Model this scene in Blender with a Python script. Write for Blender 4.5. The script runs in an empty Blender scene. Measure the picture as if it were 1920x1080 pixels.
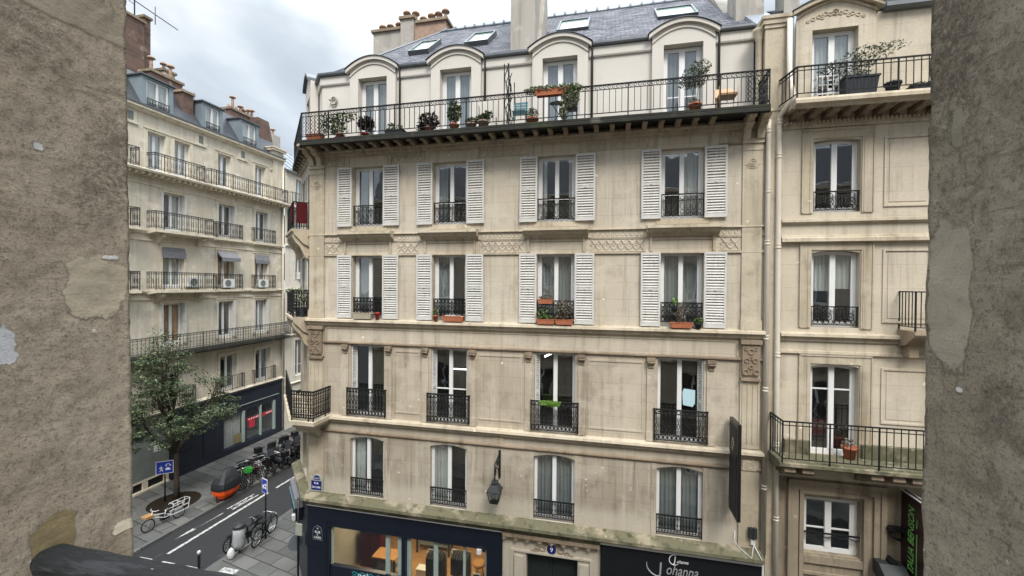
import bpy, bmesh, math, random
from math import pi, sin, cos, radians as rad
from mathutils import Vector, Matrix, noise
random.seed(7)
S = bpy.context.scene
COL = S.collection

# ---------------------------------------------------------------- camera
CAMZ = 11.2
D = 12.8          # distance of the facade across the street
def cam_axes(yaw, pitch, roll):
    F = Vector((-sin(yaw), cos(yaw), 0)); R = Vector((cos(yaw), sin(yaw), 0)); Dn = Vector((0, 0, -1))
    F2 = F*cos(pitch) + Dn*sin(pitch); D2 = Dn*cos(pitch) - F*sin(pitch)
    return R*cos(roll) + D2*sin(roll), D2*cos(roll) - R*sin(roll), F2
R_, D_, F_ = cam_axes(rad(12.75), rad(.52), rad(-.43))
cd = bpy.data.cameras.new('camera'); cam = bpy.data.objects.new('camera', cd); COL.objects.link(cam)
cd.sensor_width = 36; cd.lens = 15.0; cd.clip_start = .03; cd.clip_end = 800
m = Matrix((R_, -D_, -F_)).transposed().to_4x4(); m.translation = Vector((0, 0, CAMZ))
cam.matrix_world = m
S.camera = cam

# ---------------------------------------------------------------- world: overcast daylight
SUN_EL, SUN_AZ = rad(50), rad(152)      # behind the clouds, over the viewer's shoulder
w = bpy.data.worlds.new('World'); S.world = w; w.use_nodes = True
nt = w.node_tree; nt.nodes.clear()
def wn(t, **k):
    n = nt.nodes.new(t)
    for a, b in k.items(): setattr(n, a, b)
    return n
out = wn('ShaderNodeOutputWorld'); bg = wn('ShaderNodeBackground'); bg.inputs[1].default_value = .1
sky = wn('ShaderNodeTexSky', sky_type='NISHITA', sun_disc=False, sun_elevation=SUN_EL, sun_rotation=SUN_AZ)
tc = wn('ShaderNodeTexCoord'); sp = wn('ShaderNodeSeparateXYZ')
nt.links.new(tc.outputs['Generated'], sp.inputs[0])
mz = wn('ShaderNodeMath', operation='MAXIMUM'); nt.links.new(sp.outputs[2], mz.inputs[0]); mz.inputs[1].default_value = .0
az = wn('ShaderNodeMath', operation='ADD'); nt.links.new(mz.outputs[0], az.inputs[0]); az.inputs[1].default_value = .28
dv = wn('ShaderNodeVectorMath', operation='DIVIDE'); cb = wn('ShaderNodeCombineXYZ')
for i in range(3): nt.links.new(az.outputs[0], cb.inputs[i])
nt.links.new(tc.outputs['Generated'], dv.inputs[0]); nt.links.new(cb.outputs[0], dv.inputs[1])
mp = wn('ShaderNodeMapping'); mp.inputs['Location'].default_value = (.35, .9, 0); nt.links.new(dv.outputs[0], mp.inputs[0])
mp.inputs['Rotation'].default_value = (0, 0, .5); mp.inputs['Scale'].default_value = (1.0, .55, 1)
nz = wn('ShaderNodeTexNoise'); nz.inputs['Scale'].default_value = 1.7; nz.inputs['Detail'].default_value = 5; nz.inputs['Roughness'].default_value = .5
nz.inputs['Distortion'].default_value = .35
nt.links.new(mp.outputs[0], nz.inputs[0])
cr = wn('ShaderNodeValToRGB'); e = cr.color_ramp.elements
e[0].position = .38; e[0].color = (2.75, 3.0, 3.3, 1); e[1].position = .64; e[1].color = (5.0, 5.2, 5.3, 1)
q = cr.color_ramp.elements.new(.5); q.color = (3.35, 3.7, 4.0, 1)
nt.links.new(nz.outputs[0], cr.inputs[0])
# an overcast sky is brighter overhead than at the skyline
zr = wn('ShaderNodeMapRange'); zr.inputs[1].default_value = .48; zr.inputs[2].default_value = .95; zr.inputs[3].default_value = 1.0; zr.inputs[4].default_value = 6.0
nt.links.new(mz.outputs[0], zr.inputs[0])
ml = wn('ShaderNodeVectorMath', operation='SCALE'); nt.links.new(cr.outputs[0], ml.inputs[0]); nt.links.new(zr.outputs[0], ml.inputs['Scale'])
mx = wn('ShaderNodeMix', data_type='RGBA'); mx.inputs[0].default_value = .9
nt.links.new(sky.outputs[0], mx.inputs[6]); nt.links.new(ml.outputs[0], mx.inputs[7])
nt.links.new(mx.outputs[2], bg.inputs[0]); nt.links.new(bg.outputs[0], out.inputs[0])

# sun veiled by cloud: weak and very soft
sd = bpy.data.lights.new('sun', 'SUN'); sd.energy = 1.5; sd.angle = rad(20); sd.color = (1, .95, .88)
so = bpy.data.objects.new('sun', sd); COL.objects.link(so)
sdir = Vector((sin(SUN_AZ)*cos(SUN_EL), cos(SUN_AZ)*cos(SUN_EL), sin(SUN_EL)))
so.rotation_euler = (-sdir).to_track_quat('-Z', 'Y').to_euler(); so.location = (0, -5, 40)

S.view_settings.view_transform = 'Standard'; S.view_settings.look = 'None'
S.view_settings.exposure = 1.15; S.view_settings.gamma = 1; S.view_settings.use_curve_mapping = False
S.cycles.max_bounces = 8; S.cycles.diffuse_bounces = 4; S.cycles.transparent_max_bounces = 12
S.cycles.use_denoising = True

# ---------------------------------------------------------------- materials
class Mat:
    def __init__(s, name, color=(.5, .5, .5), rough=.8, metal=0, spec=.3):
        s.m = bpy.data.materials.new(name); s.m.use_nodes = True; s.t = s.m.node_tree
        s.b = s.t.nodes['Principled BSDF']; s.out = s.t.nodes['Material Output']
        s.b.inputs['Base Color'].default_value = (*color, 1); s.b.inputs['Roughness'].default_value = rough
        s.b.inputs['Metallic'].default_value = metal; s.b.inputs['Specular IOR Level'].default_value = spec
        s.co = s.n('ShaderNodeTexCoord').outputs['Object']; s.hs = []
        s.c = None; s.base = color
    def n(s, t, **k):
        x = s.t.nodes.new(t)
        for a, b in k.items(): setattr(x, a, b)
        return x
    def l(s, a, b): s.t.links.new(a, b)
    def vec(s, scale=(1, 1, 1), loc=(0, 0, 0), rot=(0, 0, 0)):
        p = s.n('ShaderNodeMapping'); s.l(s.co, p.inputs[0]); p.inputs['Scale'].default_value = scale
        p.inputs['Location'].default_value = loc; p.inputs['Rotation'].default_value = rot
        return p.outputs[0]
    def noise(s, sc, det=4, vs=(1, 1, 1), ro=.55, loc=(0, 0, 0), dist=0):
        x = s.n('ShaderNodeTexNoise'); s.l(s.vec(vs, loc), x.inputs[0])
        x.inputs['Scale'].default_value = sc; x.inputs['Detail'].default_value = det; x.inputs['Roughness'].default_value = ro
        x.inputs['Distortion'].default_value = dist
        return x.outputs[0]
    def ramp(s, f, lo, hi, a=0, b=1):
        r = s.n('ShaderNodeMapRange'); s.l(f, r.inputs[0]); r.inputs[1].default_value = lo; r.inputs[2].default_value = hi
        r.inputs[3].default_value = a; r.inputs[4].default_value = b; r.interpolation_type = 'SMOOTHSTEP'
        return r.outputs[0]
    def math(s, op, a, b=None):
        x = s.n('ShaderNodeMath', operation=op)
        for i, v in enumerate((a, b)):
            if v is None: continue
            if isinstance(v, (int, float)): x.inputs[i].default_value = v
            else: s.l(v, x.inputs[i])
        return x.outputs[0]
    def cur(s):
        if s.c is None:
            r = s.n('ShaderNodeRGB'); r.outputs[0].default_value = (*s.base, 1); s.c = r.outputs[0]
        return s.c
    def mix(s, fac, col, mode='MIX', amt=1):
        x = s.n('ShaderNodeMix', data_type='RGBA', blend_type=mode)
        if amt != 1: fac = s.math('MULTIPLY', fac, amt)
        if isinstance(fac, (int, float)): x.inputs[0].default_value = fac
        else: s.l(fac, x.inputs[0])
        s.l(s.cur(), x.inputs[6])
        if isinstance(col, tuple): x.inputs[7].default_value = (*col, 1)
        else: s.l(col, x.inputs[7])
        s.c = x.outputs[2]; s.l(s.c, s.b.inputs['Base Color']); return s
    def bump(s, h, strength=.3, dist=.01):
        b = s.n('ShaderNodeBump'); b.inputs['Strength'].default_value = strength; b.inputs['Distance'].default_value = dist
        s.l(h, b.inputs['Height'])
        if s.hs: s.l(s.hs[-1], b.inputs['Normal'])
        s.hs.append(b.outputs[0]); s.l(b.outputs[0], s.b.inputs['Normal']); return s
    def patch(s, center, size, soft=.25, ns=6, na=.5, loc=(0, 0, 0)):
        # an irregular blotch with its own outline, in object space
        sub = s.n('ShaderNodeVectorMath', operation='SUBTRACT'); s.l(s.co, sub.inputs[0]); sub.inputs[1].default_value = center
        dvv = s.n('ShaderNodeVectorMath', operation='DIVIDE'); s.l(sub.outputs[0], dvv.inputs[0]); dvv.inputs[1].default_value = size
        sx_ = s.n('ShaderNodeSeparateXYZ'); s.l(dvv.outputs[0], sx_.inputs[0])
        pw_ = [s.math('POWER', s.math('ABSOLUTE', sx_.outputs[i]), 3.5) for i in range(3)]
        lnv = s.math('POWER', s.math('ADD', s.math('ADD', pw_[0], pw_[1]), pw_[2]), 1/3.5)
        nn = s.noise(ns, 5, loc=loc); a = s.math('MULTIPLY', s.math('SUBTRACT', nn, .5), na*2)
        d = s.math('ADD', lnv, a)
        return s.ramp(d, 1.0, 1.0 - soft)

def brick(mt, rot, bw, bh, mortar=.006, off=.5, uvw=None, loc=(0, 0, 0)):
    b = mt.n('ShaderNodeTexBrick', offset=off); mt.l(mt.vec((1, 1, 1), loc, rot), b.inputs[0])
    b.inputs['Scale'].default_value = 1; b.inputs['Brick Width'].default_value = bw; b.inputs['Row Height'].default_value = bh
    b.inputs['Mortar Size'].default_value = mortar; b.inputs['Mortar Smooth'].default_value = .2
    b.inputs['Color1'].default_value = (0, 0, 0, 1); b.inputs['Color2'].default_value = (1, 1, 1, 1); b.inputs['Mortar'].default_value = (.5, .5, .5, 1)
    return b
FRONT = (rad(-90), 0, 0)    # reads the texture across X and Z
def sidevec():              # helper rotation: texture across Y and Z
    return (rad(-90), 0, rad(-90))

def stone(name, base, dark, light, joints=None, rot=None, grime=.5, streak=.5, warm=(.50, .39, .25), wash=()):
    t = Mat(name, base, .88)
    t.mix(t.ramp(t.noise(.35, 3), .35, .7), light, amt=.55)
    t.mix(t.ramp(t.noise(1.1, 5, (1, 1, .6), loc=(3, 1, 2)), .45, .75), warm, amt=.25)
    if joints:
        b = brick(t, rot, *joints)
        t.mix(b.outputs['Color'], light, amt=.22)
        t.mix(b.outputs['Fac'], dark, amt=.42)
    t.mix(t.ramp(t.noise(1.0, 7, (3.6, 3.6, .20), .66), .48, .70), dark, amt=streak)
    t.mix(t.ramp(t.noise(1.3, 7, (3.4, 3.4, .22), .66, loc=(9, 4, 1)), .52, .70), light, amt=streak)
    t.mix(t.ramp(t.noise(1.1, 6, (9, 9, .35), .6, loc=(2, 4, 8)), .60, .72), dark, amt=streak*.5)
    t.mix(t.ramp(t.noise(2.3, 8, (1, 1, .8), .7, loc=(5, 5, 5)), .50, .72), dark, amt=grime*.6)
    t.mix(t.ramp(t.noise(.9, 7, (1, 1, 1.6), .65, loc=(1, 6, 3)), .5, .66), light, amt=.45)
    for z0, z1, am in wash:      # rain-washed paler bands above and below the string courses, ragged edged
        sp_ = t.n('ShaderNodeSeparateXYZ'); t.l(t.co, sp_.inputs[0]); zz = t.math('ADD', sp_.outputs[2], t.math('MULTIPLY', t.math('SUBTRACT', t.noise(1.0, 6, (4, 4, .6), .7, loc=(z0, 2, 2)), .5), 1.3*abs(z1-z0)))
        t.mix(t.ramp(zz, z0, z1), light, amt=am)
    t.mix(t.ramp(t.noise(22, 4), .3, .75), dark, amt=.16)
    t.mix(t.ramp(t.noise(4.2, 2, loc=(7, 7, 7)), .735, .76), tuple(min(1, c*1.5) for c in light), amt=.6)
    t.bump(t.noise(28, 6), .35, .006)
    if joints: t.bump(t.math('SUBTRACT', 1.0, b.outputs['Fac']), .2, .004)
    return t.m

M = {}
LS = dict(dark=(.19, .155, .11), light=(.60, .54, .44))
M['stone'] = stone('limestone ashlar', (.45, .39, .305), LS['dark'], LS['light'], (1.15, .49), FRONT)
M['stone_side'] = stone('limestone ashlar side', (.40, .335, .235), LS['dark'], LS['light'], (1.15, .49), sidevec())
M['stone_low'] = stone('weathered limestone', (.30, .255, .195), (.125, .10, .075), (.52, .465, .375), (1.15, .49), FRONT, .8, .7, wash=((4.75, 4.35, .7), (5.95, 6.3, .5)))
M['frieze'] = stone('carved frieze stone', (.50, .43, .33), (.25, .20, .15), (.62, .55, .44), None, None, .3, .25)
M['trim'] = stone('carved limestone', (.41, .345, .25), (.15, .12, .085), (.58, .51, .40), None, None, .7, .5)
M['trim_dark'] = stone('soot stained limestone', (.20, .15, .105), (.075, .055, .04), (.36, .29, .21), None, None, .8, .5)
M['stone_left'] = stone('cream limestone', (.68, .62, .50), (.33, .28, .21), (.80, .75, .64), (1.3, .52), sidevec(), .5, .45)
M['trim_left'] = stone('cream stone trim', (.62, .56, .45), (.22, .18, .13), (.72, .65, .5), None, None, .6, .5)
M['stone_far'] = stone('pale rendered wall', (.62, .57, .47), (.34, .30, .24), (.72, .68, .6), (1.8, .8), sidevec(), .3, .3)
M['stone_right'] = stone('smooth limestone', (.48, .425, .34), (.22, .175, .125), (.60, .525, .405), (1.5, .62), FRONT, .4, .45)
M['stone_dark_right'] = stone('grimy limestone surround', (.25, .205, .15), (.10, .08, .055), (.36, .30, .22), None, None, .6, .6)
p = Mat('attic plaster', (.56, .52, .465), .9)
p.mix(p.ramp(p.noise(.9, 4), .4, .75), (.63, .59, .54), amt=.6).mix(p.ramp(p.noise(1.2, 6, (3, 3, .3)), .55, .8), (.42, .38, .33), amt=.45)
p.bump(p.noise(40, 3), .2, .004); M['plaster'] = p.m
p = Mat('mossy stone', (.28, .24, .17), .95)
p.mix(p.ramp(p.noise(1.6, 6, (1, 1, 1)), .34, .50), (.095, .092, .05), amt=.8).mix(p.ramp(p.noise(5, 6, loc=(4, 2, 1)), .5, .7), (.04, .045, .025), amt=.75)
p.mix(p.ramp(p.noise(7, 3, loc=(1, 8, 1)), .66, .72), (.40, .37, .28), amt=.7)
p.bump(p.noise(18, 6), .6, .02); M['moss'] = p.m
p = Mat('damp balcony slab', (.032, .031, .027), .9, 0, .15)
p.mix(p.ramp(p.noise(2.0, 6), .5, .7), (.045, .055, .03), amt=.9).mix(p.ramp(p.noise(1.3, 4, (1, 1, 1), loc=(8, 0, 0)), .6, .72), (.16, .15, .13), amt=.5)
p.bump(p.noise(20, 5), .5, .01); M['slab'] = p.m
def simple(key, name, col, rough=.6, metal=0, spec=.4, var=.25, vs=6, bump=0):
    t = Mat(name, col, rough, metal, spec)
    t.mix(t.ramp(t.noise(vs, 5), .35, .7), tuple(c*.55 for c in col), amt=var)
    if bump: t.bump(t.noise(vs*6, 5), bump, .005)
    M[key] = t.m
    return t
simple('white', 'white painted wood', (.68, .675, .66), .55, var=.12, vs=3)
t = simple('shutter', 'weathered white shutter paint', (.54, .53, .50), .6, var=.22, vs=3)
oi = t.n('ShaderNodeObjectInfo'); t.mix(t.math('MULTIPLY', oi.outputs['Random'], .35), (.52, .49, .44)); t.mix(t.ramp(t.noise(3, 6, (4, 4, .8), loc=(2, 2, 2)), .52, .70), (.36, .33, .29), amt=.7)
simple('iron', 'black wrought iron', (.010, .0105, .011), .6, 0, .25, .3, 20)
simple('iron_grey', 'grey wrought iron', (.035, .038, .04), .5, .2, .5, .4, 14)
simple('pipe', 'cream painted downpipe', (.60, .545, .45), .5, var=.2, vs=2)
simple('zinc', 'zinc roofing', (.27, .30, .335), .5, .4, .5, .35, 1.2, .1)
simple('zinc_dormer', 'blue grey dormer cladding', (.21, .255, .275), .5, .2, .4, .3, 1.5)
simple('gutter', 'dark zinc gutter', (.13, .14, .15), .45, .5, .5, .4, 4)
simple('navy', 'navy shopfront paint', (.007, .010, .020), .42, 0, .5, .3, 2)
simple('navy_left', 'dark blue shopfront paint', (.016, .020, .031), .5, 0, .4, .4, 2)
simple('black', 'black painted metal', (.010, .010, .011), .35, 0, .5, .3, 4)
simple('rubber', 'black rubber', (.014, .014, .014), .8, 0, .3, .2, 10)
simple('chrome', 'brushed steel', (.5, .5, .5), .3, .9, .5, .2, 10)
simple('green', 'bright green plastic', (.05, .42, .06), .45, 0, .5, .2, 8)
simple('red', 'dark red fabric', (.075, .006, .009), .85, 0, .2, .4, 10)
simple('redpot', 'red glazed plastic', (.35, .02, .015), .35, 0, .5, .2, 8)
simple('orange', 'orange tarpaulin', (.85, .10, .01), .55, 0, .4, .15, 5, .3)
simple('tarp', 'black tarpaulin', (.012, .013, .016), .6, 0, .5, .3, 5, .4)
simple('terracotta', 'terracotta', (.42, .145, .075), .85, 0, .2, .35, 8)
simple('darkpot', 'charcoal plastic', (.03, .034, .04), .6, 0, .3, .2, 8)
simple('basket', 'pale wicker planter', (.42, .37, .28), .9, 0, .2, .5, 25, .6)
simple('wood', 'light oiled wood', (.50, .30, .14), .5, 0, .4, .3, 8)
simple('wood_orange', 'amber wood veneer', (.42, .22, .08), .4, 0, .4, .2, 6)
simple('teal', 'blue green painted metal', (.10, .22, .25), .5, .1, .4, .3, 8)
simple('greypanel', 'grey green shutter paint', (.17, .185, .17), .6, 0, .3, .3, 2)
simple('white_plastic', 'white plastic', (.62, .62, .61), .5, 0, .4, .15, 8)
simple('bag', 'translucent rubbish bag', (.36, .38, .38), .35, 0, .5, .4, 8, .5)
simple('curtain', 'white net curtain', (.62, .61, .585), .95, 0, .1, .15, 3)
simple('curtain_grey', 'grey net curtain', (.30, .31, .31), .95, 0, .1, .2, 3)
simple('blind_orange', 'ochre blind', (.60, .34, .14), .9, 0, .1, .2, 3)
simple('awning_grey', 'grey canvas', (.20, .20, .215), .9, 0, .1, .3, 4)
simple('sign_blue', 'blue enamel', (.012, .035, .33), .3, 0, .5, .1, 4)
simple('street_blue', 'deep blue enamel', (.010, .014, .14), .3, 0, .5, .1, 4)
simple('enamel_green', 'dull grey green enamel', (.34, .36, .29), .5, 0, .4, .3, 20)
simple('letter_white', 'white lettering', (.80, .80, .80), .5, 0, .3, .05, 4)
simple('letter_green', 'green lettering', (.16, .44, .10), .4, 0, .4, .1, 4)
simple('letter_teal', 'teal lettering', (.05, .33, .36), .4, 0, .4, .1, 4)
simple('letter_silver', 'silver lettering', (.45, .45, .46), .35, .3, .5, .2, 30)
simple('burgundy', 'dark maroon lacquer', (.022, .008, .010), .3, 0, .5, .2, 4)
simple('awning', 'black awning canvas', (.008, .009, .011), .85, 0, .2, .4, 3, .2)
simple('soil', 'dark soil', (.025, .018, .012), 1, 0, .1, .5, 20, .5)
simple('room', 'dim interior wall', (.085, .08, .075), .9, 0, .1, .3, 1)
simple('door', 'dark green door paint', (.018, .026, .024), .35, 0, .5, .3, 3)
simple('clay', 'clay chimney pot', (.36, .25, .19), .9, 0, .1, .5, 6)
simple('yellow', 'ochre paint', (.5, .33, .08), .6, 0, .3, .3, 6)
simple('cloth_pale', 'pale blue paper', (.42, .58, .64), .8, 0, .2, .1, 6)
simple('bark', 'grey brown bark', (.085, .07, .055), .95, 0, .1, .5, 10, .8)
simple('skin_red', 'red poster', (.55, .03, .05), .5, 0, .3, .1, 6)
def leafmat(key, name, a, b, c):
    t = Mat(name, a, .55, 0, .3)
    oi = t.n('ShaderNodeNewGeometry')
    t.mix(oi.outputs['Random Per Island'], b); x = t.math('GREATER_THAN', oi.outputs['Random Per Island'], .82); t.mix(x, c, amt=.8)
    t.b.inputs['Transmission Weight'].default_value = 0
    M[key] = t.m
leafmat('leaf', 'tree foliage', (.030, .046, .022), (.075, .10, .048), (.17, .21, .10))
leafmat('leaf_plant', 'pot plant foliage', (.045, .085, .03), (.12, .17, .05), (.30, .32, .12))
leafmat('leaf_grey', 'olive foliage', (.07, .085, .06), (.16, .19, .13), (.28, .30, .2))
leafmat('leaf_dark', 'dark reddish foliage', (.03, .025, .022), (.07, .04, .035), (.10, .10, .05))
leafmat('leaf_bright', 'fresh green foliage', (.09, .18, .03), (.15, .27, .05), (.22, .34, .09))
leafmat('leaf_pale', 'pale flowering foliage', (.10, .13, .05), (.35, .37, .25), (.55, .54, .42))
leafmat('leaf_dry', 'dry twiggy foliage', (.10, .08, .05), (.20, .17, .13), (.30, .24, .2))
# glass: mirrors the street by Fresnel, lets the room show through
g = bpy.data.materials.new('window glass'); g.use_nodes = True; gt = g.node_tree; gt.nodes.clear()
go = gt.nodes.new('ShaderNodeOutputMaterial'); gm = gt.nodes.new('ShaderNodeMixShader'); gl = gt.nodes.new('ShaderNodeBsdfGlossy')
tr = gt.nodes.new('ShaderNodeBsdfTransparent'); lw = gt.nodes.new('ShaderNodeLayerWeight'); lw.inputs[0].default_value = .5; pw = gt.nodes.new('ShaderNodeMath'); pw.operation = 'POWER'; pw.inputs[1].default_value = 4; gt.links.new(lw.outputs['Facing'], pw.inputs[0]); fr = gt.nodes.new('ShaderNodeMath'); fr.operation = 'MULTIPLY_ADD'; fr.inputs[1].default_value = .8; fr.inputs[2].default_value = .2; gt.links.new(pw.outputs[0], fr.inputs[0])
gl.inputs['Roughness'].default_value = .02; gl.inputs['Color'].default_value = (.9, .93, .95, 1); tr.inputs[0].default_value = (.78, .82, .81, 1)
ng = gt.nodes.new('ShaderNodeTexNoise'); ng.inputs['Scale'].default_value = 1.3; bg_ = gt.nodes.new('ShaderNodeBump'); bg_.inputs['Strength'].default_value = .12; bg_.inputs['Distance'].default_value = .05
tg = gt.nodes.new('ShaderNodeTexCoord'); gt.links.new(tg.outputs['Object'], ng.inputs[0]); gt.links.new(ng.outputs[0], bg_.inputs['Height']); gt.links.new(bg_.outputs[0], gl.inputs['Normal'])
gt.links.new(fr.outputs[0], gm.inputs[0]); gt.links.new(tr.outputs[0], gm.inputs[1]); gt.links.new(gl.outputs[0], gm.inputs[2]); gt.links.new(gm.outputs[0], go.inputs[0])
M['glass'] = g
p = Mat('skylight glass', (.36, .46, .43), .06, 0, .8); M['skyglass'] = p.m
def emis(key, name, col, s):
    t = Mat(name, col, .5); t.b.inputs['Emission Color'].default_value = (*col, 1); t.b.inputs['Emission Strength'].default_value = s; M[key] = t.m
emis('lamp_on', 'lit tube', (.95, .97, 1), 3); emis('warm_on', 'lit warm ceiling lamp', (1, .75, .45), 6)
# slate
p = Mat('roof slate', (.045, .047, .058), .75, 0, .3)
b = brick(p, (rad(-40), 0, 0), .30, .17, .016)
p.mix(b.outputs['Color'], (.14, .14, .165), amt=1).mix(b.outputs['Fac'], (.02, .02, .025), amt=.9).mix(p.ramp(p.noise(1.4, 6), .5, .7), (.22, .22, .235), amt=.35).mix(p.ramp(p.noise(8, 4), .58, .66), (.03, .03, .04), amt=.8).mix(p.ramp(p.noise(11, 3, loc=(4, 4, 4)), .62, .68), (.30, .30, .33), amt=.7)
p.bump(p.math('SUBTRACT', b.outputs['Color'], b.outputs['Fac']), .8, .02); M['slate'] = p.m
p = Mat('steep dark slate', (.035, .037, .043), .45, 0, .5)
b = brick(p, sidevec(), .24, .14, .01); p.mix(b.outputs['Color'], (.06, .062, .07), amt=.6).bump(b.outputs['Color'], .5, .01); M['slate_left'] = p.m
def brickmat(key, name, rot, c1, c2, mort):
    p = Mat(name, c1, .9); b = brick(p, rot, .22, .07, .008)
    p.mix(b.outputs['Color'], c2, amt=.8).mix(p.ramp(p.noise(2.2, 6), .45, .7), tuple(x*.4 for x in c1), amt=.7).mix(b.outputs['Fac'], mort, amt=.8)
    p.mix(p.ramp(p.noise(1.2, 5, loc=(3, 3, 3)), .6, .68), (.42, .36, .28), amt=.55)
    p.bump(p.math('SUBTRACT', 1.0, b.outputs['Fac']), .6, .01); M[key] = p.m
brickmat('brick', 'old red brick', sidevec(), (.17, .105, .08), (.10, .07, .058), (.16, .13, .11))
brickmat('brick_front', 'sooty brick', FRONT, (.17, .075, .05), (.10, .05, .04), (.15, .12, .10))
p = Mat('cement rendered chimney', (.36, .33, .29), .95)
p.mix(p.ramp(p.noise(1, 6, (3, 3, .35)), .45, .75), (.20, .18, .155), amt=.7).mix(p.ramp(p.noise(2, 6), .5, .7), (.50, .47, .42), amt=.5).bump(p.noise(15, 6), .4, .01); M['cement'] = p.m
# paving
p = Mat('stone paving slabs', (.07, .07, .067), .62, 0, .35)
b = brick(p, (0, 0, rad(12)), 1.0, .62, .022)
p.mix(b.outputs['Color'], (.155, .15, .138), amt=.95).mix(p.ramp(p.noise(.8, 6), .4, .7), (.07, .07, .065), amt=.5).mix(p.ramp(p.noise(9, 5), .4, .8), (.20, .195, .18), amt=.25)
p.mix(b.outputs['Fac'], (.022, .02, .018), amt=.9).bump(p.math('SUBTRACT', 1.0, b.outputs['Fac']), .5, .01); M['paving'] = p.m
p = Mat('granite kerb', (.16, .155, .145), .7); b = brick(p, (0, 0, rad(90)), 1.2, 5, .012); p.mix(b.outputs['Color'], (.11, .11, .105)).mix(b.outputs['Fac'], (.03, .03, .03)).mix(p.ramp(p.noise(14, 5), .4, .8), (.08, .08, .08), amt=.5); M['kerb'] = p.m
p = Mat('asphalt', (.023, .023, .024), .75, 0, .3)
p.mix(p.ramp(p.noise(60, 3), .45, .8), (.05, .05, .049), amt=.5).mix(p.ramp(p.noise(.7, 6), .4, .75), (.028, .028, .029), amt=.8).mix(p.ramp(p.noise(2.0, 4, (1, .3, 1), loc=(3, 3, 0)), .62, .7), (.075, .073, .07), amt=.5)
p.bump(p.noise(90, 3), .4, .004); M['asphalt'] = p.m
p = Mat('road marking paint', (.50, .49, .46), .7); p.mix(p.ramp(p.noise(9, 8, ro=.7), .44, .60), (.13, .13, .125), amt=.8); M['marking'] = p.m

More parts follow.
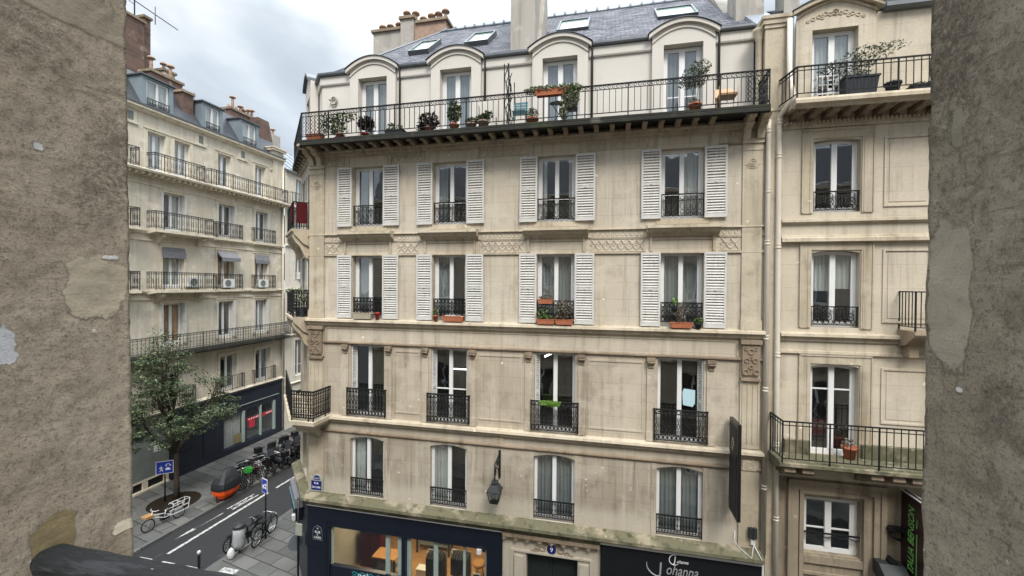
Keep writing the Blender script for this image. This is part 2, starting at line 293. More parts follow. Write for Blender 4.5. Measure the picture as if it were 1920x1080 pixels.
# ---------------------------------------------------------------- mesh builder
class MB:
    def __init__(s, T=None): s.v = []; s.f = []; s.T = T or (lambda a, b, c: (a, b, c)); s.sm = []
    def P(s, p): s.v.append(Vector(s.T(*p))); return len(s.v)-1
    def poly(s, pts, sm=False): s.f.append([s.P(p) for p in pts]); s.sm.append(sm); return s
    def box(s, a, b):
        x0, y0, z0 = a; x1, y1, z1 = b
        if x0 > x1: x0, x1 = x1, x0
        if y0 > y1: y0, y1 = y1, y0
        if z0 > z1: z0, z1 = z1, z0
        i = [s.P(p) for p in ((x0, y0, z0), (x1, y0, z0), (x1, y1, z0), (x0, y1, z0), (x0, y0, z1), (x1, y0, z1), (x1, y1, z1), (x0, y1, z1))]
        for q in ((0, 3, 2, 1), (4, 5, 6, 7), (0, 1, 5, 4), (1, 2, 6, 5), (2, 3, 7, 6), (3, 0, 4, 7)): s.f.append([i[k] for k in q]); s.sm.append(False)
        return s
    def frust(s, c, z0, z1, a0, b0, a1, b1):
        x, y = c
        lo = [s.P((x+i*a0, y+j*b0, z0)) for i, j in ((-1, -1), (1, -1), (1, 1), (-1, 1))]; hi = [s.P((x+i*a1, y+j*b1, z1)) for i, j in ((-1, -1), (1, -1), (1, 1), (-1, 1))]
        s.f += [lo[::-1], hi]+[[lo[k], lo[(k+1) % 4], hi[(k+1) % 4], hi[k]] for k in range(4)]; s.sm += [False]*6
        return s
    def prism(s, prof, a0, a1, axis='x'):      # closed profile of (y,z), extruded along x; axis 'y': profile (x,z) along y; 'z': profile (x,y)
        mk = {'x': lambda t, p: (t, p[0], p[1]), 'y': lambda t, p: (p[0], t, p[1]), 'z': lambda t, p: (p[0], p[1], t)}[axis]
        A = [s.P(mk(a0, p)) for p in prof]; B = [s.P(mk(a1, p)) for p in prof]; n = len(prof)
        s.f += [A, B[::-1]]+[[A[k], B[k], B[(k+1) % n], A[(k+1) % n]] for k in range(n)]; s.sm += [False]*(n+2)
        return s
    def rings(s, rs, closed=False, cap=True, sm=True):
        n = len(rs[0]); ids = [[s.P(p) for p in r] for r in rs]; m = len(ids)
        for i in range(m if closed else m-1):
            A, B = ids[i], ids[(i+1) % m]
            for k in range(n): s.f.append([A[k], A[(k+1) % n], B[(k+1) % n], B[k]]); s.sm.append(sm)
        if cap and not closed: s.f += [ids[0][::-1], ids[-1]]; s.sm += [False, False]
        return s
    def tube(s, pts, r, n=6, closed=False, sm=True):
        pts = [Vector(p) for p in pts]; m = len(pts); rs = []; up = None
        for i, p in enumerate(pts):
            a = pts[(i-1) % m] if (closed or i > 0) else p; b = pts[(i+1) % m] if (closed or i < m-1) else p
            d = (b-a); d = d.normalized() if d.length > 1e-9 else Vector((0, 0, 1))
            if up is None: up = Vector((0, 0, 1)) if abs(d.z) < .9 else Vector((1, 0, 0))
            x = d.cross(up)
            if x.length < 1e-4: x = d.cross(Vector((1, 0, 0)) if abs(d.x) < .9 else Vector((0, 1, 0)))
            x.normalize(); y = x.cross(d).normalized(); up = y
            rr = r[i] if isinstance(r, (list, tuple)) else r
            rs.append([p+x*(cos(2*pi*k/n+pi/4)*rr)+y*(sin(2*pi*k/n+pi/4)*rr) for k in range(n)])
        return s.rings(rs, closed, True, sm and n > 4)
    def lathe(s, c, prof, n=16, sm=True):
        return s.rings([[(c[0]+cos(2*pi*k/n)*r, c[1]+sin(2*pi*k/n)*r, c[2]+z) for k in range(n)] for r, z in prof], sm=sm)
    def ring(s, c, rx, rz, w, plane='xz', n=10, m=3):
        f = {'xz': lambda a: (c[0]+cos(a)*rx, c[1], c[2]+sin(a)*rz), 'yz': lambda a: (c[0], c[1]+cos(a)*rx, c[2]+sin(a)*rz), 'xy': lambda a: (c[0]+cos(a)*rx, c[1]+sin(a)*rz, c[2])}[plane]
        return s.tube([f(2*pi*k/n) for k in range(n)], w, m, True)
    def build(s, name, mat, parent=None, org=None, smooth=None):
        if org is None: org = ORG.get(parent.name, Vector((0, 0, 0))) if parent else Vector((0, 0, 0))
        me = bpy.data.meshes.new(name); me.from_pydata([tuple(v-org) for v in s.v], [], s.f); me.update()
        me.polygons.foreach_set('use_smooth', [bool(x) for x in s.sm]) if smooth is None else me.polygons.foreach_set('use_smooth', [smooth]*len(s.f))
        bm = bmesh.new(); bm.from_mesh(me); bmesh.ops.recalc_face_normals(bm, faces=bm.faces); bm.to_mesh(me); bm.free()
        me.materials.append(M[mat] if isinstance(mat, str) else mat)
        o = bpy.data.objects.new(name, me); COL.objects.link(o)
        if parent: o.parent = parent
        else: o.location = org
        ORG[o.name] = org
        return o
ORG = {}
def thing(name, loc, label, cat, group=None, rz=0):
    o = bpy.data.objects.new(name, None); COL.objects.link(o); o.location = loc; o.rotation_euler = (0, 0, rz); o.empty_display_size = .2
    o['label'] = label; o['category'] = cat
    if group: o['group'] = group
    ORG[o.name] = Vector(loc); return o
def tag(o, label, cat, group=None):
    o['label'] = label; o['category'] = cat
    if group: o['group'] = group
    return o
def struct(o): o['kind'] = 'structure'; return o
def copy_tree(o, label=None):
    c = o.copy(); COL.objects.link(c)
    if label: c['label'] = label
    for ch in list(o.children):
        k = ch.copy(); COL.objects.link(k); k.parent = c
        for g_ in list(ch.children):
            q_ = g_.copy(); COL.objects.link(q_); q_.parent = k
    return c
def sweep(mb, path, prof, closed=False):
    # path: plan polyline walked so that 'out' is on its right-hand side; prof: closed list of (out, z)
    n = len(path); P2 = [Vector((p[0], p[1])) for p in path]; rs = []
    for i in range(n):
        d0 = (P2[i]-P2[i-1]).normalized() if i > 0 else (P2[1]-P2[0]).normalized()
        d1 = (P2[i+1]-P2[i]).normalized() if i < n-1 else d0
        n0 = Vector((-d0.y, d0.x)); n1 = Vector((-d1.y, d1.x)); b = (n0+n1)
        b = b/max(.2, b.length_squared)*2
        rs.append([(P2[i].x+b.x*o, P2[i].y+b.y*o, z) for o, z in prof])
    mb.rings(rs, False, True, False)
def off(path, o):
    n = len(path); P2 = [Vector((p[0], p[1])) for p in path]; r = []
    for i in range(n):
        d0 = (P2[i]-P2[i-1]).normalized() if i > 0 else (P2[1]-P2[0]).normalized()
        d1 = (P2[i+1]-P2[i]).normalized() if i < n-1 else d0
        n0 = Vector((-d0.y, d0.x)); n1 = Vector((-d1.y, d1.x)); b = n0+n1; b = b/b.length_squared*2
        r.append((P2[i].x+b.x*o, P2[i].y+b.y*o))
    return r

# wall with openings in local (u, d, z); openings (u0,u1,z0,z1[,arch rise])
def wall(mb, u0, u1, z0, z1, ops, d=0, depth=.28):
    us = sorted({u0, u1, *[o[0] for o in ops], *[o[1] for o in ops]}); zs = sorted({z0, z1, *[o[2] for o in ops], *[o[3] for o in ops]})
    us = [u for u in us if u0 <= u <= u1]; zs = [z for z in zs if z0 <= z <= z1]
    for i in range(len(us)-1):
        run = None
        for j in range(len(zs)-1):
            cu, cz = (us[i]+us[i+1])/2, (zs[j]+zs[j+1])/2
            hole = any(o[0] < cu < o[1] and o[2] < cz < o[3] for o in ops)
            if not hole: mb.poly([(us[i], d, zs[j]), (us[i+1], d, zs[j]), (us[i+1], d, zs[j+1]), (us[i], d, zs[j+1])])
    for o in ops:
        a, b, c, e = o[:4]; r = o[4] if len(o) > 4 else 0
        if r:   # segmental arch: spandrels and curved soffit
            N = 8; A = [(a+(b-a)*k/N, e-r+r*(1-(2*k/N-1)**2)) for k in range(N+1)]
            mb.poly([(a, d, e)]+[(u, d, z) for u, z in A[:N//2+1]]); mb.poly([(b, d, e)]+[(u, d, z) for u, z in A[N//2:][::-1]])
            for k in range(N): mb.poly([(A[k][0], d, A[k][1]), (A[k+1][0], d, A[k+1][1]), (A[k+1][0], d+depth, A[k+1][1]), (A[k][0], d+depth, A[k][1])])
        else: mb.poly([(a, d, e), (b, d, e), (b, d+depth, e), (a, d+depth, e)])
        mb.poly([(a, d, c), (a, d+depth, c), (a, d+depth, e-r), (a, d, e-r)]); mb.poly([(b, d, c), (b, d, e-r), (b, d+depth, e-r), (b, d+depth, c)])
        mb.poly([(a, d, c), (b, d, c), (b, d+depth, c), (a, d+depth, c)])

def wavy(mb, u0, u1, z0, z1, d, n=None, amp=.02, gather=0):
    n = n or max(8, int((u1-u0)*40)); ph = random.random()*6
    pts = []
    for k in range(n+1):
        u = u0+(u1-u0)*k/n; pts.append((u, d+amp*sin(ph+(u-u0)*55)+amp*.5*sin(ph*2+(u-u0)*23)))
    for k in range(n):
        a, b = pts[k], pts[k+1]
        mb.poly([(a[0], a[1], z0), (b[0], b[1], z0), (b[0], b[1], z1), (a[0], a[1], z1)], True)

def window(parent, T, u0, u1, z0, z1, d=.2, arch=0, curtain=None, bars=(), fw=.06, mw=.11, room=1.0, frame='white', label=None, cmat='curtain', low=.1, top=None, mull=True, rm=.25):
    """casement window: frame with mullion, a pane of glass, sometimes a curtain, a dim room behind"""
    f = MB(T); t = .05; e = .004
    f.box((u0+e, d, z0+e), (u0+fw, d+t, z1-e)); f.box((u1-fw, d, z0+e), (u1-e, d+t, z1-e))
    if arch:
        N = 8; A = [(u0+fw+(u1-u0-2*fw)*k/N, z1-.012-arch+arch*(1-(2*k/N-1)**2)) for k in range(N+1)]
        for k in range(N):
            a, b = A[k], A[k+1]; f.prism([(a[0], a[1]-fw), (b[0], b[1]-fw), (b[0], b[1]+.004), (a[0], a[1]+.004)], d, d+t, 'y')
    else: f.box((u0+fw, d, z1-fw-.01), (u1-fw, d+t, z1-e))
    f.box((u0+fw, d, z0+e), (u1-fw, d+t, z0+low)); um = (u0+u1)/2
    if mull: f.box((um-mw/2, d-.012, z0+low), (um+mw/2, d+t, z1-fw-.01-(0 if not arch else 0)))
    for s_ in ((-1, 1) if mull else ()):   # sash stiles
        x = u0+fw if s_ < 0 else u1-fw; f.box((x, d+.008, z0+low), (x-s_*.04, d+t-.006, z1-fw-arch))
    for bz in bars:
        zz = z0+(z1-z0)*bz
        f.box((u0+fw+.04, d+.01, zz-.018), (um-mw/2, d+t-.01, zz+.018)); f.box((um+mw/2, d+.01, zz-.018), (u1-fw-.04, d+t-.01, zz+.018))
    fo = f.build('window', frame, parent)
    if label: fo['label'] = label
    gz = z1-e
    MB(T).poly([(u0+fw*.5, d+.03, z0+.02), (u1-fw*.5, d+.03, z0+.02), (u1-fw*.5, d+.03, gz), (u0+fw*.5, d+.03, gz)]).build('glass', 'glass', fo)
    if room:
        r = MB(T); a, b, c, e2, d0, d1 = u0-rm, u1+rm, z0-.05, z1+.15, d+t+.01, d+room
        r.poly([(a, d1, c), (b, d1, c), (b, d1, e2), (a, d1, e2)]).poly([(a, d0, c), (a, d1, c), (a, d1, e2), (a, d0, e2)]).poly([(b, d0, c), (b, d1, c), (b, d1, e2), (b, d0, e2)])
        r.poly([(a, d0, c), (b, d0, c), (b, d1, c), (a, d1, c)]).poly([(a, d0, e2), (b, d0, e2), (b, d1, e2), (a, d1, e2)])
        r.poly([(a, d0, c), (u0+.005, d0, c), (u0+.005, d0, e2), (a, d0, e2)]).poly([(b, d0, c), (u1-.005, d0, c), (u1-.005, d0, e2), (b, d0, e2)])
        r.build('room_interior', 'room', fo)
    if curtain:
        c = MB(T); dd = d+.13; W = u1-u0
        for (a, b, za, zb) in {'both': [(0, .5, 0, 1), (.5, 1, 0, 1)], 'left': [(.02, .46, 0, 1)], 'right': [(.55, .98, 0, 1)], 'edges': [(.03, .22, 0, 1), (.8, .97, 0, 1)],
                               'leftedge': [(.05, .33, 0, 1)], 'rightedge': [(.66, .95, 0, 1)], 'half': [(.04, .47, .45, 1), (.53, .96, .48, 1)]}[curtain]:
            wavy(c, u0+W*a, u0+W*b, z0+.05+(z1-z0)*za, z0+(z1-z0)*zb, dd, amp=.022)
        c.build('curtain', cmat, fo)
    return fo

def shutter_mb(T, w, h, mid=.5):
    s = MB(T); s.box((0, 0, 0), (.055, .035, h)); s.box((w-.055, 0, 0), (w, .035, h))
    s.box((.055, .001, 0), (w-.055, .034, .11)); s.box((.055, .001, h-.07), (w-.055, .034, h)); s.box((.055, .001, h*mid-.04), (w-.055, .034, h*mid+.04))
    n = int((h-.3)/.062)
    for seg in ((.11, h*mid-.04), (h*mid+.04, h-.07)):
        n = int((seg[1]-seg[0])/.074); st = (seg[1]-seg[0])/n
        for k in range(n):
            z = seg[0]+st*(k+.5)+random.uniform(-.004, .004); tl_ = random.uniform(-.006, .006); s.prism([(.002, z-.026), (.010, z-.028+tl_), (.026, z+.012+tl_), (.018, z+.016)], .055, w-.055, 'x')
    s.box((w*.5-.03, -.012, h*mid-.02), (w*.5+.03, -.0005, h*mid+.02)); s.box((.005, -.010, .16), (.03, -.0005, .26)); s.box((w-.03, -.010, h-.3), (w-.005, -.0005, h-.2))
    return s

def iron_guard(T, u0, u1, z0, z1, style='A', d=0.0, n=None):
    s = MB(T); W = u1-u0; H = z1-z0; r = .009
    def bar(x, a, b, rr=.007): s.box((x-rr, d-rr, a), (x+rr, d+rr, b))
    s.box((u0, d-.022, z1-.032), (u1, d+.022, z1)); s.box((u0, d-.012, z0+.03), (u1, d+.012, z0+.05))
    for x in (u0+.012, u1-.012): bar(x, z0, z1-.032, .011)
    if style == 'A':      # slim guard, S scrolls and a fringe below
        n = n or 5
        for k in range(n):
            a = u0+.03+(W-.06)*(k+.5)/n; h = W/n*.5
            bar(a-h, z0, z1-.03, .008)
            for zc, rz in ((z1-.12, .06), (z0+H*.48, .13), (z0+H*.22, .07)): s.ring((a, d, zc), h*.62, rz*.9, .008, n=10)
            s.ring((a, d, z0+.09), h*.45, .035, .009, n=8)
            s.tube([(a-h*.7, d, z0+.03), (a-h*.3, d, z0-.03), (a, d, z0+.02), (a+h*.3, d, z0-.03), (a+h*.7, d, z0+.03)], .009, 4)
        s.box((u0, d-.008, z1-.20), (u1, d+.008, z1-.185))
    elif style == 'C':    # dense cast guard
        s.box((u0, d-.01, z1-.15), (u1, d+.01, z1-.13)); s.box((u0, d-.01, z0+.18), (u1, d+.01, z0+.20))
        n = n or 10
        for k in range(n+1): bar(u0+.02+(W-.04)*k/n, z0+.05, z1-.03, .010)
        for k in range(n):
            a = u0+.02+(W-.04)*(k+.5)/n; h = (W-.04)/n*.5
            s.ring((a, d, z1-.085), h*.7, .045, .011, n=8); s.ring((a, d, z0+.115), h*.75, .055, .013, n=8)
            s.ring((a, d, z0+H*.48), h*.55, .085, .010, n=8); s.ring((a, d, z0+H*.68), h*.45, .05, .009, n=8); s.ring((a, d, z0+H*.30), h*.5, .05, .010, n=8)
            bar(a, z0+H*.55, z0+H*.63, .008)
    elif style == 'D':    # straight balusters with beads
        n = n or 13
        for k in range(1, n):
            x = u0+W*k/n; bar(x, z0+.05, z1-.03, .008)
            s.box((x-.018, d-.014, z0+H*.45), (x+.018, d+.014, z0+H*.55)); s.box((x-.016, d-.012, z0+H*.78), (x+.016, d+.012, z0+H*.85))
            s.ring((x+W/n*.5, d, z0+.11), W/n*.36, .035, .008, n=6)
        s.box((u0, d-.01, z0+.15), (u1, d+.01, z0+.165))
    elif style == 'S':    # big open scrolls
        n = n or 4
        for k in range(n):
            a = u0+.03+(W-.06)*(k+.5)/n; h = (W-.06)/n*.5
            s.ring((a-h*.35, d, z0+.12), h*.5, .07, .011); s.ring((a+h*.4, d, z0+.12), h*.42, .06, .010)
            s.ring((a, d, z1-.13), h*.45, .07, .010); s.ring((a, d, z0+H*.47), h*.62, .10, .011); bar(a+h, z0+.04, z1-.03, .008); bar(a, z0+.2, z0+H*.36, .008)
            s.tube([(a-h*.6, d, z0+.2), (a+h*.2, d, z0+H*.5), (a+h*.5, d, z1-.2)], .010, 4); s.tube([(a+h*.6, d, z0+.2), (a-h*.2, d, z0+H*.5), (a-h*.5, d, z1-.2)], .010, 4)
    return s

def railing(path, z0, h, style='bars', gap=.13, r=.008, lattice=()):
    """path: plan points; returns builder"""
    s = MB()
    for a, b in zip(path[:-1], path[1:]):
        A, B = Vector((a[0], a[1], 0)), Vector((b[0], b[1], 0)); L = (B-A).length; e = (B-A)/L; nn = Vector((-e.y, e.x, 0))
        def T(u, d, z, A=A, e=e, nn=nn): p = A+e*u+nn*d; return (p.x, p.y, z)
        q = MB(T)
        q.box((-.02, -.022, z0+h-.03), (L+.02, .022, z0+h)); q.box((0, -.012, z0+.09), (L, .012, z0+.11))
        n = max(2, round(L/gap))
        if style in ('long', 'simple', 'grey'):
            z2 = z0+h-(.13 if style != 'simple' else .10); q.box((0, -.011, z2-.018), (L, .011, z2))
        if style == 'long':
            m_ = max(2, round(L/.115))
            for k in range(m_):
                x = L*(k+.5)/m_; q.ring((x, 0, z0+h-.08), .042, .036, .0075, n=8); q.tube([(x, 0, z0+h-.115), (x+.055, 0, z0+h-.045)], .007, 3)
        for k in range(n+1):
            x = L*k/n; big = (k % 7 == 0)
            rr = .015 if big else r
            q.box((x-rr, -rr, z0+(0 if big else .1)), (x+rr, rr, z0+h-.02 if (big or style == 'simple') else z0+h-(.14 if style == 'long' else .03)))
        if style == 'cast':
            q.box((0, -.01, z0+h-.15), (L, .01, z0+h-.13)); q.box((0, -.01, z0+.2), (L, .01, z0+.22))
            for k in range(n):
                x = L*(k+.5)/n
                for zc, rz in ((z0+h-.085, .045), (z0+.155, .04), (z0+h*.5, .085), (z0+h*.7, .05), (z0+h*.32, .05)): q.ring((x, 0, zc), gap*.33, rz, .010, n=8)
        if style == 'grey':
            for k in range(0, n):
                x = L*(k+.5)/n; q.ring((x, 0, z0+h-.08), gap*.33, .04, .008, n=7); q.ring((x, 0, z0+.17), gap*.35, .05, .008, n=7); 
                if k % 2: q.ring((x, 0, z0+h*.5), gap*.35, .12, .008, n=8)
        for (a0, a1) in lattice:
            if a1 > L+.3: continue
            w_ = a1-a0; c_ = max(2, round(w_/.11))
            for k in range(c_+1):
                for s_ in (-1, 1):
                    pts = []
                    for j in range(13):
                        zz = z0+.11+(h-.26)*j/12; pts.append((min(a1, max(a0, a0+w_*k/c_+s_*.042*sin(j/12*pi*5))), 0, zz))
                    q.tube(pts, .009, 3)
        s.v += q.v; base = len(s.v)-len(q.v); s.f += [[i+base for i in f] for f in q.f]; s.sm += q.sm
    return s

def foliage(mb, c, r, n, size, flat=.0, hollow=.3, droop=0):
    for _ in range(n):
        while True:
            v = Vector((random.uniform(-1, 1), random.uniform(-1, 1), random.uniform(-1, 1)))
            if hollow < v.length < 1: break
        p = Vector(c)+Vector((v.x*r[0], v.y*r[1], v.z*r[2])); a = size*random.uniform(.6, 1.3)
        x = Vector((random.gauss(0, 1), random.gauss(0, 1), random.gauss(0, .6))).normalized(); y = x.cross(Vector((random.gauss(0, .5), random.gauss(0, .5), 1))).normalized()
        x *= a; y *= a*.5
        mb.poly([tuple(p-x), tuple(p+y*.9-x*.1), tuple(p+x), tuple(p-y*.9+x*.1)])

def add_text(name, s, size, mat, parent, T, u, d, z, depth=.004, shear=0, align='CENTER', rot=0, sx=1, space=1):
    c = bpy.data.curves.new(name, 'FONT'); c.body = s; c.size = size; c.extrude = depth; c.shear = shear; c.align_x = align; c.align_y = 'CENTER'; c.space_character = space; c.resolution_u = 3
    o = bpy.data.objects.new(name+'_tmp', c); COL.objects.link(o); bpy.context.view_layer.update()
    me = bpy.data.meshes.new_from_object(o.evaluated_get(bpy.context.evaluated_depsgraph_get())); bpy.data.objects.remove(o)
    org = ORG.get(parent.name, Vector((0, 0, 0))) if parent else Vector((0, 0, 0))
    for v in me.vertices:
        x, y, zz = v.co.x*sx, v.co.y, v.co.z; x, y = x*cos(rot)-y*sin(rot), x*sin(rot)+y*cos(rot)
        v.co = Vector(T(u+x, d-zz, z+y))-org
    me.materials.clear(); me.materials.append(M[mat]); o = bpy.data.objects.new(name, me); COL.objects.link(o); o.parent = parent; ORG[o.name] = org
    return o

# ================================================================ GROUND
PZ = .12
g_ = MB(); g_.poly([(-400, -400, -.004), (400, -400, -.004), (400, 400, -.004), (-400, 400, -.004)]); struct(g_.build('ground', 'asphalt'))
def slab_poly(name, pts, mat='paving'):
    s = MB(); s.prism([(x, y) for x, y in pts], -.05, PZ, 'z'); return struct(s.build(name, mat))
slab_poly('pavement', [(-23.9, 13.0), (-18.98, 13.0), (-18.98, 60), (-23.9, 60)])
slab_poly('pavement', [(-14.9, 11.3), (14, 11.3), (14, 12.75), (-10, 12.75), (-12.05, 14.88), (-12.05, 60), (-14.9, 60)])
slab_poly('pavement', [(-40, .95), (14, .95), (14, 2.9), (-40, 2.9)])
k = MB(); k.box((-18.98, 13.0, -.05), (-18.82, 60, PZ+.004)); k.box((-15.06, 11.3, -.05), (-14.9, 60, PZ+.004)); k.box((-15.06, 11.14, -.05), (14, 11.3, PZ+.004)); k.box((-23.9, 12.84, -.05), (-18.82, 13.0, PZ+.004)); struct(k.build('kerb', 'kerb'))
r = MB(); r.poly([(-18.8, 12, .004), (-15.08, 12, .004), (-15.08, 60, .004), (-18.8, 60, .004)]); struct(r.build('side_road', 'asphalt'))
mk = MB(); Z = .008
mk.box((-17.64, 13.9, .005), (-17.50, 19.2, Z))
for a, b in ((19.75, 21.3), (22.2, 23.7), (25, 26.5)): mk.box((-17.62, a, .005), (-17.50, b, Z))
mk.poly([(-18.26, 14.75, Z), (-18.10, 15.6, Z), (-18.3, 15.6, Z)]); mk.poly([(-18.16, 15.6, Z), (-18.08, 17.0, Z), (-18.14, 17.0, Z)])
for a, b, c, d2 in ((-18.28, 17.35, -18.20, 18.9), (-17.98, 17.35, -17.92, 18.9)): mk.poly([(a, b, Z), (a+.07, b, Z), (c+.07, d2, Z), (c, d2, Z)])
for yy in (17.7, 18.4):
    mk.tube([(-18.08+.13*cos(t_*pi/6), yy+.26*sin(t_*pi/6), Z) for t_ in range(12)], .022, 4, True)
mk.tube([(-18.1, 17.7, Z), (-17.98, 18.05, Z), (-18.12, 18.4, Z)], .022, 4)
for x in (-19.6, -18.45, -17.3, -16.15): mk.box((x, 13.15, .005), (x+.62, 13.5, Z))
for x in (-19.6, -18.45, -17.3, -16.15): mk.box((x, 11.6, .005), (x+.62, 12.0, Z))
mk.box((-14.45, 13.35, PZ+.004), (-13.75, 13.62, PZ+.008))
struct(mk.build('road_marking', 'marking'))

# ================================================================ CORNER BUILDING
B = thing('corner_building', (-3, 12.8, 0), 'beige limestone corner apartment building with white shutters, a long iron balcony and navy shopfront', 'building')
TM = lambda u, d, z: (u, D+d, z)
q = math.sqrt(.5)
TC = lambda u, d, z: (-10+q*u+q*d, D-q*u+q*d, z)
TS = lambda u, d, z: (-12.1+d, 14.9-u, z)
MP = [(4.12, D), (-10, D), (-12.1, 14.9), (-12.1, 38)]
CX = [-7.825, -4.935, -1.555, 2.008]
OA = [(c-.575, c+.575, 13.08, 15.07) for c in CX]; OB = [(c-.57, c+.57, 10.02, 12.14) for c in CX]
OC = [(c-.612, c+.612, 6.72, 9.13) for c in CX]; OD = [(c-.62, c+.62, 4.03, 6.06, .10) for c in CX]
CH = [(-2.05, -.95, a, b) for a, b in ((4.03, 6.05), (6.72, 9.13), (10.02, 12.14), (13.08, 15.07))]
SIDE = [(-u-1.1, -u, a, b) for u in (2.0, 5.5, 9, 12.5, 16) for a, b in ((4.03, 6.05), (6.72, 9.13), (10.02, 12.14), (13.08, 15.07))]
def tri(name, z0, z1, mat, ms, sel):
    mb = MB(TM); wall(mb, -10, 4.12, z0, z1, sel); mb.build(name, mat, B)
    mb = MB(TC); wall(mb, -2.97, 0, z0, z1, [o for o in CH if z0 <= o[2] < z1]); mb.build(name, mat, B)
    mb = MB(TS); wall(mb, -23, 0, z0, z1, [o for o in SIDE if z0 <= o[2] < z1]); mb.build(name, ms, B)
M['stone_mid'] = stone('weathered middle storey limestone', (.36, .305, .23), (.15, .12, .085), (.55, .485, .39), (1.15, .49), FRONT, .6, .6, wash=((8.9, 9.3, .4),))
tri('wall', 9.2, 15.75, 'stone', 'stone_side', OA+OB)
tri('wall', 6.6, 9.2, 'stone_mid', 'stone_side', OC)
tri('wall', 3.62, 6.6, 'stone_low', 'stone_side', OD)
def mould(name, prof, mat='trim', path=MP, parent=B):
    mb = MB(); sweep(mb, path, prof); return mb.build(name, mat, parent)
mould('base_cornice', [(0, 4.03), (.08, 4.02), (.30, 3.89), (.31, 3.80), (.24, 3.76), (.18, 3.70), (.16, 3.62), (.10, 3.60), (-.05, 3.60)], 'moss')
mould('cornice_string', [(0, 6.73), (.17, 6.69), (.19, 6.62), (.13, 6.58), (.10, 6.51), (.03, 6.47), (-.02, 6.47)], 'trim')
mould('sill_course', [(0, 10.01), (.17, 9.97), (.19, 9.90), (.12, 9.85), (.09, 9.78), (.03, 9.73), (-.02, 9.73)], 'trim')
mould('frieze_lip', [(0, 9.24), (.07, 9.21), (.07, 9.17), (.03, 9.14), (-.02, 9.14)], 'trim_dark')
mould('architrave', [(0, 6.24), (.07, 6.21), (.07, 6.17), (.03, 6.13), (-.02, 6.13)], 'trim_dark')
mould('band', [(0, 12.86), (.05, 12.85), (.06, 12.81), (-.02, 12.79)], 'trim')
mould('band', [(0, 12.16), (.05, 12.15), (.05, 12.11), (-.02, 12.10)], 'trim')
mould('band', [(0, 12.60), (.03, 12.60), (.03, 12.57), (-.02, 12.56)], 'trim')
mould('band', [(0, 15.13), (.05, 15.12), (.05, 15.07), (-.02, 15.06)], 'trim_dark', [(4.12, D), (2.95, D)])
dn = MB(); sweep(dn, MP, [(-.02, 15.64), (.16, 15.62), (.16, 15.57), (.09, 15.55), (.06, 15.46), (-.02, 15.44)])
x = -9.9
while x < 3.5: dn.box((x, D-.115, 15.485), (x+.075, D-.055, 15.545)); x += .15
dn.build('dentil_course', 'trim', B)
# main cornice: coffered soffit on modillions, carrying the long balcony
TOPP = [(3.95, D), (-10, D), (-12.1, 14.9), (-12.1, 38)]
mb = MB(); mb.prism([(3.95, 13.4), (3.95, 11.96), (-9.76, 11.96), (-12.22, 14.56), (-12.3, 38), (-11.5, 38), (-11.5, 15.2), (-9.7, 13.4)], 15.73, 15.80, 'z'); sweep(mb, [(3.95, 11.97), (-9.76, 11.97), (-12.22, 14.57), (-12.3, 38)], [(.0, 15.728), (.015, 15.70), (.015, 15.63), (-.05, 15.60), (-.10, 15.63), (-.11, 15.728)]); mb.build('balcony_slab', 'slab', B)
x = -9.62
while x < 3.0:
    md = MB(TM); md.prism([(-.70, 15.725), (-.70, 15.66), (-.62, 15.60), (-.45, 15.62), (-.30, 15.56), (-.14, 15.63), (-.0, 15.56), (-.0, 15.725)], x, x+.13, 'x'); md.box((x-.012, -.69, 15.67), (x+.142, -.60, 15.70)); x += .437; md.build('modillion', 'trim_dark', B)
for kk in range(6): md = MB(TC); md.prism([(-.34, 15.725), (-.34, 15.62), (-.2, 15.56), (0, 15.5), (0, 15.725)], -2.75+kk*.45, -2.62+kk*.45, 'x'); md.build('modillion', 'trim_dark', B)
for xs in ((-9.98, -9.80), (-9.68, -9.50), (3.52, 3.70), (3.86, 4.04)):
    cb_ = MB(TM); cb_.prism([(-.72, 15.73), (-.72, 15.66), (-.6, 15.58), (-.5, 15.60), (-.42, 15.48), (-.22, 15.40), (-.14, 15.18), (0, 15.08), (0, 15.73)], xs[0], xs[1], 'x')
    cb_.box((xs[0]-.012, -.70, 15.685), (xs[1]+.012, -.4, 15.70)); cb_.box((xs[0]-.012, -.46, 15.50), (xs[1]+.012, -.36, 15.52)); cb_.build('bracket', 'trim', B)
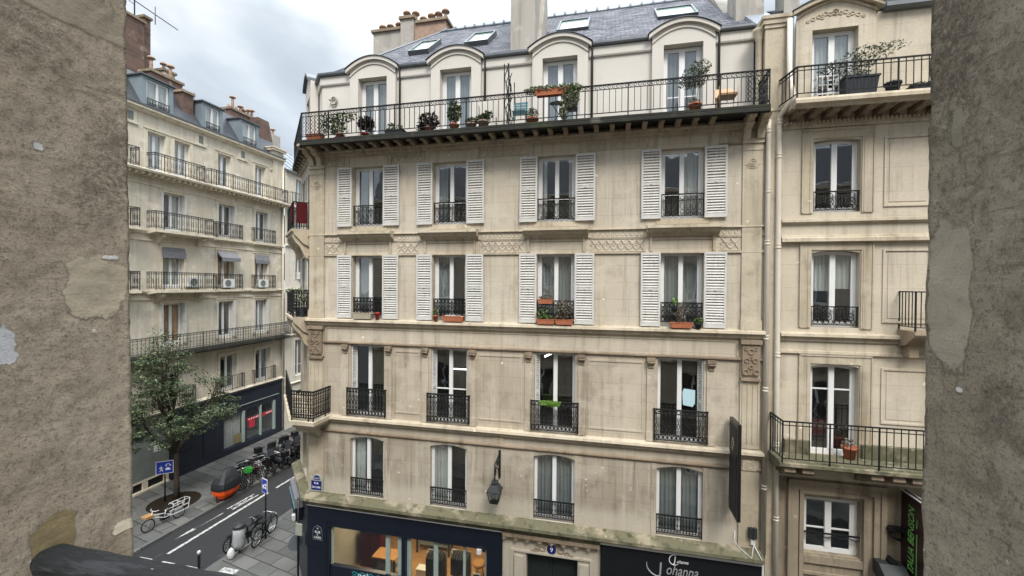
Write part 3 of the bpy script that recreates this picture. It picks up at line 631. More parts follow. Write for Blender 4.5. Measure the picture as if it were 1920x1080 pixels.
# pilasters
for xa, xb in ((-10.03, -9.46), (3.54, 4.03)):
    pl = MB(TM); pl.box((xa, -.045, 6.75), (xb, .02, 15.07)); pl.box((xa-.02, -.09, 15.07), (xb+.02, .0, 15.20)); pl.box((xa-.01, -.06, 14.88), (xb+.01, .0, 15.0))
    pl.box((xa-.02, -.08, 10.0), (xb+.02, 0, 10.25)); pl.box((xa-.005, -.055, 10.25), (xb+.005, 0, 10.31))
    pl.box((xa, -.045, 4.03), (xb, .02, 6.47)); pl.build('pilaster', 'trim', B)
    for k3 in range(3): 
        w3 = (xb-xa-.1)/3
    fl = MB(TM)
    for k3 in range(4): fl.box((xa+.06+k3*w3-.012, -.062, 6.9), (xa+.06+k3*w3+.012, -.046, 8.5))
    fl.build('fluting', 'trim', B)
    cp = MB(TM); cp.box((xa-.02, -.16, 9.62), (xb+.02, 0, 9.73)); cp.box((xa+.03, -.11, 8.78), (xb-.03, 0, 9.62)); cp.box((xa, -.13, 8.62), (xb, 0, 8.70))
    xc = (xa+xb)/2
    for k3, (dx, dz, r3) in enumerate(((0, 9.42, .07), (-.1, 9.18, .06), (.1, 9.18, .06), (0, 9.0, .05), (-.13, 8.86, .07), (.13, 8.86, .07), (-.12, 9.5, .04), (.12, 9.5, .04), (0, 9.24, .035))):
        cp.ring((xc+dx, -.12, dz), r3, r3, .02, n=8, m=4)
    cp.build('carved_capital', 'trim_dark', B)
    rs = MB(TM); rs.ring((xc, -.05, 14.55), .10, .10, .018, n=14, m=4); rs.ring((xc, -.05, 14.55), .05, .05, .02, n=10, m=4); rs.tube([(xa+.05, -.05, 14.5), (xc-.14, -.05, 14.5), (xc-.1, -.05, 14.42), (xc, -.05, 14.39), (xc+.1, -.05, 14.42), (xc+.14, -.05, 14.5), (xb-.05, -.05, 14.5)], .012, 4); rs.build('rosette', 'trim', B)
    rs = MB(TM); rs.box((xc-.17, -.07, 6.16), (xc+.17, 0, 6.44)); rs.ring((xc, -.07, 6.30), .09, .09, .015, n=12, m=4); rs.ring((xc, -.07, 6.30), .04, .04, .015, n=8, m=4); rs.build('rosette', 'trim', B)
rs = MB(TM); rs.box((-3.45, -.03, 6.16), (-3.13, 0, 6.46)); rs.ring((-3.29, -.03, 6.31), .10, .10, .014, n=12, m=4); rs.ring((-3.29, -.03, 6.31), .045, .045, .014, n=8, m=4); rs.build('rosette', 'trim', B)
# carved friezes between the window bays
def lattice(xa, xb):
    s = MB(TM); n = max(2, round((xb-xa)/.22)); st = (xb-xa)/n
    for k_ in range(n):
        a = xa+st*k_
        for p0, p1 in (((a, 12.22), (a+st, 12.52)), ((a, 12.52), (a+st, 12.22))): s.tube([(p0[0], -.006, p0[1]), (p1[0], -.006, p1[1])], .019, 4)
        s.ring((a, -.004, 12.37), .045, .045, .010, n=4, m=3)
    s.box((xa-.05, -.02, 12.17), (xb+.05, 0, 12.20)); s.box((xa-.05, -.02, 12.54), (xb+.05, 0, 12.57))
    n = max(2, round((xb-xa)/.13)); st = (xb-xa)/n
    for k_ in range(n): s.ring((xa+st*(k_+.5), -.006, 12.70), .042, .062, .012, n=8, m=3)
    s.build('frieze', 'frieze', B)
for a, b in ((-9.38, -8.86), (-6.72, -6.02), (-3.86, -2.56), (-.50, .98), (3.04, 3.48)): lattice(a, b)
for a, b in ((-9.40, -8.75), (-6.95, -5.85), (-3.95, -2.5), (-.62, 1.05), (3.0, 3.48)):
    s = MB(TM); n = max(2, round((b-a)/.24)); st = (b-a)/n
    s.box((a-.04, -.03, 15.41), (b+.04, 0, 15.44)); s.box((a-.04, -.03, 15.13), (b+.04, 0, 15.155)); s.box((a-.04, -.03, 15.155), (a-.015, 0, 15.41)); s.box((b+.015, -.03, 15.155), (b+.04, 0, 15.41))
    for k_ in range(n):
        u = a+st*k_; s.tube([(u+st*.08, -.01, 15.19), (u+st*.5, -.01, 15.38), (u+st*.92, -.01, 15.19)], .017, 4); s.tube([(u-st*.14, -.01, 15.37), (u, -.01, 15.28), (u+st*.14, -.01, 15.37), (u-st*.14, -.01, 15.37)], .014, 4)
    s.build('frieze', 'trim', B)
for c in CX:
    s = MB(); sweep(s, [(c+.96, D), (c-.96, D)], [(0, 12.92), (.30, 12.885), (.31, 12.80), (.24, 12.77), (.20, 12.70), (.10, 12.66), (.06, 12.60), (0, 12.58)]); s.build('window_ledge', 'trim', B)
    s = MB(TM)
    for a, b, zz in ((c-.87, c-.80, 0), (c+.80, c+.87, 0)): s.box((a, -.05, 12.17), (b, 0, 12.60))
    s.box((c-.80, -.035, 12.50), (c+.80, 0, 12.54)); s.build('panel', 'trim', B)
    s = MB(TM); s.box((c-.72, -.02, 15.08), (c-.69, 0, 15.42)); s.box((c+.69, -.02, 15.08), (c+.72, 0, 15.42)); s.box((c-.69, -.02, 15.39), (c+.69, 0, 15.42))
    s.build('panel', 'trim', B)
    s = MB(TM); s.box((c-.70, -.02, 12.93), (c+.70, .02, 13.075)); s.build('window_sill', 'trim', B)
    for sg in (-1, 1):
        x0 = c+sg*.80
        s = MB(TM); s.box((x0-.11, -.04, 6.76), (x0+.11, 0, 8.84)); s.box((x0-.12, -.06, 6.74), (x0+.12, 0, 7.0)); s.build('pilaster_strip', 'stone_mid', B)
        s = MB(TM); s.box((x0-.115, -.13, 9.03), (x0+.115, 0, 9.13)); s.box((x0-.09, -.10, 8.93), (x0+.09, 0, 9.03)); s.box((x0-.07, -.07, 8.84), (x0+.07, 0, 8.93)); s.tube([(x0-.1, -.12, 8.99), (x0+.1, -.12, 8.99)], .025, 6); s.build('bracket', 'trim_dark', B)
    for a, b in ((c-.76, c-.62), (c+.62, c+.76)):
        s = MB(TM); s.box((a, -.02, 4.03), (b, 0, 6.11)); s.build('window_surround', 'stone_low', B)
for a, b in ((CX[0]+.99, CX[1]-.99), (CX[1]+.99, CX[2]-.99), (CX[2]+.99, CX[3]-.99)):
    s = MB(TM)
    for f0, f1, g0, g1 in ((a, a+.05, 6.95, 9.0), (b-.05, b, 6.95, 9.0), (a+.05, b-.05, 8.95, 9.0), (a+.05, b-.05, 6.95, 7.0)): s.box((f0, -.018, g0), (f1, 0, g1))
    s.build('panel', 'stone_mid', B)
for a, b in ((-9.40, 3.48),):
    s = MB(TM); s.box((a, -.02, 9.66), (b, 0, 9.69)); s.box((a, -.02, 9.28), (a+.04, 0, 9.66)); s.box((b-.04, -.02, 9.28), (b, 0, 9.66)); s.build('panel', 'trim', B)

# windows, shutters and guards of the street front
cu = {'A': [('leftedge', 'curtain_grey'), ('leftedge', 'curtain_grey'), ('edges', 'curtain'), ('right', 'curtain')],
      'B': [('left', 'curtain_grey'), ('left', 'curtain_grey'), ('both', 'curtain_grey'), ('both', 'curtain_grey')],
      'C': [None, None, None, None], 'D': [('leftedge', 'curtain'), ('left', 'curtain'), ('both', 'curtain_grey'), ('both', 'curtain_grey')]}
for key, OO in (('A', OA), ('B', OB), ('C', OC), ('D', OD)):
    for i, o in enumerate(OO):
        cc = cu[key][i]
        window(B, TM, o[0], o[1], o[2], o[3], d=.19 if key != 'D' else .12, arch=.10 if key == 'D' else 0, curtain=cc[0] if cc else None, cmat=cc[1] if cc else 'curtain', fw=.085 if key in 'AB' else .055, mw=.12, low=.13, room=1.6 if key == 'C' else 1.0, bars=(.36,) if key == 'A' and i != 0 else (() if key != 'C' or i != 1 else (.45,)))
mid = {'A': .5, 'B': .49}
proto = {}
for key, OO in (('A', OA), ('B', OB)):
    for i, o in enumerate(OO):
        for sg in (-1, 1):
            w_ = .54 if sg < 0 else .575; h_ = o[3]-o[2]-.02
            kk = (key, sg)
            x0 = o[0]-w_ if sg < 0 else o[1]
            if kk not in proto:
                a = shutter_mb(lambda u, d, z: (u, d, z), w_, h_).build('shutter', 'shutter', None, org=Vector((0, 0, 0))); proto[kk] = a; sh = a
            else: sh = proto[kk].copy(); COL.objects.link(sh)
            sh.parent = B; sh.location = Vector((x0, D-.075, o[2]+.01))-Vector(B.location); sh.rotation_euler = (random.uniform(-.008, .008), random.uniform(-.006, .006), random.uniform(-.07, .0)*(.6 if sg > 0 else -.0))
for i, o in enumerate(OC):   # folded shutters inside the reveal
    for sg in ((-1,) if i < 3 else (1,)):
        x = o[0]+.01 if sg < 0 else o[1]-.01
        s = shutter_mb(lambda u, d, z, x=x, sg=sg: (x-sg*(u*.30+.005*0+d*.5), D+.02+u*.45+d*.3, z), .36, 2.36); s2 = MB(); s2.v = [v+Vector((0, 0, 6.74)) for v in s.v]; s2.f = s.f; s2.sm = s.sm
        s2.build('shutter', 'shutter', B)
for o in OA: iron_guard(TM, o[0], o[1], 13.14, 13.80, 'A', d=.06, n=7).build('window_guard', 'iron', B)
for o in OB: iron_guard(TM, o[0], o[1], 10.12, 10.72, 'C', d=.06, n=9).build('window_guard', 'iron', B)
for c in CX:
    g3 = iron_guard(TM, c-.715, c+.715, 6.78, 7.70, 'C', d=-.10, n=12)
    for xx in (c-.715, c+.715):
        g3.box((xx-.014, -.1, 7.665), (xx+.014, 0, 7.70)); g3.box((xx-.012, -.1, 6.8), (xx+.012, 0, 6.82))
        for kk in range(2): g3.box((xx-.008, -.035-.035*kk, 6.8), (xx+.008, -.025-.035*kk, 7.68))
    g3.build('window_guard', 'iron', B)
for o in OD: iron_guard(TM, o[0], o[1], 4.08, 4.64, 'D', d=.03, n=15).build('window_guard', 'iron', B)
# chamfer windows, balconies
for j, o in enumerate(CH):
    window(B, TC, *o, d=.16, curtain=None, fw=.07)
for o in SIDE: window(B, TS, *o, d=.16, fw=.07, room=.6)
for z0, h_ in ((10.02, 2.1), (13.08, 1.98)):
    for x0 in (-2.05-.5, -.95):
        s = shutter_mb(lambda u, d, z, x0=x0, z0=z0: TC(x0+u, d-.07, z0+z), .5, h_); s.build('shutter', 'shutter', B)
CB = lambda o1, a=-.35, b=-2.65: [TC(b, 0, 0)[:2], TC(b, -o1, 0)[:2], TC(a, -o1, 0)[:2], TC(a, 0, 0)[:2]]
for z0, sty in ((13.05, 'grey'), (10.0, 'cast')):
    bs = MB(TC); bs.prism([(-.58, z0), (-.58, z0-.07), (-.52, z0-.1), (-.50, z0-.18), (-.38, z0-.3), (-.2, z0-.50), (0, z0-.6), (0, z0)], -2.75, -.28, 'x'); 
    for ux in (-2.6, -.52):
        bs.prism([(-.52, z0-.12), (-.54, z0-.28), (-.42, z0-.48), (-.3, z0-.6), (-.15, z0-.95), (0, z0-1.05), (0, z0-.12)], ux, ux+.16, 'x')
    bs.build('balcony_slab', 'trim', B)
    pth = CB(.5)
    railing(pth, z0, .95, 'bars' if z0 > 12 else 'cast', .09, .011).build('balcony_railing', 'iron', B)
W2 = [(-12.55, 14.62), (-10.02, 11.93), (-9.22, 11.93), (-9.22, D)]
bs = MB(); bs.prism([(-12.62, 14.75), (-12.62, 14.58), (-10.05, 11.84), (-9.13, 11.84), (-9.13, D), (-10, D), (-12.1, 14.9)], 6.60, 6.72, 'z'); bs.prism([(-12.5, 14.75), (-12.5, 14.62), (-9.99, 11.95), (-9.22, 11.95), (-9.22, D), (-10, D), (-12.1, 14.9)], 6.48, 6.60, 'z')
bs.build('balcony_slab', 'trim', B)
railing(W2, 6.72, .98, 'cast', .085, .012).build('balcony_railing', 'iron', B)
bk = MB(TM); bk.prism([(-.75, 6.48), (-.7, 6.3), (-.3, 6.15), (-.1, 5.95), (0, 5.9), (0, 6.48)], -9.98, -9.55, 'x'); bk.build('bracket', 'trim', B)
# the long balcony railing
RP = [(3.92, D-.05), (3.92, 11.98), (-9.72, 11.98), (-12.14, 14.57), (-12.14, 20)]
L1 = 3.92+9.72
rl = railing(RP, 15.80, .88, 'long', .165, lattice=((12.72, 13.6), (.04, .55)))
rl.build('balcony_railing', 'iron', B)
tl = MB()   # trellis divider
for kk in range(5): tl.tube([(-2.93-.012*kk*0+.05*sin(j*.9+kk*1.3), 12.02+.14*kk, 15.84+1.72*j/16) for j in range(17)], .014, 4)
for x in (-2.99, -2.86): tl.box((x-.012, 11.99, 15.8), (x+.012, 12.02, 17.55)); tl.box((x-.012, 12.75, 15.8), (x+.012, 12.78, 17.35))
tl.build('balcony_divider', 'iron', B)

# attic storey
AY = 13.35; TA = lambda u, d, z: (u, AY+d, z)
AP = [(3.95, AY), (-9.98, AY), (-12.0, 15.4), (-12.0, 38)]
DC = [-7.93, -4.93, -1.53, 2.05]
mb = MB(TA); wall(mb, -9.98, 3.95, 15.8, 18.4, [(c-.75, c+.75, 15.8, 18.4) for c in DC]); mb.build('attic_wall', 'plaster', B)
mb = MB(); mb.poly([(-9.98, AY, 15.8), (-12.0, 15.4, 15.8), (-12.0, 15.4, 18.4), (-9.98, AY, 18.4)]).poly([(-12, 15.4, 15.8), (-12, 38, 15.8), (-12, 38, 18.4), (-12, 15.4, 18.4)]); mb.build('attic_wall', 'plaster', B)
segs = [[(3.95, AY), (DC[3]+.87, AY)]]+[[(DC[k]-.87, AY), (DC[k-1]+.87, AY)] for k in (3, 2, 1)]+[[(DC[0]-.87, AY), (-9.98, AY), (-12.0, 15.4), (-12.0, 38)]]
for sg_ in segs:
    mb = MB(); sweep(mb, sg_, [(-.02, 18.15), (.05, 18.15), (.07, 18.19), (.07, 18.44), (-.02, 18.46)]); mb.build('eaves_band', 'plaster', B)
    mb = MB(); sweep(mb, sg_, [(-.2, 18.47), (.10, 18.45), (.15, 18.46), (.17, 18.50), (.17, 18.56), (.14, 18.56), (.10, 18.52), (-.2, 18.54)]); mb.build('gutter', 'gutter', B)
def dormer(c, T, hw=.86, sz=18.48, rise=.38, mat='plaster', back=1.25, f=-.15):
    d_ = MB(T); N = 14
    A = [(c-hw+2*hw*k/N, sz+rise*(1-(2*k/N-1)**2)) for k in range(N+1)]
    for a, b, z0, z1 in ((c-hw, c-.54, 15.82, sz), (c+.54, c+hw, 15.82, sz), (c-.54, c+.54, 18.22, sz)):
        d_.box((a, f, z0), (b, f+.32, z1))
    d_.prism([A[0]]+A[1:-1]+[A[-1]], f, f+.32, 'y')
    d_.box((c-hw, f+.32, 17.5), (c-hw+.06, back, sz)); d_.box((c+hw-.06, f+.32, 17.5), (c+hw, back, sz))
    dw = d_.build('dormer', mat, B)
    m_ = MB(T)
    for k in range(N):
        (a, za), (b, zb) = A[k], A[k+1]
        s1 = 1+.10/hw
        def ex(x): return c+(x-c)*s1
        m_.prism([(ex(a), za-.07), (ex(b), zb-.07), (ex(b), zb+.045), (ex(a), za+.045)], f-.11, f+.02, 'y')
        m_.prism([(a, za-.20), (b, zb-.20), (b, zb-.15), (a, za-.15)], f-.035, f+.01, 'y')
    m_.build('arched_moulding', mat, dw)
    r_ = MB(T)
    for k in range(N):
        (a, za), (b, zb) = A[k], A[k+1]
        ex = lambda x: c+(x-c)*(1+.14/hw)
        r_.prism([(ex(a), za+.047), (ex(b), zb+.047), (ex(b), zb+.058), (ex(a), za+.058)], f-.15, back+.5, 'y')
    r_.build('dormer_roof', 'gutter', dw)
    return dw
for i, c in enumerate(DC):
    dormer(c, TA)
    window(B, TA, c-.54, c+.54, 15.9, 18.2, d=.1, fw=.10, mw=.16, low=.25, curtain='both', cmat='curtain_grey', bars=((.38,) if i == 3 else ()))  # grey curtains added to imitate pale sky mirrored in the panes
    for xx in (c+.93,): 
        pi_ = MB(TA); pi_.tube([(xx+.05, -.06, 15.85), (xx+.05, -.06, 18.35), (xx+.05, -.1, 18.47)], .035, 8); pi_.build('drainpipe', 'iron_grey', B)
dm = MB(TC); dm.box((-1.85, .2, 15.8), (-1.2, .5, 18.5)); 
# chamfer dormer
TCA = lambda u, d, z: (-9.98+q*u+q*d, AY-q*u+q*d, z)
N = 10; dd = MB(TCA); A = [(-2.1+1.4*k/N, 18.6+.35*(1-(2*k/N-1)**2)) for k in range(N+1)]
dd.box((-2.1, -.3, 15.82), (-1.85, .3, 18.6)); dd.box((-.95, -.3, 15.82), (-.7, .3, 18.6)); dd.box((-1.85, -.3, 18.1), (-.95, .3, 18.6)); dd.prism(A, -.3, .5, 'y'); dz = dd.build('dormer', 'plaster', B)
m_ = MB(TCA)
for k in range(N): (a, za), (b, zb) = A[k], A[k+1]; m_.prism([(a, za+.003), (b, zb+.003), (b, zb+.10), (a, za+.10)], -.42, .7, 'y')
m_.build('dormer_roof', 'gutter', dz)
window(B, TCA, -1.85, -.95, 15.9, 18.1, d=-.1, fw=.07)
# roof
SL = .85; EY, EZ = 13.42, 18.55; RY = 18.0; RZ = EZ+(RY-EY)*SL
rz = lambda y: EZ+(y-EY)*SL
rf = MB(); rf.poly([(-10.0, EY, EZ), (4.0, EY, EZ), (4.0, RY, RZ), (-7.4, RY, RZ)]); rf.poly([(-10.0, EY, EZ), (-7.4, RY, RZ), (-7.4, 22, RZ-.8), (-12.05, 15.42, EZ)])
rf.poly([(-12.05, 15.42, EZ), (-7.4, 22, RZ-.8), (-7.4, 38, RZ-.8), (-12.05, 38, EZ)]); rf.poly([(-7.4, RY, RZ), (4, RY, RZ), (4, 24, EZ), (-7.4, 24, EZ)])
ro = rf.build('roof', 'slate', B)
rg = MB(); rg.tube([(-7.4, RY, RZ+.02), (4, RY, RZ+.02)], .07, 6); rg.tube([(-10, EY, EZ+.02), (-7.4, RY, RZ+.02)], .035, 5)
for k in range(26): rg.box((-7.2+k*.44, RY-.08, RZ+.03), (-7.12+k*.44, RY+.08, RZ+.13))
rg.build('ridge', 'zinc', ro)
rg = MB(); rg.poly([(-10.0, 13.33, 18.53), (4.0, 13.33, 18.53), (4.0, EY+.35, rz(EY+.35)+.02), (-10.0, EY+.35, rz(EY+.35)+.02)]); rg.build('zinc_flashing', 'zinc', ro)
for xa, xb, ya, yb, zt in ((-7.32, -6.62, 14.85, 15.95, .12), (-5.20, -4.42, 15.1, 16.2, .12), (-1.86, -.84, 15.5, 16.75, .05), (1.62, 2.82, 15.6, 16.75, .05)):
    s = MB(); T2 = lambda u, v, n_: (u, v-n_*.65, rz(v)+n_*.76)
    s.T = T2
    for a0, a1, b0, b1 in ((xa-.06, xa, ya-.06, yb+.06), (xb, xb+.06, ya-.06, yb+.06), (xa, xb, ya-.06, ya), (xa, xb, yb, yb+.06)): s.box((a0, b0, .0), (a1, b1, zt+.05))
    so_ = s.build('skylight', 'gutter', ro)
    s = MB(T2); s.poly([(xa, ya, zt), (xb, ya, zt), (xb, yb, zt), (xa, yb, zt)]); s.build('glass', 'skyglass', so_)
def pot(mb, x, y, z, h=.55, r=.12, hat=True):
    r *= .8
    mb.lathe((x, y, z), [(r*1.1, 0), (r, .06), (r*.85, h*.5), (r*.95, h*.55), (r*.8, h*.62), (r*.8, h)], 10)
    if hat: mb.lathe((x, y, z+h), [(r*.3, -.02), (r*2.0, -.01), (r*1.9, .04), (r*1.2, .12), (r*.2, .17)], 10)
ch = MB(); ch.prism([(-3.27, 13.95), (-2.45, 13.95), (-2.45, 15.6), (-3.27, 15.6)], 18.6, 26, 'z'); ch.prism([(14.2, 18.9), (15.9, rz(15.9)), (15.6, 22.5)], -2.449, -2.3, 'x')
ch.box((-3.35, 13.85, 26), (-2.37, 15.7, 26.2)); chs = ch.build('chimney', 'cement', ro)
for yy in (14.2, 14.8, 15.3): p_ = MB(); pot(p_, -2.86, yy, 26.2); p_.build('chimney_pot', 'clay', chs)
ch = MB(); ch.box((-11.0, 18.4, 19), (-9.55, 19.1, 23.05)); ch.box((-9.55, 18.3, 19), (-8.9, 19.2, 23.45)); chl = ch.build('chimney', 'cement', ro)
ch = MB(); ch.box((-8.89, 18.4, 19), (-7.35, 19.1, 23.22)); ch2 = ch.build('chimney', 'clay', ro)
ch = MB(); ch.box((-11.08, 18.3, 23.05), (-9.56, 19.2, 23.17)); ch.box((-9.62, 18.22, 23.45), (-8.83, 19.28, 23.58)); ch.box((-8.82, 18.3, 23.22), (-7.25, 19.2, 23.34)); ch.build('coping', 'trim_dark', chl)
for px_, z_, sc_ in ((-10.7, 23.17, 1), (-10.3, 23.17, 1), (-9.85, 23.17, 1.1), (-9.45, 23.58, 1.35), (-9.0, 23.58, 1.1), (-8.6, 23.34, .9), (-8.2, 23.34, 1.2), (-7.85, 23.34, 1.35), (-7.5, 23.34, 1.6)):
    p_ = MB(); pot(p_, px_, 18.75, z_, .30*sc_, .12); p_.build('chimney_pot', 'clay', chl)
p_ = MB(); pot(p_, -3.95, 18, RZ+.02, .35, .13); p_.build('chimney_pot', 'clay', ro)
pw = MB(); pw.prism([(13.3, 18.4), (13.9, 18.75), (18.0, RZ+.35), (18.0, 18.4)], 3.62, 3.99, 'x'); pw.box((3.72, 14.3, 19.0), (4.5, 15.3, 23.5)); pw.box((4.9, 13.9, 19.0), (5.3, 14.6, 21.5)); pw.build('party_wall', 'cement', B)

# ---------------- ground floor: navy shopfront with a lit shop inside
sf = MB(TM)
for a, b, c, e2 in ((-10.02, -9.17, 0, 3.59), (-3.62, -3.12, 0, 3.59), (-9.17, -3.62, 2.93, 3.59), (-6.50, -6.36, .1, 2.93)): sf.box((a, -.10, c), (b, .15, e2))
sf.box((-9.17, -.06, 0), (-6.50, .1, 1.58)); sf.box((-9.30, -.112, .1), (-9.27, -.10, 3.1)); sf.box((-9.3, -.112, 3.07), (-3.4, -.10, 3.10)); sf.box((-9.95, -.112, 2.2), (-9.35, -.10, 2.22))
shf = sf.build('shopfront', 'navy', B)
tr_ = MB(TM); tr_.box((-10.02, -.14, 3.57), (-3.12, -.10, 3.60)); tr_.build('zinc_strip', 'white', shf)
sf = MB(TC); sf.box((-2.97, -.08, 0), (-.0, .15, 3.59)); sf.build('shopfront', 'navy', B)
sf = MB(TS); sf.box((-23, -.08, 0), (-.0, .15, 3.59)); sf.build('shopfront', 'navy', B)
fr_ = MB(TM)
for a, b, c, e2 in ((-9.16, -6.51, 2.87, 2.92), (-9.16, -9.10, 1.59, 2.87), (-7.12, -6.98, .12, 2.87), (-6.68, -6.51, 1.59, 2.87), (-6.35, -3.63, 2.87, 2.92), (-6.35, -6.22, .12, 2.87), (-5.42, -5.28, .12, 2.87), (-4.42, -4.34, .12, 2.87), (-3.69, -3.63, .12, 2.87)): fr_.box((a, .0, c), (b, .07, e2))
simple('frame_pale', 'pale grey green frame', (.30, .36, .33), .5, 0, .4, .2, 3)
fr_.build('window_frame', 'frame_pale', shf)
MB(TM).poly([(-9.15, .03, 1.6), (-6.5, .03, 1.6), (-6.5, .03, 2.9), (-9.15, .03, 2.9)]).poly([(-6.34, .03, .12), (-3.64, .03, .12), (-3.64, .03, 2.9), (-6.34, .03, 2.9)]).build('glass', 'glass', shf)
ms = MB(TM); ms.box((-3.92, -.18, 2.80), (-3.78, -.11, 2.94)); ms.build('alarm_box', 'white_plastic', shf)
add_text('lettering', 'noku', .30, 'letter_white', shf, TM, -7.80, -.068, 1.40, .002)
sg_ = MB(TM)
for kk in range(3): sg_.tube([(-8.32+1.0*j/16, -.064, 1.48-.05*kk+.035*sin(j*1.3+kk*2)) for j in range(17)], .008, 4)
sg_.build('brush_stroke', 'letter_teal', shf)
# shop interior
rm = MB(TM); rm.poly([(-9.9, 5.5, .02), (-3.2, 5.5, .02), (-3.2, 5.5, 3.3), (-9.9, 5.5, 3.3)]).poly([(-9.6, .16, .02), (-9.6, 5.5, .02), (-9.6, 5.5, 3.3), (-9.6, .16, 3.3)]).poly([(-3.3, .16, .02), (-3.3, 5.5, .02), (-3.3, 5.5, 3.3), (-3.3, .16, 3.3)]).poly([(-9.9, .16, 3.3), (-3.2, .16, 3.3), (-3.2, 5.5, 3.3), (-9.9, 5.5, 3.3)])
t = simple('shop_wall', 'cream shop wall', (.34, .33, .28), .9); rm.build('shop_wall', 'shop_wall', shf)
p = Mat('oak parquet', (.36, .20, .085), .5); b = brick(p, (0, 0, 0), .9, .11, .004); p.mix(b.outputs['Color'], (.45, .27, .12), amt=.7).mix(b.outputs['Fac'], (.15, .08, .035), amt=.7); M['parquet'] = p.m
MB(TM).poly([(-9.6, .16, .13), (-3.3, .16, .13), (-3.3, 5.5, .13), (-9.6, 5.5, .13)]).build('shop_floor', 'parquet', shf)
lp = MB(TM)
for x in (-8.6, -7.4, -5.8, -4.4): lp.box((x, 1.4, 3.24), (x+.35, 1.75, 3.28)); lp.box((x, 3.4, 3.24), (x+.35, 3.75, 3.28))
lp.build('ceiling_lamp', 'warm_on', shf)
for x in (-8.3, -6.6, -4.6):
    ld = bpy.data.lights.new('shop_lamp', 'AREA'); ld.energy = 30; ld.size = .8; ld.color = (1, .78, .5); lo = bpy.data.objects.new('shop_lamp', ld); COL.objects.link(lo); lo.location = (x, D+2.0, 3.2)
def shop_thing(name, label, cat, mbs):
    p0 = mbs[0][0]; o = None
    for k, (mb, mat, nm) in enumerate(mbs):
        if k == 0: o = thing(name, mb.v[0], label, cat)
        mb.build(nm, mat, o)
    return o
def table(x, y, w_, dp, h, lab, mat='wood'):
    t_ = MB(); t_.box((x-w_/2, y-dp/2, h-.05), (x+w_/2, y+dp/2, h)); l_ = MB()
    for sx in (-1, 1):
        for sy in (-1, 1): l_.box((x+sx*(w_/2-.06)-.03, y+sy*(dp/2-.06)-.03, .13), (x+sx*(w_/2-.06)+.03, y+sy*(dp/2-.06)+.03, h-.05))
    sh_ = MB(); sh_.box((x-w_/2+.1, y-dp/2+.1, h*.5), (x+w_/2-.1, y+dp/2-.1, h*.5+.03)); sh_.box((x-w_/2+.15, y-dp/2+.12, h*.5+.03), (x+.1, y+dp/2-.12, h*.5+.22))
    o = thing('display_table', (x, y, .13), lab, 'table'); t_.build('table_top', mat, o); l_.build('leg', 'darkpot', o); sh_.build('shelf', 'greypanel', o)
table(-8.05, 14.6, .95, .62, 1.0, 'wooden topped display table behind the left shop window', 'wood_orange')
table(-4.15, 14.0, .85, .6, .85, 'pale display table in the right half of the shop window', 'wood')
table(-6.9, 16.4, 1.5, .5, .9, 'long dark display table deep inside the shop', 'darkpot')
o = thing('display_cabinet', (-8.9, 15.3, .13), 'dark red cabinet standing at the left inside the shop', 'cabinet')
s = MB(); s.box((-9.35, 14.9, .13), (-8.5, 15.6, 1.5)); s.build('cabinet_body', 'red', o); s = MB(); s.box((-9.4, 14.85, 1.5), (-8.45, 15.65, 1.55)); s.build('cabinet_top', 'black', o)
s = MB(); s.box((-9.3, 14.885, .8), (-8.95, 14.9, 1.45)); s.box((-8.9, 14.885, .8), (-8.55, 14.9, 1.45)); s.build('door', 'red', o)
for k_, (gx, gy, mt_, lb_) in enumerate(((-5.85, 14.1, 'tarp', 'black coats on a rail just inside the shop door'), (-5.0, 14.3, 'darkpot', 'charcoal garments on a rail in the middle of the shop'), (-8.75, 16.6, 'basket', 'pale garments on a rail at the back left of the shop'), (-3.75, 15.4, 'tarp', 'black garments on a rail against the right shop wall'))):
    o = thing('clothes_rail', (gx, gy, .13), lb_, 'clothes rail'); s = MB(); s.tube([(gx-.35, gy, .13), (gx-.35, gy, 1.75), (gx+.35, gy, 1.75), (gx+.35, gy, .13)], .015, 5); s.build('rail_frame', 'chrome', o)
    s = MB()
    for j_ in range(7): xx = gx-.28+.09*j_; hh = random.uniform(.5, .85); s.rings([[(xx-.03, gy-.10, 1.66), (xx+.02, gy-.10, 1.66), (xx+.02, gy+.10, 1.66), (xx-.03, gy+.10, 1.66)], [(xx-.04, gy-.24, 1.55), (xx+.03, gy-.24, 1.55), (xx+.03, gy+.24, 1.55), (xx-.04, gy+.24, 1.55)], [(xx-.05, gy-.22, 1.55-hh), (xx+.04, gy-.24, 1.55-hh), (xx+.04, gy+.23, 1.55-hh), (xx-.05, gy+.22, 1.55-hh)]], sm=False)
    s.build('garment', mt_, o)
for k_, (bx, by, bz, mt_, lb_) in enumerate(((-8.35, 14.35, .13, 'greypanel', 'grey box under the amber table'), (-7.35, 14.2, .13, 'terracotta', 'terracotta coloured box beside the amber table'), (-6.75, 14.9, .13, 'white', 'white box on the shop floor near the door'))):
    o = thing('box', (bx, by, bz), lb_, 'box'); s = MB(); s.box((bx-.2, by-.15, bz), (bx+.2, by+.15, bz+.3)); s.build('box_body', mt_, o); s = MB(); s.box((bx-.21, by-.16, bz+.301), (bx+.21, by+.16, bz+.35)); s.build('lid', mt_, o)
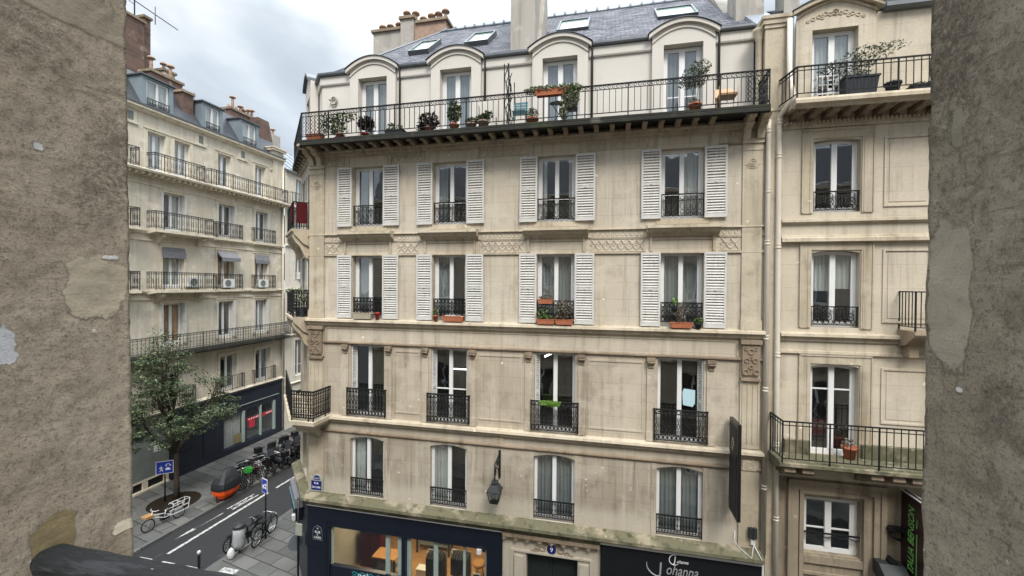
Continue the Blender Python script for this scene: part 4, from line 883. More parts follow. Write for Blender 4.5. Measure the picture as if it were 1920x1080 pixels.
for k_, (px_, py_, lb_) in enumerate(((-8.6, 13.9, 'dark globe pendant lamp at the left of the shop window'), (-4.0, 13.9, 'dark globe pendant lamp at the right of the shop window'))):
    o = thing('pendant_lamp', (px_, py_, 2.3), lb_, 'lamp'); s = MB(); s.lathe((px_, py_, 2.15), [(.02, .26), (.10, .22), (.14, .08), (.145, 0), (.13, .0), (.02, .2)], 16); s.build('lamp_shade', 'black', o); s = MB(); s.tube([(px_, py_, 2.4), (px_, py_, 3.3)], .006, 4); s.build('cord', 'black', o); s = MB(); s.lathe((px_, py_, 2.15), [(.01, 0), (.05, .03), (.05, .08), (.01, .12)], 10); s.build('bulb', 'warm_on', o)
o = thing('stool', (-4.65, 15.3, .13), 'orange upholstered stool inside the right shop window', 'stool'); s = MB(); s.lathe((-4.65, 15.3, .6), [(.2, 0), (.24, .04), (.24, .12), (.18, .16)], 12); s.build('seat', 'wood_orange', o)
s = MB()
for a in range(3): s.tube([(-4.65+.1*cos(a*2.1), 15.3+.1*sin(a*2.1), .6), (-4.65+.22*cos(a*2.1), 15.3+.22*sin(a*2.1), .13)], .015, 5)
s.build('leg', 'black', o)
for k_, (x, y) in enumerate(((-4.35, 13.85), (-3.98, 14.1))):
    o = thing('picture_frame', (x, y, .85), ['white bordered black frame leaning on the pale display table, nearer the door', 'white bordered black frame leaning on the pale display table, nearer the wall'][k_], 'picture frame')
    s = MB(); s.prism([(y, .86), (y+.02, .86), (y+.2, 1.2), (y+.18, 1.2)], x-.13, x+.13, 'x'); s.build('frame', 'white', o); s = MB(); s.prism([(y-.004, .9), (y+.006, .9), (y+.166, 1.17), (y+.156, 1.17)], x-.1, x+.1, 'x'); s.build('print', 'black', o)

# the carriage door marked 9
ds = MB(TM); ds.box((-3.12, -.05, 0), (-2.38, .25, 3.6)); ds.box((-.82, -.05, 0), (-.16, .25, 3.6)); ds.box((-2.38, -.05, 2.99), (-.82, .25, 3.6)); ds.box((-2.80, -.08, 2.9), (-2.76, -.05, 3.1)); ds.box((-2.84, -.09, 0), (-2.78, -.05, 3.02)); ds.box((-.46, -.09, 0), (-.40, -.05, 3.02)); ds.box((-2.84, -.09, 3.02), (-.40, -.05, 3.08))
ds.box((-2.74, -.10, .1), (-2.46, -.05, 2.9)); ds.box((-.76, -.10, .1), (-.50, -.05, 2.9)); ds.build('door_surround', 'stone_low', B)
sc = MB(TM); sc.box((-3.10, -.20, 3.50), (-.18, -.05, 3.60))
for k in range(8):
    x = -3.10+k*.365; sc.prism([(x, 3.5), (x, 3.40), (x+.05, 3.38)]+[(x+.05, 3.38)]*0+[(x+.10, 3.42), (x+.10, 3.5)], -.18, -.05, 'y')
    if k < 7: sc.prism([(x+.10+.265*j/6, 3.42+.07*sin(pi*j/6)) for j in range(7)]+[(x+.365, 3.5), (x+.10, 3.5)], -.17, -.05, 'y')
sc.build('scalloped_cornice', 'trim_dark', B)
dr = MB(TM); dr.box((-2.38, .18, 0), (-1.605, .24, 2.98)); dr.box((-1.595, .18, 0), (-.82, .24, 2.98)); 
for x in (-2.28, -1.50):
    for z0, z1 in ((.3, 1.3), (1.5, 2.8)):
        dr.box((x, .165, z0), (x+.58, .18, z1))
dr.build('carriage_door', 'door', B)
nb = MB(TM); nb.lathe((0, 0, 0), [(.0001, 0)], 3) if False else None
nb.ring((-1.6, -.06, 3.22), .11, .13, .03, n=14, m=5); nb.prism([(-1.6+.10*cos(a*pi/8), 3.22+.12*sin(a*pi/8)) for a in range(16)], -.085, -.05, 'y'); nbo = nb.build('number_plaque', 'street_blue', B)
add_text('house_number', '9', .20, 'letter_white', nbo, TM, -1.6, -.09, 3.215, .002)
sw = MB(TM)
for sg in (-1, 1):
    for cx_, cz_, rr in ((.28, 3.2, .09), (.46, 3.13, .07), (.6, 3.08, .04), (.2, 3.34, .05)): sw.ring((-1.6+sg*cx_, -.06, cz_), rr, rr*.8, .02, n=9, m=4)
sw.build('carved_scroll', 'trim_dark', B)
# awning shop
aw = thing('shop_awning', (2, D, 3.7), 'black shop awning with a white edge and silver Johanna lettering', 'awning')
a = MB(TM); a.box((-.16, -.17, 3.66), (4.14, -.02, 3.80)); a.build('awning_case', 'awning', aw)
a = MB(TM); a.box((-.16, -.20, 3.66), (4.14, -.172, 3.735)); a.box((-.16, -.19, 3.735), (-.10, -.172, 3.86)); a.box((4.09, -.20, 2.4), (4.14, -.172, 3.66)); a.build('white_edge', 'white_plastic', aw)
a = MB(TM); a.box((-.14, -.165, 2.35), (4.09, -.10, 3.655)); a.build('fascia', 'awning', aw)
add_text('lettering', 'ohanna', .13, 'letter_white', aw, TM, 1.93, -.17, 3.455, .003, .35, 'LEFT', 0, .82)
add_text('lettering', 'J', .25, 'letter_white', aw, TM, 1.88, -.17, 3.49, .003, .1)
a = MB(TM); a.tube([(1.87+.135*cos(t_), -.172, 3.49+.14*sin(t_)) for t_ in [pi*.35+k*pi*1.45/14 for k in range(15)]], [.004+.009*sin(pi*k/14) for k in range(15)], 5); a.build('logo_ring', 'letter_white', aw)
add_text('lettering', 'ohanna', .42, 'letter_silver', aw, TM, 1.64, -.17, 3.19, .003, .3, 'LEFT', 0, .70)
add_text('lettering', 'J', .46, 'letter_silver', aw, TM, 1.50, -.17, 3.19, .003, .05)
a = MB(TM); a.tube([(1.50+.37*cos(t_), -.172, 3.28+.32*sin(t_)) for t_ in [pi*.95+k*pi*.6/12 for k in range(13)]], [.006+.016*sin(pi*k/12) for k in range(13)], 5); a.build('logo_ring', 'letter_silver', aw)
a = MB(TM); a.box((-.14, -.02, 0), (.25, .1, 3.66)); a.box((3.6, -.02, 0), (4.12, .1, 3.66)); a.box((.25, -.02, 0), (3.6, .1, .5)); a.build('shopfront', 'black', B)
MB(TM).poly([(.25, .06, .5), (3.6, .06, .5), (3.6, .06, 2.6), (.25, .06, 2.6)]).build('shop_glass', 'glass', B)
a = MB(TM); a.poly([(.2, 2.5, .1), (3.7, 2.5, .1), (3.7, 2.5, 3.2), (.2, 2.5, 3.2)]).poly([(.2, .1, .1), (3.7, .1, .1), (3.7, 2.5, .1), (.2, 2.5, .1)]).poly([(.2, .1, .1), (.2, 2.5, .1), (.2, 2.5, 3.2), (.2, .1, 3.2)]); a.build('shop_wall', 'shop_wall', B)
# hidden core so no light leaks through
co_ = MB(); co_.box((-9.6, D+2.6, 3.35), (3.9, 24, 15.7)); co_.build('light_block_core', 'room', B)
co_ = MB(); co_.box((-9.2, D+5.6, 0), (3.9, 24, 3.3)); co_.build('light_block_core', 'room', B)

# downpipes
for x, y_, z0, z1 in ((4.15, -.09, 3.95, 15.35),):
    p_ = MB(TM); p_.tube([(x, y_, z0), (x, y_, z1), (x, y_, z1+.3)], .063, 10)
    for z in (15.3, 12.3, 9.75, 8.35, 5.7, 13.7): p_.lathe((x, y_, z), [(.055, 0), (.075, .01), (.075, .04), (.06, .05), (.06, .09), (.072, .10), (.072, .12), (.055, .13)], 10)
    p_.v = p_.v; p_.build('downpipe', 'pipe', B)

# ================================================================ NEIGHBOUR (right)
NB = thing('neighbour_building', (8, D, 0), 'smooth pale limestone building right of the twin cream downpipes, with arched windows and carved dormer', 'building')
X0, X1 = 4.16, 14.0
NO = [(5.27, 6.35, 13.15, 15.07, .05), (5.25, 6.36, 10.12, 12.14, .05), (5.26, 6.37, 6.72, 9.14, .05)]
NO2 = [(a+4.3, b+4.3, c, d2, r_) for a, b, c, d2, r_ in NO]
NOL = [(5.10, 6.46, 4.09, 5.60), (9.4, 10.76, 4.09, 5.60)]
mb = MB(TM); wall(mb, X0, X1, 6.1, 15.9, NO+NO2); mb.build('wall', 'stone_right', NB)
mb = MB(TM); wall(mb, X0, X1, 0, 6.1, [(a, b, c, d2) for a, b, c, d2 in NOL]); mb.build('wall', 'stone_dark_right', NB)
MB(TM).poly([(X1, 0, 0), (X1, 10, 0), (X1, 10, 18), (X1, 0, 18)]).build('side_wall', 'stone_right', NB)
cfg = [dict(curtain=None, bars=()), dict(curtain='half', bars=()), dict(curtain=None, bars=(.72,))]
for grp in (NO, NO2):
    for o, k in zip(grp, cfg): window(NB, TM, *o[:4], d=.17, arch=.05, fw=.075, mw=.13, low=.14, room=1.2, **k)
for o in NOL: window(NB, TM, *o, d=.16, fw=.13, mw=.15, low=.12, bars=(.42,))
def surround(o, out=.26, t=.03, ears=True, mat='trim'):
    a, b, c, e2 = o[:4]; s = MB(TM); top = e2+.02
    for (x0, x1, z0, z1, d_) in ((a-out, a-.02, c-.02, top, t), (b+.02, b+out, c-.02, top, t), (a-out, b+out, top, top+.20, t), (a-out-.03, a-out, c, top+.22, t+.02), (b+out, b+out+.03, c, top+.22, t+.02), (a-out-.03, b+out+.03, top+.20, top+.25, t+.02), (a-.10, a-.06, c, top, t+.012), (b+.06, b+.10, c, top, t+.012)): s.box((x0, -d_, z0), (x1, 0, z1))
    s.build('window_surround', mat, NB)
for o in NO+NO2: surround(o)
for grp in (0, 4.3):
    for z0, z1 in ((13.26, 15.05), (10.28, 12.17), (7.68, 9.11)):
        s = MB(TM); a, b = 6.86+grp, 7.90+grp; s.box((a, -.03, z0), (a+.05, 0, z1)); s.box((b-.05, -.03, z0), (b, 0, z1)); s.box((a+.05, -.03, z1-.05), (b-.05, 0, z1)); s.box((a+.05, -.03, z0), (b-.05, 0, z0+.05)); s.box((a+.12, -.012, z0+.12), (b-.12, 0, z1-.12)); s.build('panel', 'stone_right', NB)
NP = [(X1, D), (4.50, D)]
def nm(prof, mat='trim', nm_='moulding'):
    mb = MB(); sweep(mb, NP, prof); mb.build(nm_, mat, NB)
nm([(0, 12.98), (.09, 12.97), (.10, 12.90), (.04, 12.86), (.03, 12.84), (-.02, 12.84)]); nm([(0, 12.56), (.05, 12.55), (.07, 12.50), (.12, 12.47), (.13, 12.38), (.04, 12.34), (-.02, 12.34)])
nm([(0, 9.98), (.14, 9.95), (.15, 9.88), (.07, 9.83), (.05, 9.75), (-.02, 9.74)]); nm([(0, 9.50), (.05, 9.49), (.06, 9.42), (-.02, 9.41)])
dn = MB(); sweep(dn, NP, [(0, 15.54), (.10, 15.53), (.10, 15.46), (.05, 15.44), (.05, 15.38), (-.02, 15.36)]); x = 4.55
while x < 13.9: dn.box((x, D-.14, 15.47), (x+.05, D-.09, 15.535)); x += .095
dn.build('dentil_course', 'trim', NB)
mb = MB(); sweep(mb, [(X1, D), (4.52, D)], [(-.25, 15.93), (.80, 15.90), (.83, 15.84), (.83, 15.76), (.74, 15.72), (.70, 15.66), (.60, 15.74), (-.1, 15.75)]); mb.build('balcony_slab', 'trim', NB)
x = 4.66
while x < 13.8:
    md = MB(TM); md.prism([(-.62, 15.735), (-.62, 15.68), (-.52, 15.60), (-.36, 15.62), (-.22, 15.58), (-.10, 15.62), (0, 15.54), (0, 15.735)], x, x+.17, 'x'); md.tube([(x-.01, -.54, 15.66), (x+.18, -.54, 15.66)], .045, 8); x += .385; md.build('modillion', 'trim_dark', NB)
railing([(4.40, D-.02), (4.56, 12.03), (13.8, 12.03)], 15.92, .78, 'simple', .155).build('balcony_railing', 'iron', NB)
for grp in (0, 4.3):
    iron_guard(TM, 5.28+grp, 6.34+grp, 13.18, 13.72, 'S', d=.05).build('window_guard', 'iron', NB); iron_guard(TM, 5.26+grp, 6.35+grp, 10.15, 10.68, 'S', d=.05, n=4).build('window_guard', 'iron', NB)
    gr = MB(TM); gr.box((5.02+grp, .02, 4.62), (6.55+grp, .05, 4.66)); gr.tube([(5.1+grp+1.36*j/16, .035, 4.56+.035*sin(j*1.57)) for j in range(17)], .012, 5); gr.build('window_guard', 'iron', NB)
# lower frame
for (a, b, z1, t, w_) in ((4.74, 7.0, 6.06, .10, .12), (4.86, 6.88, 5.92, .06, .14), (5.02, 6.60, 5.80, .08, .10)):
    s = MB(TM); s.box((a, -t, 0), (a+w_, 0, z1)); s.box((b-w_, -t, 0), (b, 0, z1)); s.box((a, -t-.003, z1-w_), (b, 0, z1+.002)); s.build('door_surround', 'stone_dark_right', NB)
s = MB(TM)
for z0, z1 in ((3.86, 4.06), (3.55, 3.62), (3.3, 3.36)): s.box((5.12, -.06, z0), (6.5, 0, z1))
s.build('moulding', 'stone_dark_right', NB)
# mossy balcony
bs = MB(TM); bs.prism([(-.78, 6.62), (-.84, 6.66), (-.84, 6.74), (-.80, 6.76), (0, 6.76), (0, 6.5), (-.5, 6.52)], 4.26, 11.6, 'x'); bs.build('balcony_slab', 'moss', NB)
bs = MB(TM); bs.box((4.62, -.14, 6.76), (5.22, -.02, 7.12)); bs.box((6.42, -.14, 6.76), (9.4, -.02, 7.12)); bs.build('parapet_kerb', 'moss', NB)
for x in (4.4, 4.8, 6.3, 6.75, 7.15, 9.2):
    bs = MB(TM); bs.prism([(-.74, 6.60), (-.76, 6.50), (-.66, 6.40), (-.5, 6.42), (-.4, 6.34), (-.2, 6.36), (-.1, 6.2), (0, 6.15), (0, 6.60)], x, x+.26, 'x'); bs.build('bracket', 'trim_dark', NB)
railing([(4.30, D-.05), (4.32, 11.98), (11.5, 11.98), (11.5, D)], 6.76, 1.05, 'simple', .15).build('balcony_railing', 'iron', NB)
bs = MB(TM); bs.prism([(-.62, 9.98), (-.66, 10.04), (-.66, 10.12), (0, 10.12), (0, 9.7), (-.3, 9.75)], 7.2, 8.9, 'x'); bs.box((7.3, -.3, 9.45), (7.5, 0, 9.75)); bs.build('balcony_slab', 'trim_dark', NB)
railing([(7.24, D), (7.24, 12.2), (8.8, 12.2), (8.8, D)], 10.12, .98, 'bars', .11).build('balcony_railing', 'iron', NB)
# attic of the neighbour
TN = lambda u, d, z: (u, 12.95+d, z)
mb = MB(TN); wall(mb, 4.6, X1, 15.9, 18.35, [(4.85, 6.62, 15.9, 18.35), (9.15, 10.92, 15.9, 18.35)]); mb.build('attic_wall', 'stone_right', NB)
for grp in (0, 4.3):
    d_ = MB(TN); c = 5.735+grp
    for a, b, z0, z1 in ((c-.92, c-.53, 15.92, 18.42), (c+.53, c+.92, 15.92, 18.42), (c-.53, c+.53, 17.98, 18.42)): d_.box((a, -.12, z0), (b, .3, z1))
    N = 12; A = [(c-.92+1.84*k/N, 18.42+.36*(1-abs(2*k/N-1)**1.6)) for k in range(N+1)]; d_.prism(A, -.12, .3, 'y'); d_.box((c-.92, .3, 17.5), (c-.86, 1.5, 18.42)); d_.box((c+.86, .3, 17.5), (c+.92, 1.5, 18.42)); dw = d_.build('dormer', 'stone_right', NB)
    m_ = MB(TN)
    for k in range(N): (a, za), (b, zb) = A[k], A[k+1]; a_, b_ = c+(a-c)*1.12, c+(b-c)*1.12; m_.prism([(a_, za-.06), (b_, zb-.06), (b_, zb+.04), (a_, za+.04)], -.28, .0, 'y'); m_.prism([(a, za-.12), (b, zb-.12), (b, zb-.065), (a, za-.065)], -.17, .0, 'y')
    m_.build('pediment_moulding', 'trim', dw)
    m_ = MB(TN)
    for k in range(N): (a, za), (b, zb) = A[k], A[k+1]; a_, b_ = c+(a-c)*1.15, c+(b-c)*1.15; m_.prism([(a_, za+.043), (b_, zb+.043), (b_, zb+.07), (a_, za+.07)], -.32, 1.6, 'y')
    m_.build('dormer_roof', 'gutter', dw)
    o_ = MB(TN)
    for sg in (-1, 1):
        for cx_, cz_, rr in ((.12, 18.36, .05), (.24, 18.38, .06), (.38, 18.32, .055), (.52, 18.27, .05), (.3, 18.28, .035), (.64, 18.22, .035)): o_.ring((c+sg*cx_, -.125, cz_), rr, rr*.8, .02, n=9, m=4)
    for a in range(6): o_.ring((c+.05*cos(a), -.135, 18.40+.05*sin(a)), .03, .03, .018, n=7, m=4)
    o_.build('carved_ornament', 'trim', dw)
    window(NB, TN, c-.53, c+.53, 16.02, 17.98, d=.08, fw=.09, mw=.14, low=.2, curtain='both')  # white curtains added here as the bright sky reflection on the glass
mb = MB(); sweep(mb, [(X1, 12.95), (6.85, 12.95)], [(-.1, 18.30), (.12, 18.30), (.20, 18.36), (.20, 18.46), (-.1, 18.48)]); sweep(mb, [(4.78, 12.95), (4.3, 12.95)], [(-.1, 18.30), (.12, 18.30), (.20, 18.36), (.20, 18.46), (-.1, 18.48)]); mb.build('gutter', 'gutter', NB)
rf = MB(); rf.poly([(4.3, 13.0, 18.49), (X1, 13.0, 18.49), (X1, 17, 20.9), (4.3, 17, 20.9)]); rf.poly([(4.3, 17, 20.9), (X1, 17, 20.9), (X1, 24, 18), (4.3, 24, 18)]); rn = rf.build('roof', 'zinc', NB)
sm_ = MB(); x = 4.4
while x < 13.9: sm_.prism([(13.0, 18.50), (17, 20.91), (17, 20.96), (13.0, 18.55)], x, x+.035, 'x'); x += .55
for y in (14.2, 15.6): sm_.box((4.3, y, 18.49+(y-13)*.6025), (X1, y+.03, 18.53+(y-13)*.6025))
sm_.build('standing_seam', 'zinc', rn)
for xa, xb, ya, yb in ((4.75, 5.6, 14.1, 15.2), (7.6, 8.5, 13.6, 15.0)):
    T2 = lambda u, v, n_: (u, v-n_*.5, 18.49+(v-13)*.6025+n_*.86)
    s = MB(T2)
    for a0, a1, b0, b1 in ((xa-.07, xa, ya-.07, yb+.07), (xb, xb+.07, ya-.07, yb+.07), (xa, xb, ya-.07, ya), (xa, xb, yb, yb+.07)): s.box((a0, b0, .0), (a1, b1, .16))
    so_ = s.build('skylight', 'gutter', rn); MB(T2).poly([(xa, ya, .11), (xb, ya, .11), (xb, yb, .11), (xa, yb, .11)]).build('glass', 'skyglass', so_)
# party pier between the two houses, downpipe beside it
pr_ = MB(TM); pr_.box((4.045, -.07, 15.9), (4.58, .5, 18.2)); pr_.box((3.98, -.13, 18.2), (4.63, .52, 18.33)); pr_.box((4.02, -.10, 18.10), (4.60, .5, 18.2)); pr_.box((3.95, -.16, 18.33), (4.66, .54, 18.42)); pr_.box((4.2, -.05, 0), (4.42, 0, 15.9)); pr_.build('party_pier', 'trim', NB)
pr_ = MB(TM); pr_.lathe((3.95, .12, 15.8), [(.10, 0), (.10, .1), (.085, .15), (.085, 2.1), (.11, 2.15), (.10, 2.2), (.15, 2.32), (.17, 2.4)], 12); pr_.build('column', 'trim', NB)
zf = MB(); zf.prism([(12.68, 18.43), (13.2, 18.52), (15.5, 20.4), (15.5, 18.43)], 3.98, 4.62, 'x'); zf.build('zinc_cap', 'zinc', NB)
p_ = MB(TM); p_.tube([(4.46, -.10, 0), (4.42, -.10, 9.0), (4.40, -.10, 15.62), (4.42, -.12, 15.74), (4.56, -.50, 15.98), (4.585, -.50, 16.1), (4.60, -.3, 16.4), (4.60, -.18, 16.8), (4.60, -.15, 18.25)], .066, 10)
for z in (15.5, 14.6, 12.2, 9.3, 6.9, 4.9): p_.lathe((4.46-.06*z/15.6, -.10, z), [(.058, 0), (.08, .01), (.08, .04), (.063, .05), (.063, .09), (.076, .10), (.076, .12), (.058, .13)], 10)
p_.build('downpipe', 'pipe', NB)
p_ = MB(TM); p_.tube([(4.72, -.06, 15.95), (4.72, -.06, 18.0), (4.72, -.15, 18.3)], .045, 8); p_.build('downpipe', 'zinc', NB)
co_ = MB(); co_.box((4.3, D+2.2, 0), (X1-.1, 22, 15.5)); co_.build('light_block_core', 'room', NB)  # unseen core added to stop light leaking through the house

# ================================================================ LEFT BUILDING across the side street
XF = -23.82
LB = thing('apartment_building', (XF, 20, 0), 'cream stone apartment building across the side street, with blue grey dormers and grey balconies', 'building')
TL = lambda u, d, z: (XF-d, u, z)
YA, YB = 12.9, 27.33
L5 = [(14.2, 15.6, 17.15, 19.15), (17.77, 18.72, 17.15, 19.15), (19.20, 20.12, 17.15, 19.15), (21.92, 22.87, 17.15, 19.25), (24.8, 25.72, 17.15, 19.3)]
cols = [(14.6, 15.75), (18.55, 19.76), (21.92, 23.10), (24.78, 25.90)]
L4 = [(a, b, 14.03, 16.12) for a, b in cols]; L3 = [(a, b, 10.83, 13.10) for a, b in cols]; L2 = [(a, b, 7.65, 9.98) for a, b in cols]; L1_ = [(a, b, 4.25, 6.52) for a, b in ((14.6, 15.75), (18.45, 19.65), (22.1, 23.36), (24.86, 26.18))]
mb = MB(TL); wall(mb, YA, YB, 4.0, 20.1, L5+L4+L3+L2+L1_); mb.build('wall', 'stone_left', LB)
mb = MB(); mb.poly([(XF, YA, 0), (-40, YA, 0), (-40, YA, 20.1), (XF, YA, 20.1)]); mb.build('side_wall', 'stone_left', LB)
cur = {0: ('both', 'curtain'), 1: ('left', 'curtain'), 2: ('both', 'curtain')}
for j, OO in enumerate((L5, L4, L3, L2, L1_)):
    for i, o in enumerate(OO):
        ck = None; cm = 'curtain'
        if j == 0: ck = ['both', 'both', 'both', 'left', 'both'][i]
        if j == 1: ck = [None, 'right', None, None][i]
        if j == 2: ck, cm = [('both', 'curtain'), ('both', 'curtain'), ('both', 'blind_orange'), ('both', 'blind_orange')][i]
        if j == 3: ck, cm = [(None, ''), ('both', 'blind_orange'), (None, ''), ('both', 'curtain')][i]
        if j == 4: ck, cm = [(None, ''), (None, ''), ('right', 'curtain_grey'), ('right', 'curtain_grey')][i]
        window(LB, TL, *o, d=.22, fw=.09, mw=.15, low=.2, curtain=ck, cmat=cm or 'curtain', room=.9)
        s = MB(TL); a, b, c, e2 = o
        s.box((a-.16, -.035, c), (a, .0, e2+.12)); s.box((b, -.035, c), (b+.16, .0, e2+.12)); s.box((a, -.035, e2), (b, 0, e2+.12)); s.box((a-.2, -.08, e2+.12), (b+.2, 0, e2+.18)); s.build('window_surround', 'trim_left', LB)
        if j in (1, 3) and i > 0 or (j == 2 and False):   # folded white shutters standing in the reveal
            for sg in (-1, 1):
                s = MB(TL); x = a if sg < 0 else b; s.box((x, -.10, c+.02), (x+sg*.12, -.04, e2-.02)); s.box((x, -.04, c+.02), (x-sg*.03, .18, e2-.02)); s.build('shutter', 'shutter', LB)
LP = [(XF, YB), (XF, YA)]
LP = LP[::-1]
def lm(prof, mat='trim_left', nm_='moulding', path=LP):
    mb = MB(); sweep(mb, path, [(-o_, z_) for o_, z_ in prof]); return mb.build(nm_, mat, LB)
lm([(0, 20.02), (.10, 20.04), (.22, 20.16), (.30, 20.18), (.30, 20.30), (-.1, 20.32)]); lm([(.02, 20.31), (.34, 20.31), (.34, 20.40), (-.1, 20.42)], 'gutter', 'gutter')
lm([(0, 16.72), (.12, 16.76), (.2, 16.86), (.62, 16.88), (.66, 16.98), (.62, 17.02), (-.05, 17.05)], 'trim_left', 'balcony_slab')
md = MB(TL); x = YA+.1
while x < YB: md.box((x, -.5, 16.74), (x+.12, -.02, 16.875)); x += .32
md.build('modillions', 'trim_left', LB)
lm([(0, 13.70), (.10, 13.74), (.16, 13.86), (.16, 13.94), (-.05, 13.97)]); lm([(0, 10.50), (.10, 10.54), (.16, 10.64), (.16, 10.72), (-.05, 10.75)]); lm([(0, 13.35), (.05, 13.36), (.05, 13.44), (-.02, 13.45)]); lm([(0, 10.2), (.05, 10.21), (.05, 10.29), (-.02, 10.3)]); lm([(0, 16.3), (.05, 16.31), (.05, 16.38), (-.02, 16.4)])
lm([(0, 6.95), (.2, 7.0), (.62, 7.10), (.72, 7.14), (.72, 7.28), (-.05, 7.30)], 'slab', 'balcony_slab'); lm([(0, 4.0), (.16, 4.02), (.2, 4.1), (.1, 4.18), (-.02, 4.2)], 'trim_left')
for ua, ub in ((13.0, 16.95), (17.72, 20.55), (20.98, 27.2)): railing([(XF, ub), (XF+.58, ub), (XF+.58, ua), (XF, ua)], 17.04, .95, 'grey', .17).build('balcony_railing', 'iron_grey', LB)
railing([(XF, YB+.1), (XF+.64, YB+.1), (XF+.64, YA+.1)], 7.29, 1.0, 'cast', .2).build('balcony_railing', 'iron_grey', LB)
for z0 in (13.96, 10.74):
    for a, b, o in ((14.2, 16.95, .62), (17.75, 21.08, .62), (21.68, 23.58, .22), (24.55, 26.43, .22)):
        s = MB(TL); s.prism([(-o-.06, z0-.14), (-o-.06, z0), (0, z0), (0, z0-.25), (-o*.5, z0-.2)], a-.06, b+.06, 'x')
        if o > .5:
            for x in (a+.4, b-.55): s.prism([(-.5, z0-.2), (-.5, z0-.34), (-.2, z0-.5), (0, z0-.75), (0, z0-.2)], x, x+.2, 'x')
        s.build('balcony_slab', 'trim_left', LB)
        railing([(XF, b), (XF+o, b), (XF+o, a), (XF, a)], z0, .98, 'grey', .14).build('balcony_railing', 'iron_grey', LB)
for a, b in ((17.9, 20.3), (21.78, 23.75), (24.62, 26.5)):
    railing([(XF, b), (XF+.2, b), (XF+.2, a), (XF, a)], 4.22, .95, 'bars', .13).build('balcony_railing', 'iron_grey', LB)
for (a, b) in ((21.85, 23.2), (24.75, 26.0), (18.5, 19.8)):
    o_ = .45 if a == 21.85 else .12
    s = MB(TL); s.prism([(-.02, 13.14), (-.02, 13.0), (-o_, 12.68), (-o_-.02, 12.72)], a, b, 'x'); s.box((a, -o_-.02, 12.5), (b, -o_, 12.70)); s.build('window_awning', 'awning_grey', LB)
def aircon(parent, T, u, z, d=-.12):
    s = MB(T); s.box((u-.38, d-.3, z), (u+.38, d, z+.55)); a_ = s.build('air_conditioner', 'white_plastic', parent)
    s = MB(T); s.ring((u-.1, d-.302, z+.28), .2, .2, .018, n=14, m=4); s.ring((u-.1, d-.302, z+.28), .1, .1, .015, n=10, m=4); s.prism([(u-.1+.19*cos(k*pi/8), z+.28+.19*sin(k*pi/8)) for k in range(16)], d-.304, d-.3005, 'y'); s.build('fan_grille', 'greypanel', a_)
for u, z in ((20.2, 10.9), (22.5, 10.85), (25.3, 10.85)): aircon(LB, TL, u, z, -.02)
for x in (20.95, 23.95, 26.75, 17.1):
    s = MB(TL); s.box((x-.55, -.03, 19.35), (x+.15, 0, 19.95)); s.box((x-.6, -.08, 19.28), (x+.2, 0, 19.35)); s.build('panel', 'trim_left', LB); s = MB(TL); s.box((x-.3, -.04, 19.45), (x-.02, 0.0, 19.9)); s.build('vent', 'greypanel', LB)
# corner pilaster and pipe at the far end
s = MB(TL); s.box((26.3, -.10, 17.1), (27.3, .6, 20.95)); s.box((26.15, -.28, 20.75), (27.4, .7, 20.9)); s.box((26.1, -.34, 20.9), (27.45, .75, 21.0)); s.build('chimney_base', 'trim_left', LB)
p_ = MB(TL); p_.tube([(27.28, -.12, .3), (27.28, -.12, 20.6)], .07, 8); [p_.lathe((27.28, -.12, z), [(.07, 0), (.095, .01), (.095, .05), (.07, .06)], 8) for z in (4, 7.4, 10.6, 13.8, 17)]; p_.build('downpipe', 'pipe', LB)
# mansard
mf = MB(TL); mf.poly([(YA, .05, 20.4), (YB, .05, 20.4), (YB, 1.5, 22.6), (YA, 1.5, 22.6)]); mf.poly([(YA, 1.5, 22.6), (YB, 1.5, 22.6), (YB, 6, 23.6), (YA, 6, 23.6)]); mr = mf.build('roof', 'slate_left', LB)
mf = MB(TL); mf.poly([(YB, .05, 20.3), (YB, 1.5, 22.6), (YB, 6, 23.6), (YB, 12, 23), (YB, 12, 0), (YB, 0, 0), (YB, 0, 20.3)]); mf.poly([(YA, 0, 20.1), (YA, .05, 20.4), (YA, 1.5, 22.6), (YA, 6, 23.6), (YA, 12, 23), (YA, 12, 20.1)]); mf.build('gable_wall', 'cement', LB)
for a, b in ((17.6, 19.25), (21.0, 22.4), (23.7, 25.25), (14.2, 15.6)):
    d_ = MB(TL); d_.box((a, .12, 20.42), (a+.22, .5, 22.05)); d_.box((b-.22, .12, 20.42), (b, .5, 22.05)); d_.box((a+.22, .12, 21.95), (b-.22, .5, 22.05)); d_.box((a, .5, 20.42), (a+.03, 1.6, 22.05)); d_.box((b-.03, .5, 20.42), (b, 1.6, 22.05)); dw = d_.build('dormer', 'zinc_dormer', LB)
    d_ = MB(TL); d_.box((a-.1, .0, 22.055), (b+.1, 1.7, 22.13)); d_.build('dormer_roof', 'gutter', dw)
    window(LB, TL, a+.22, b-.22, 20.45, 21.95, d=.2, fw=.07, mw=.12, curtain='both', room=.8, rm=.15)
    iron_guard(TL, a+.24, b-.24, 20.55, 20.95, 'D', d=.1, n=8).build('window_guard', 'iron_grey', LB)
def stack(u0, u1, d0, d1, z0, z1, pots, mat='brick', taper=0, parent=None, hs=.5):
    s = MB(TL)
    s.rings([[(u0-taper, d0, z0), (u1+taper, d0, z0), (u1+taper, d1, z0), (u0-taper, d1, z0)], [(u0, d0, z1), (u1, d0, z1), (u1, d1, z1), (u0, d1, z1)]], sm=False)
    c_ = s.build('chimney', mat, parent or mr); s = MB(TL); s.box((u0-.08, d0-.08, z1), (u1+.08, d1+.08, z1+.14)); s.build('coping', 'trim_dark', c_)
    for k, (u, d, h, hat) in enumerate(pots):
        p_ = MB(); x, y, z = TL(u, d, z1+.14); pot(p_, x, y, 0, h, .13, hat); p_.v = [v+Vector((0, 0, z)) for v in p_.v]; p_.build('chimney_pot', 'clay', c_)
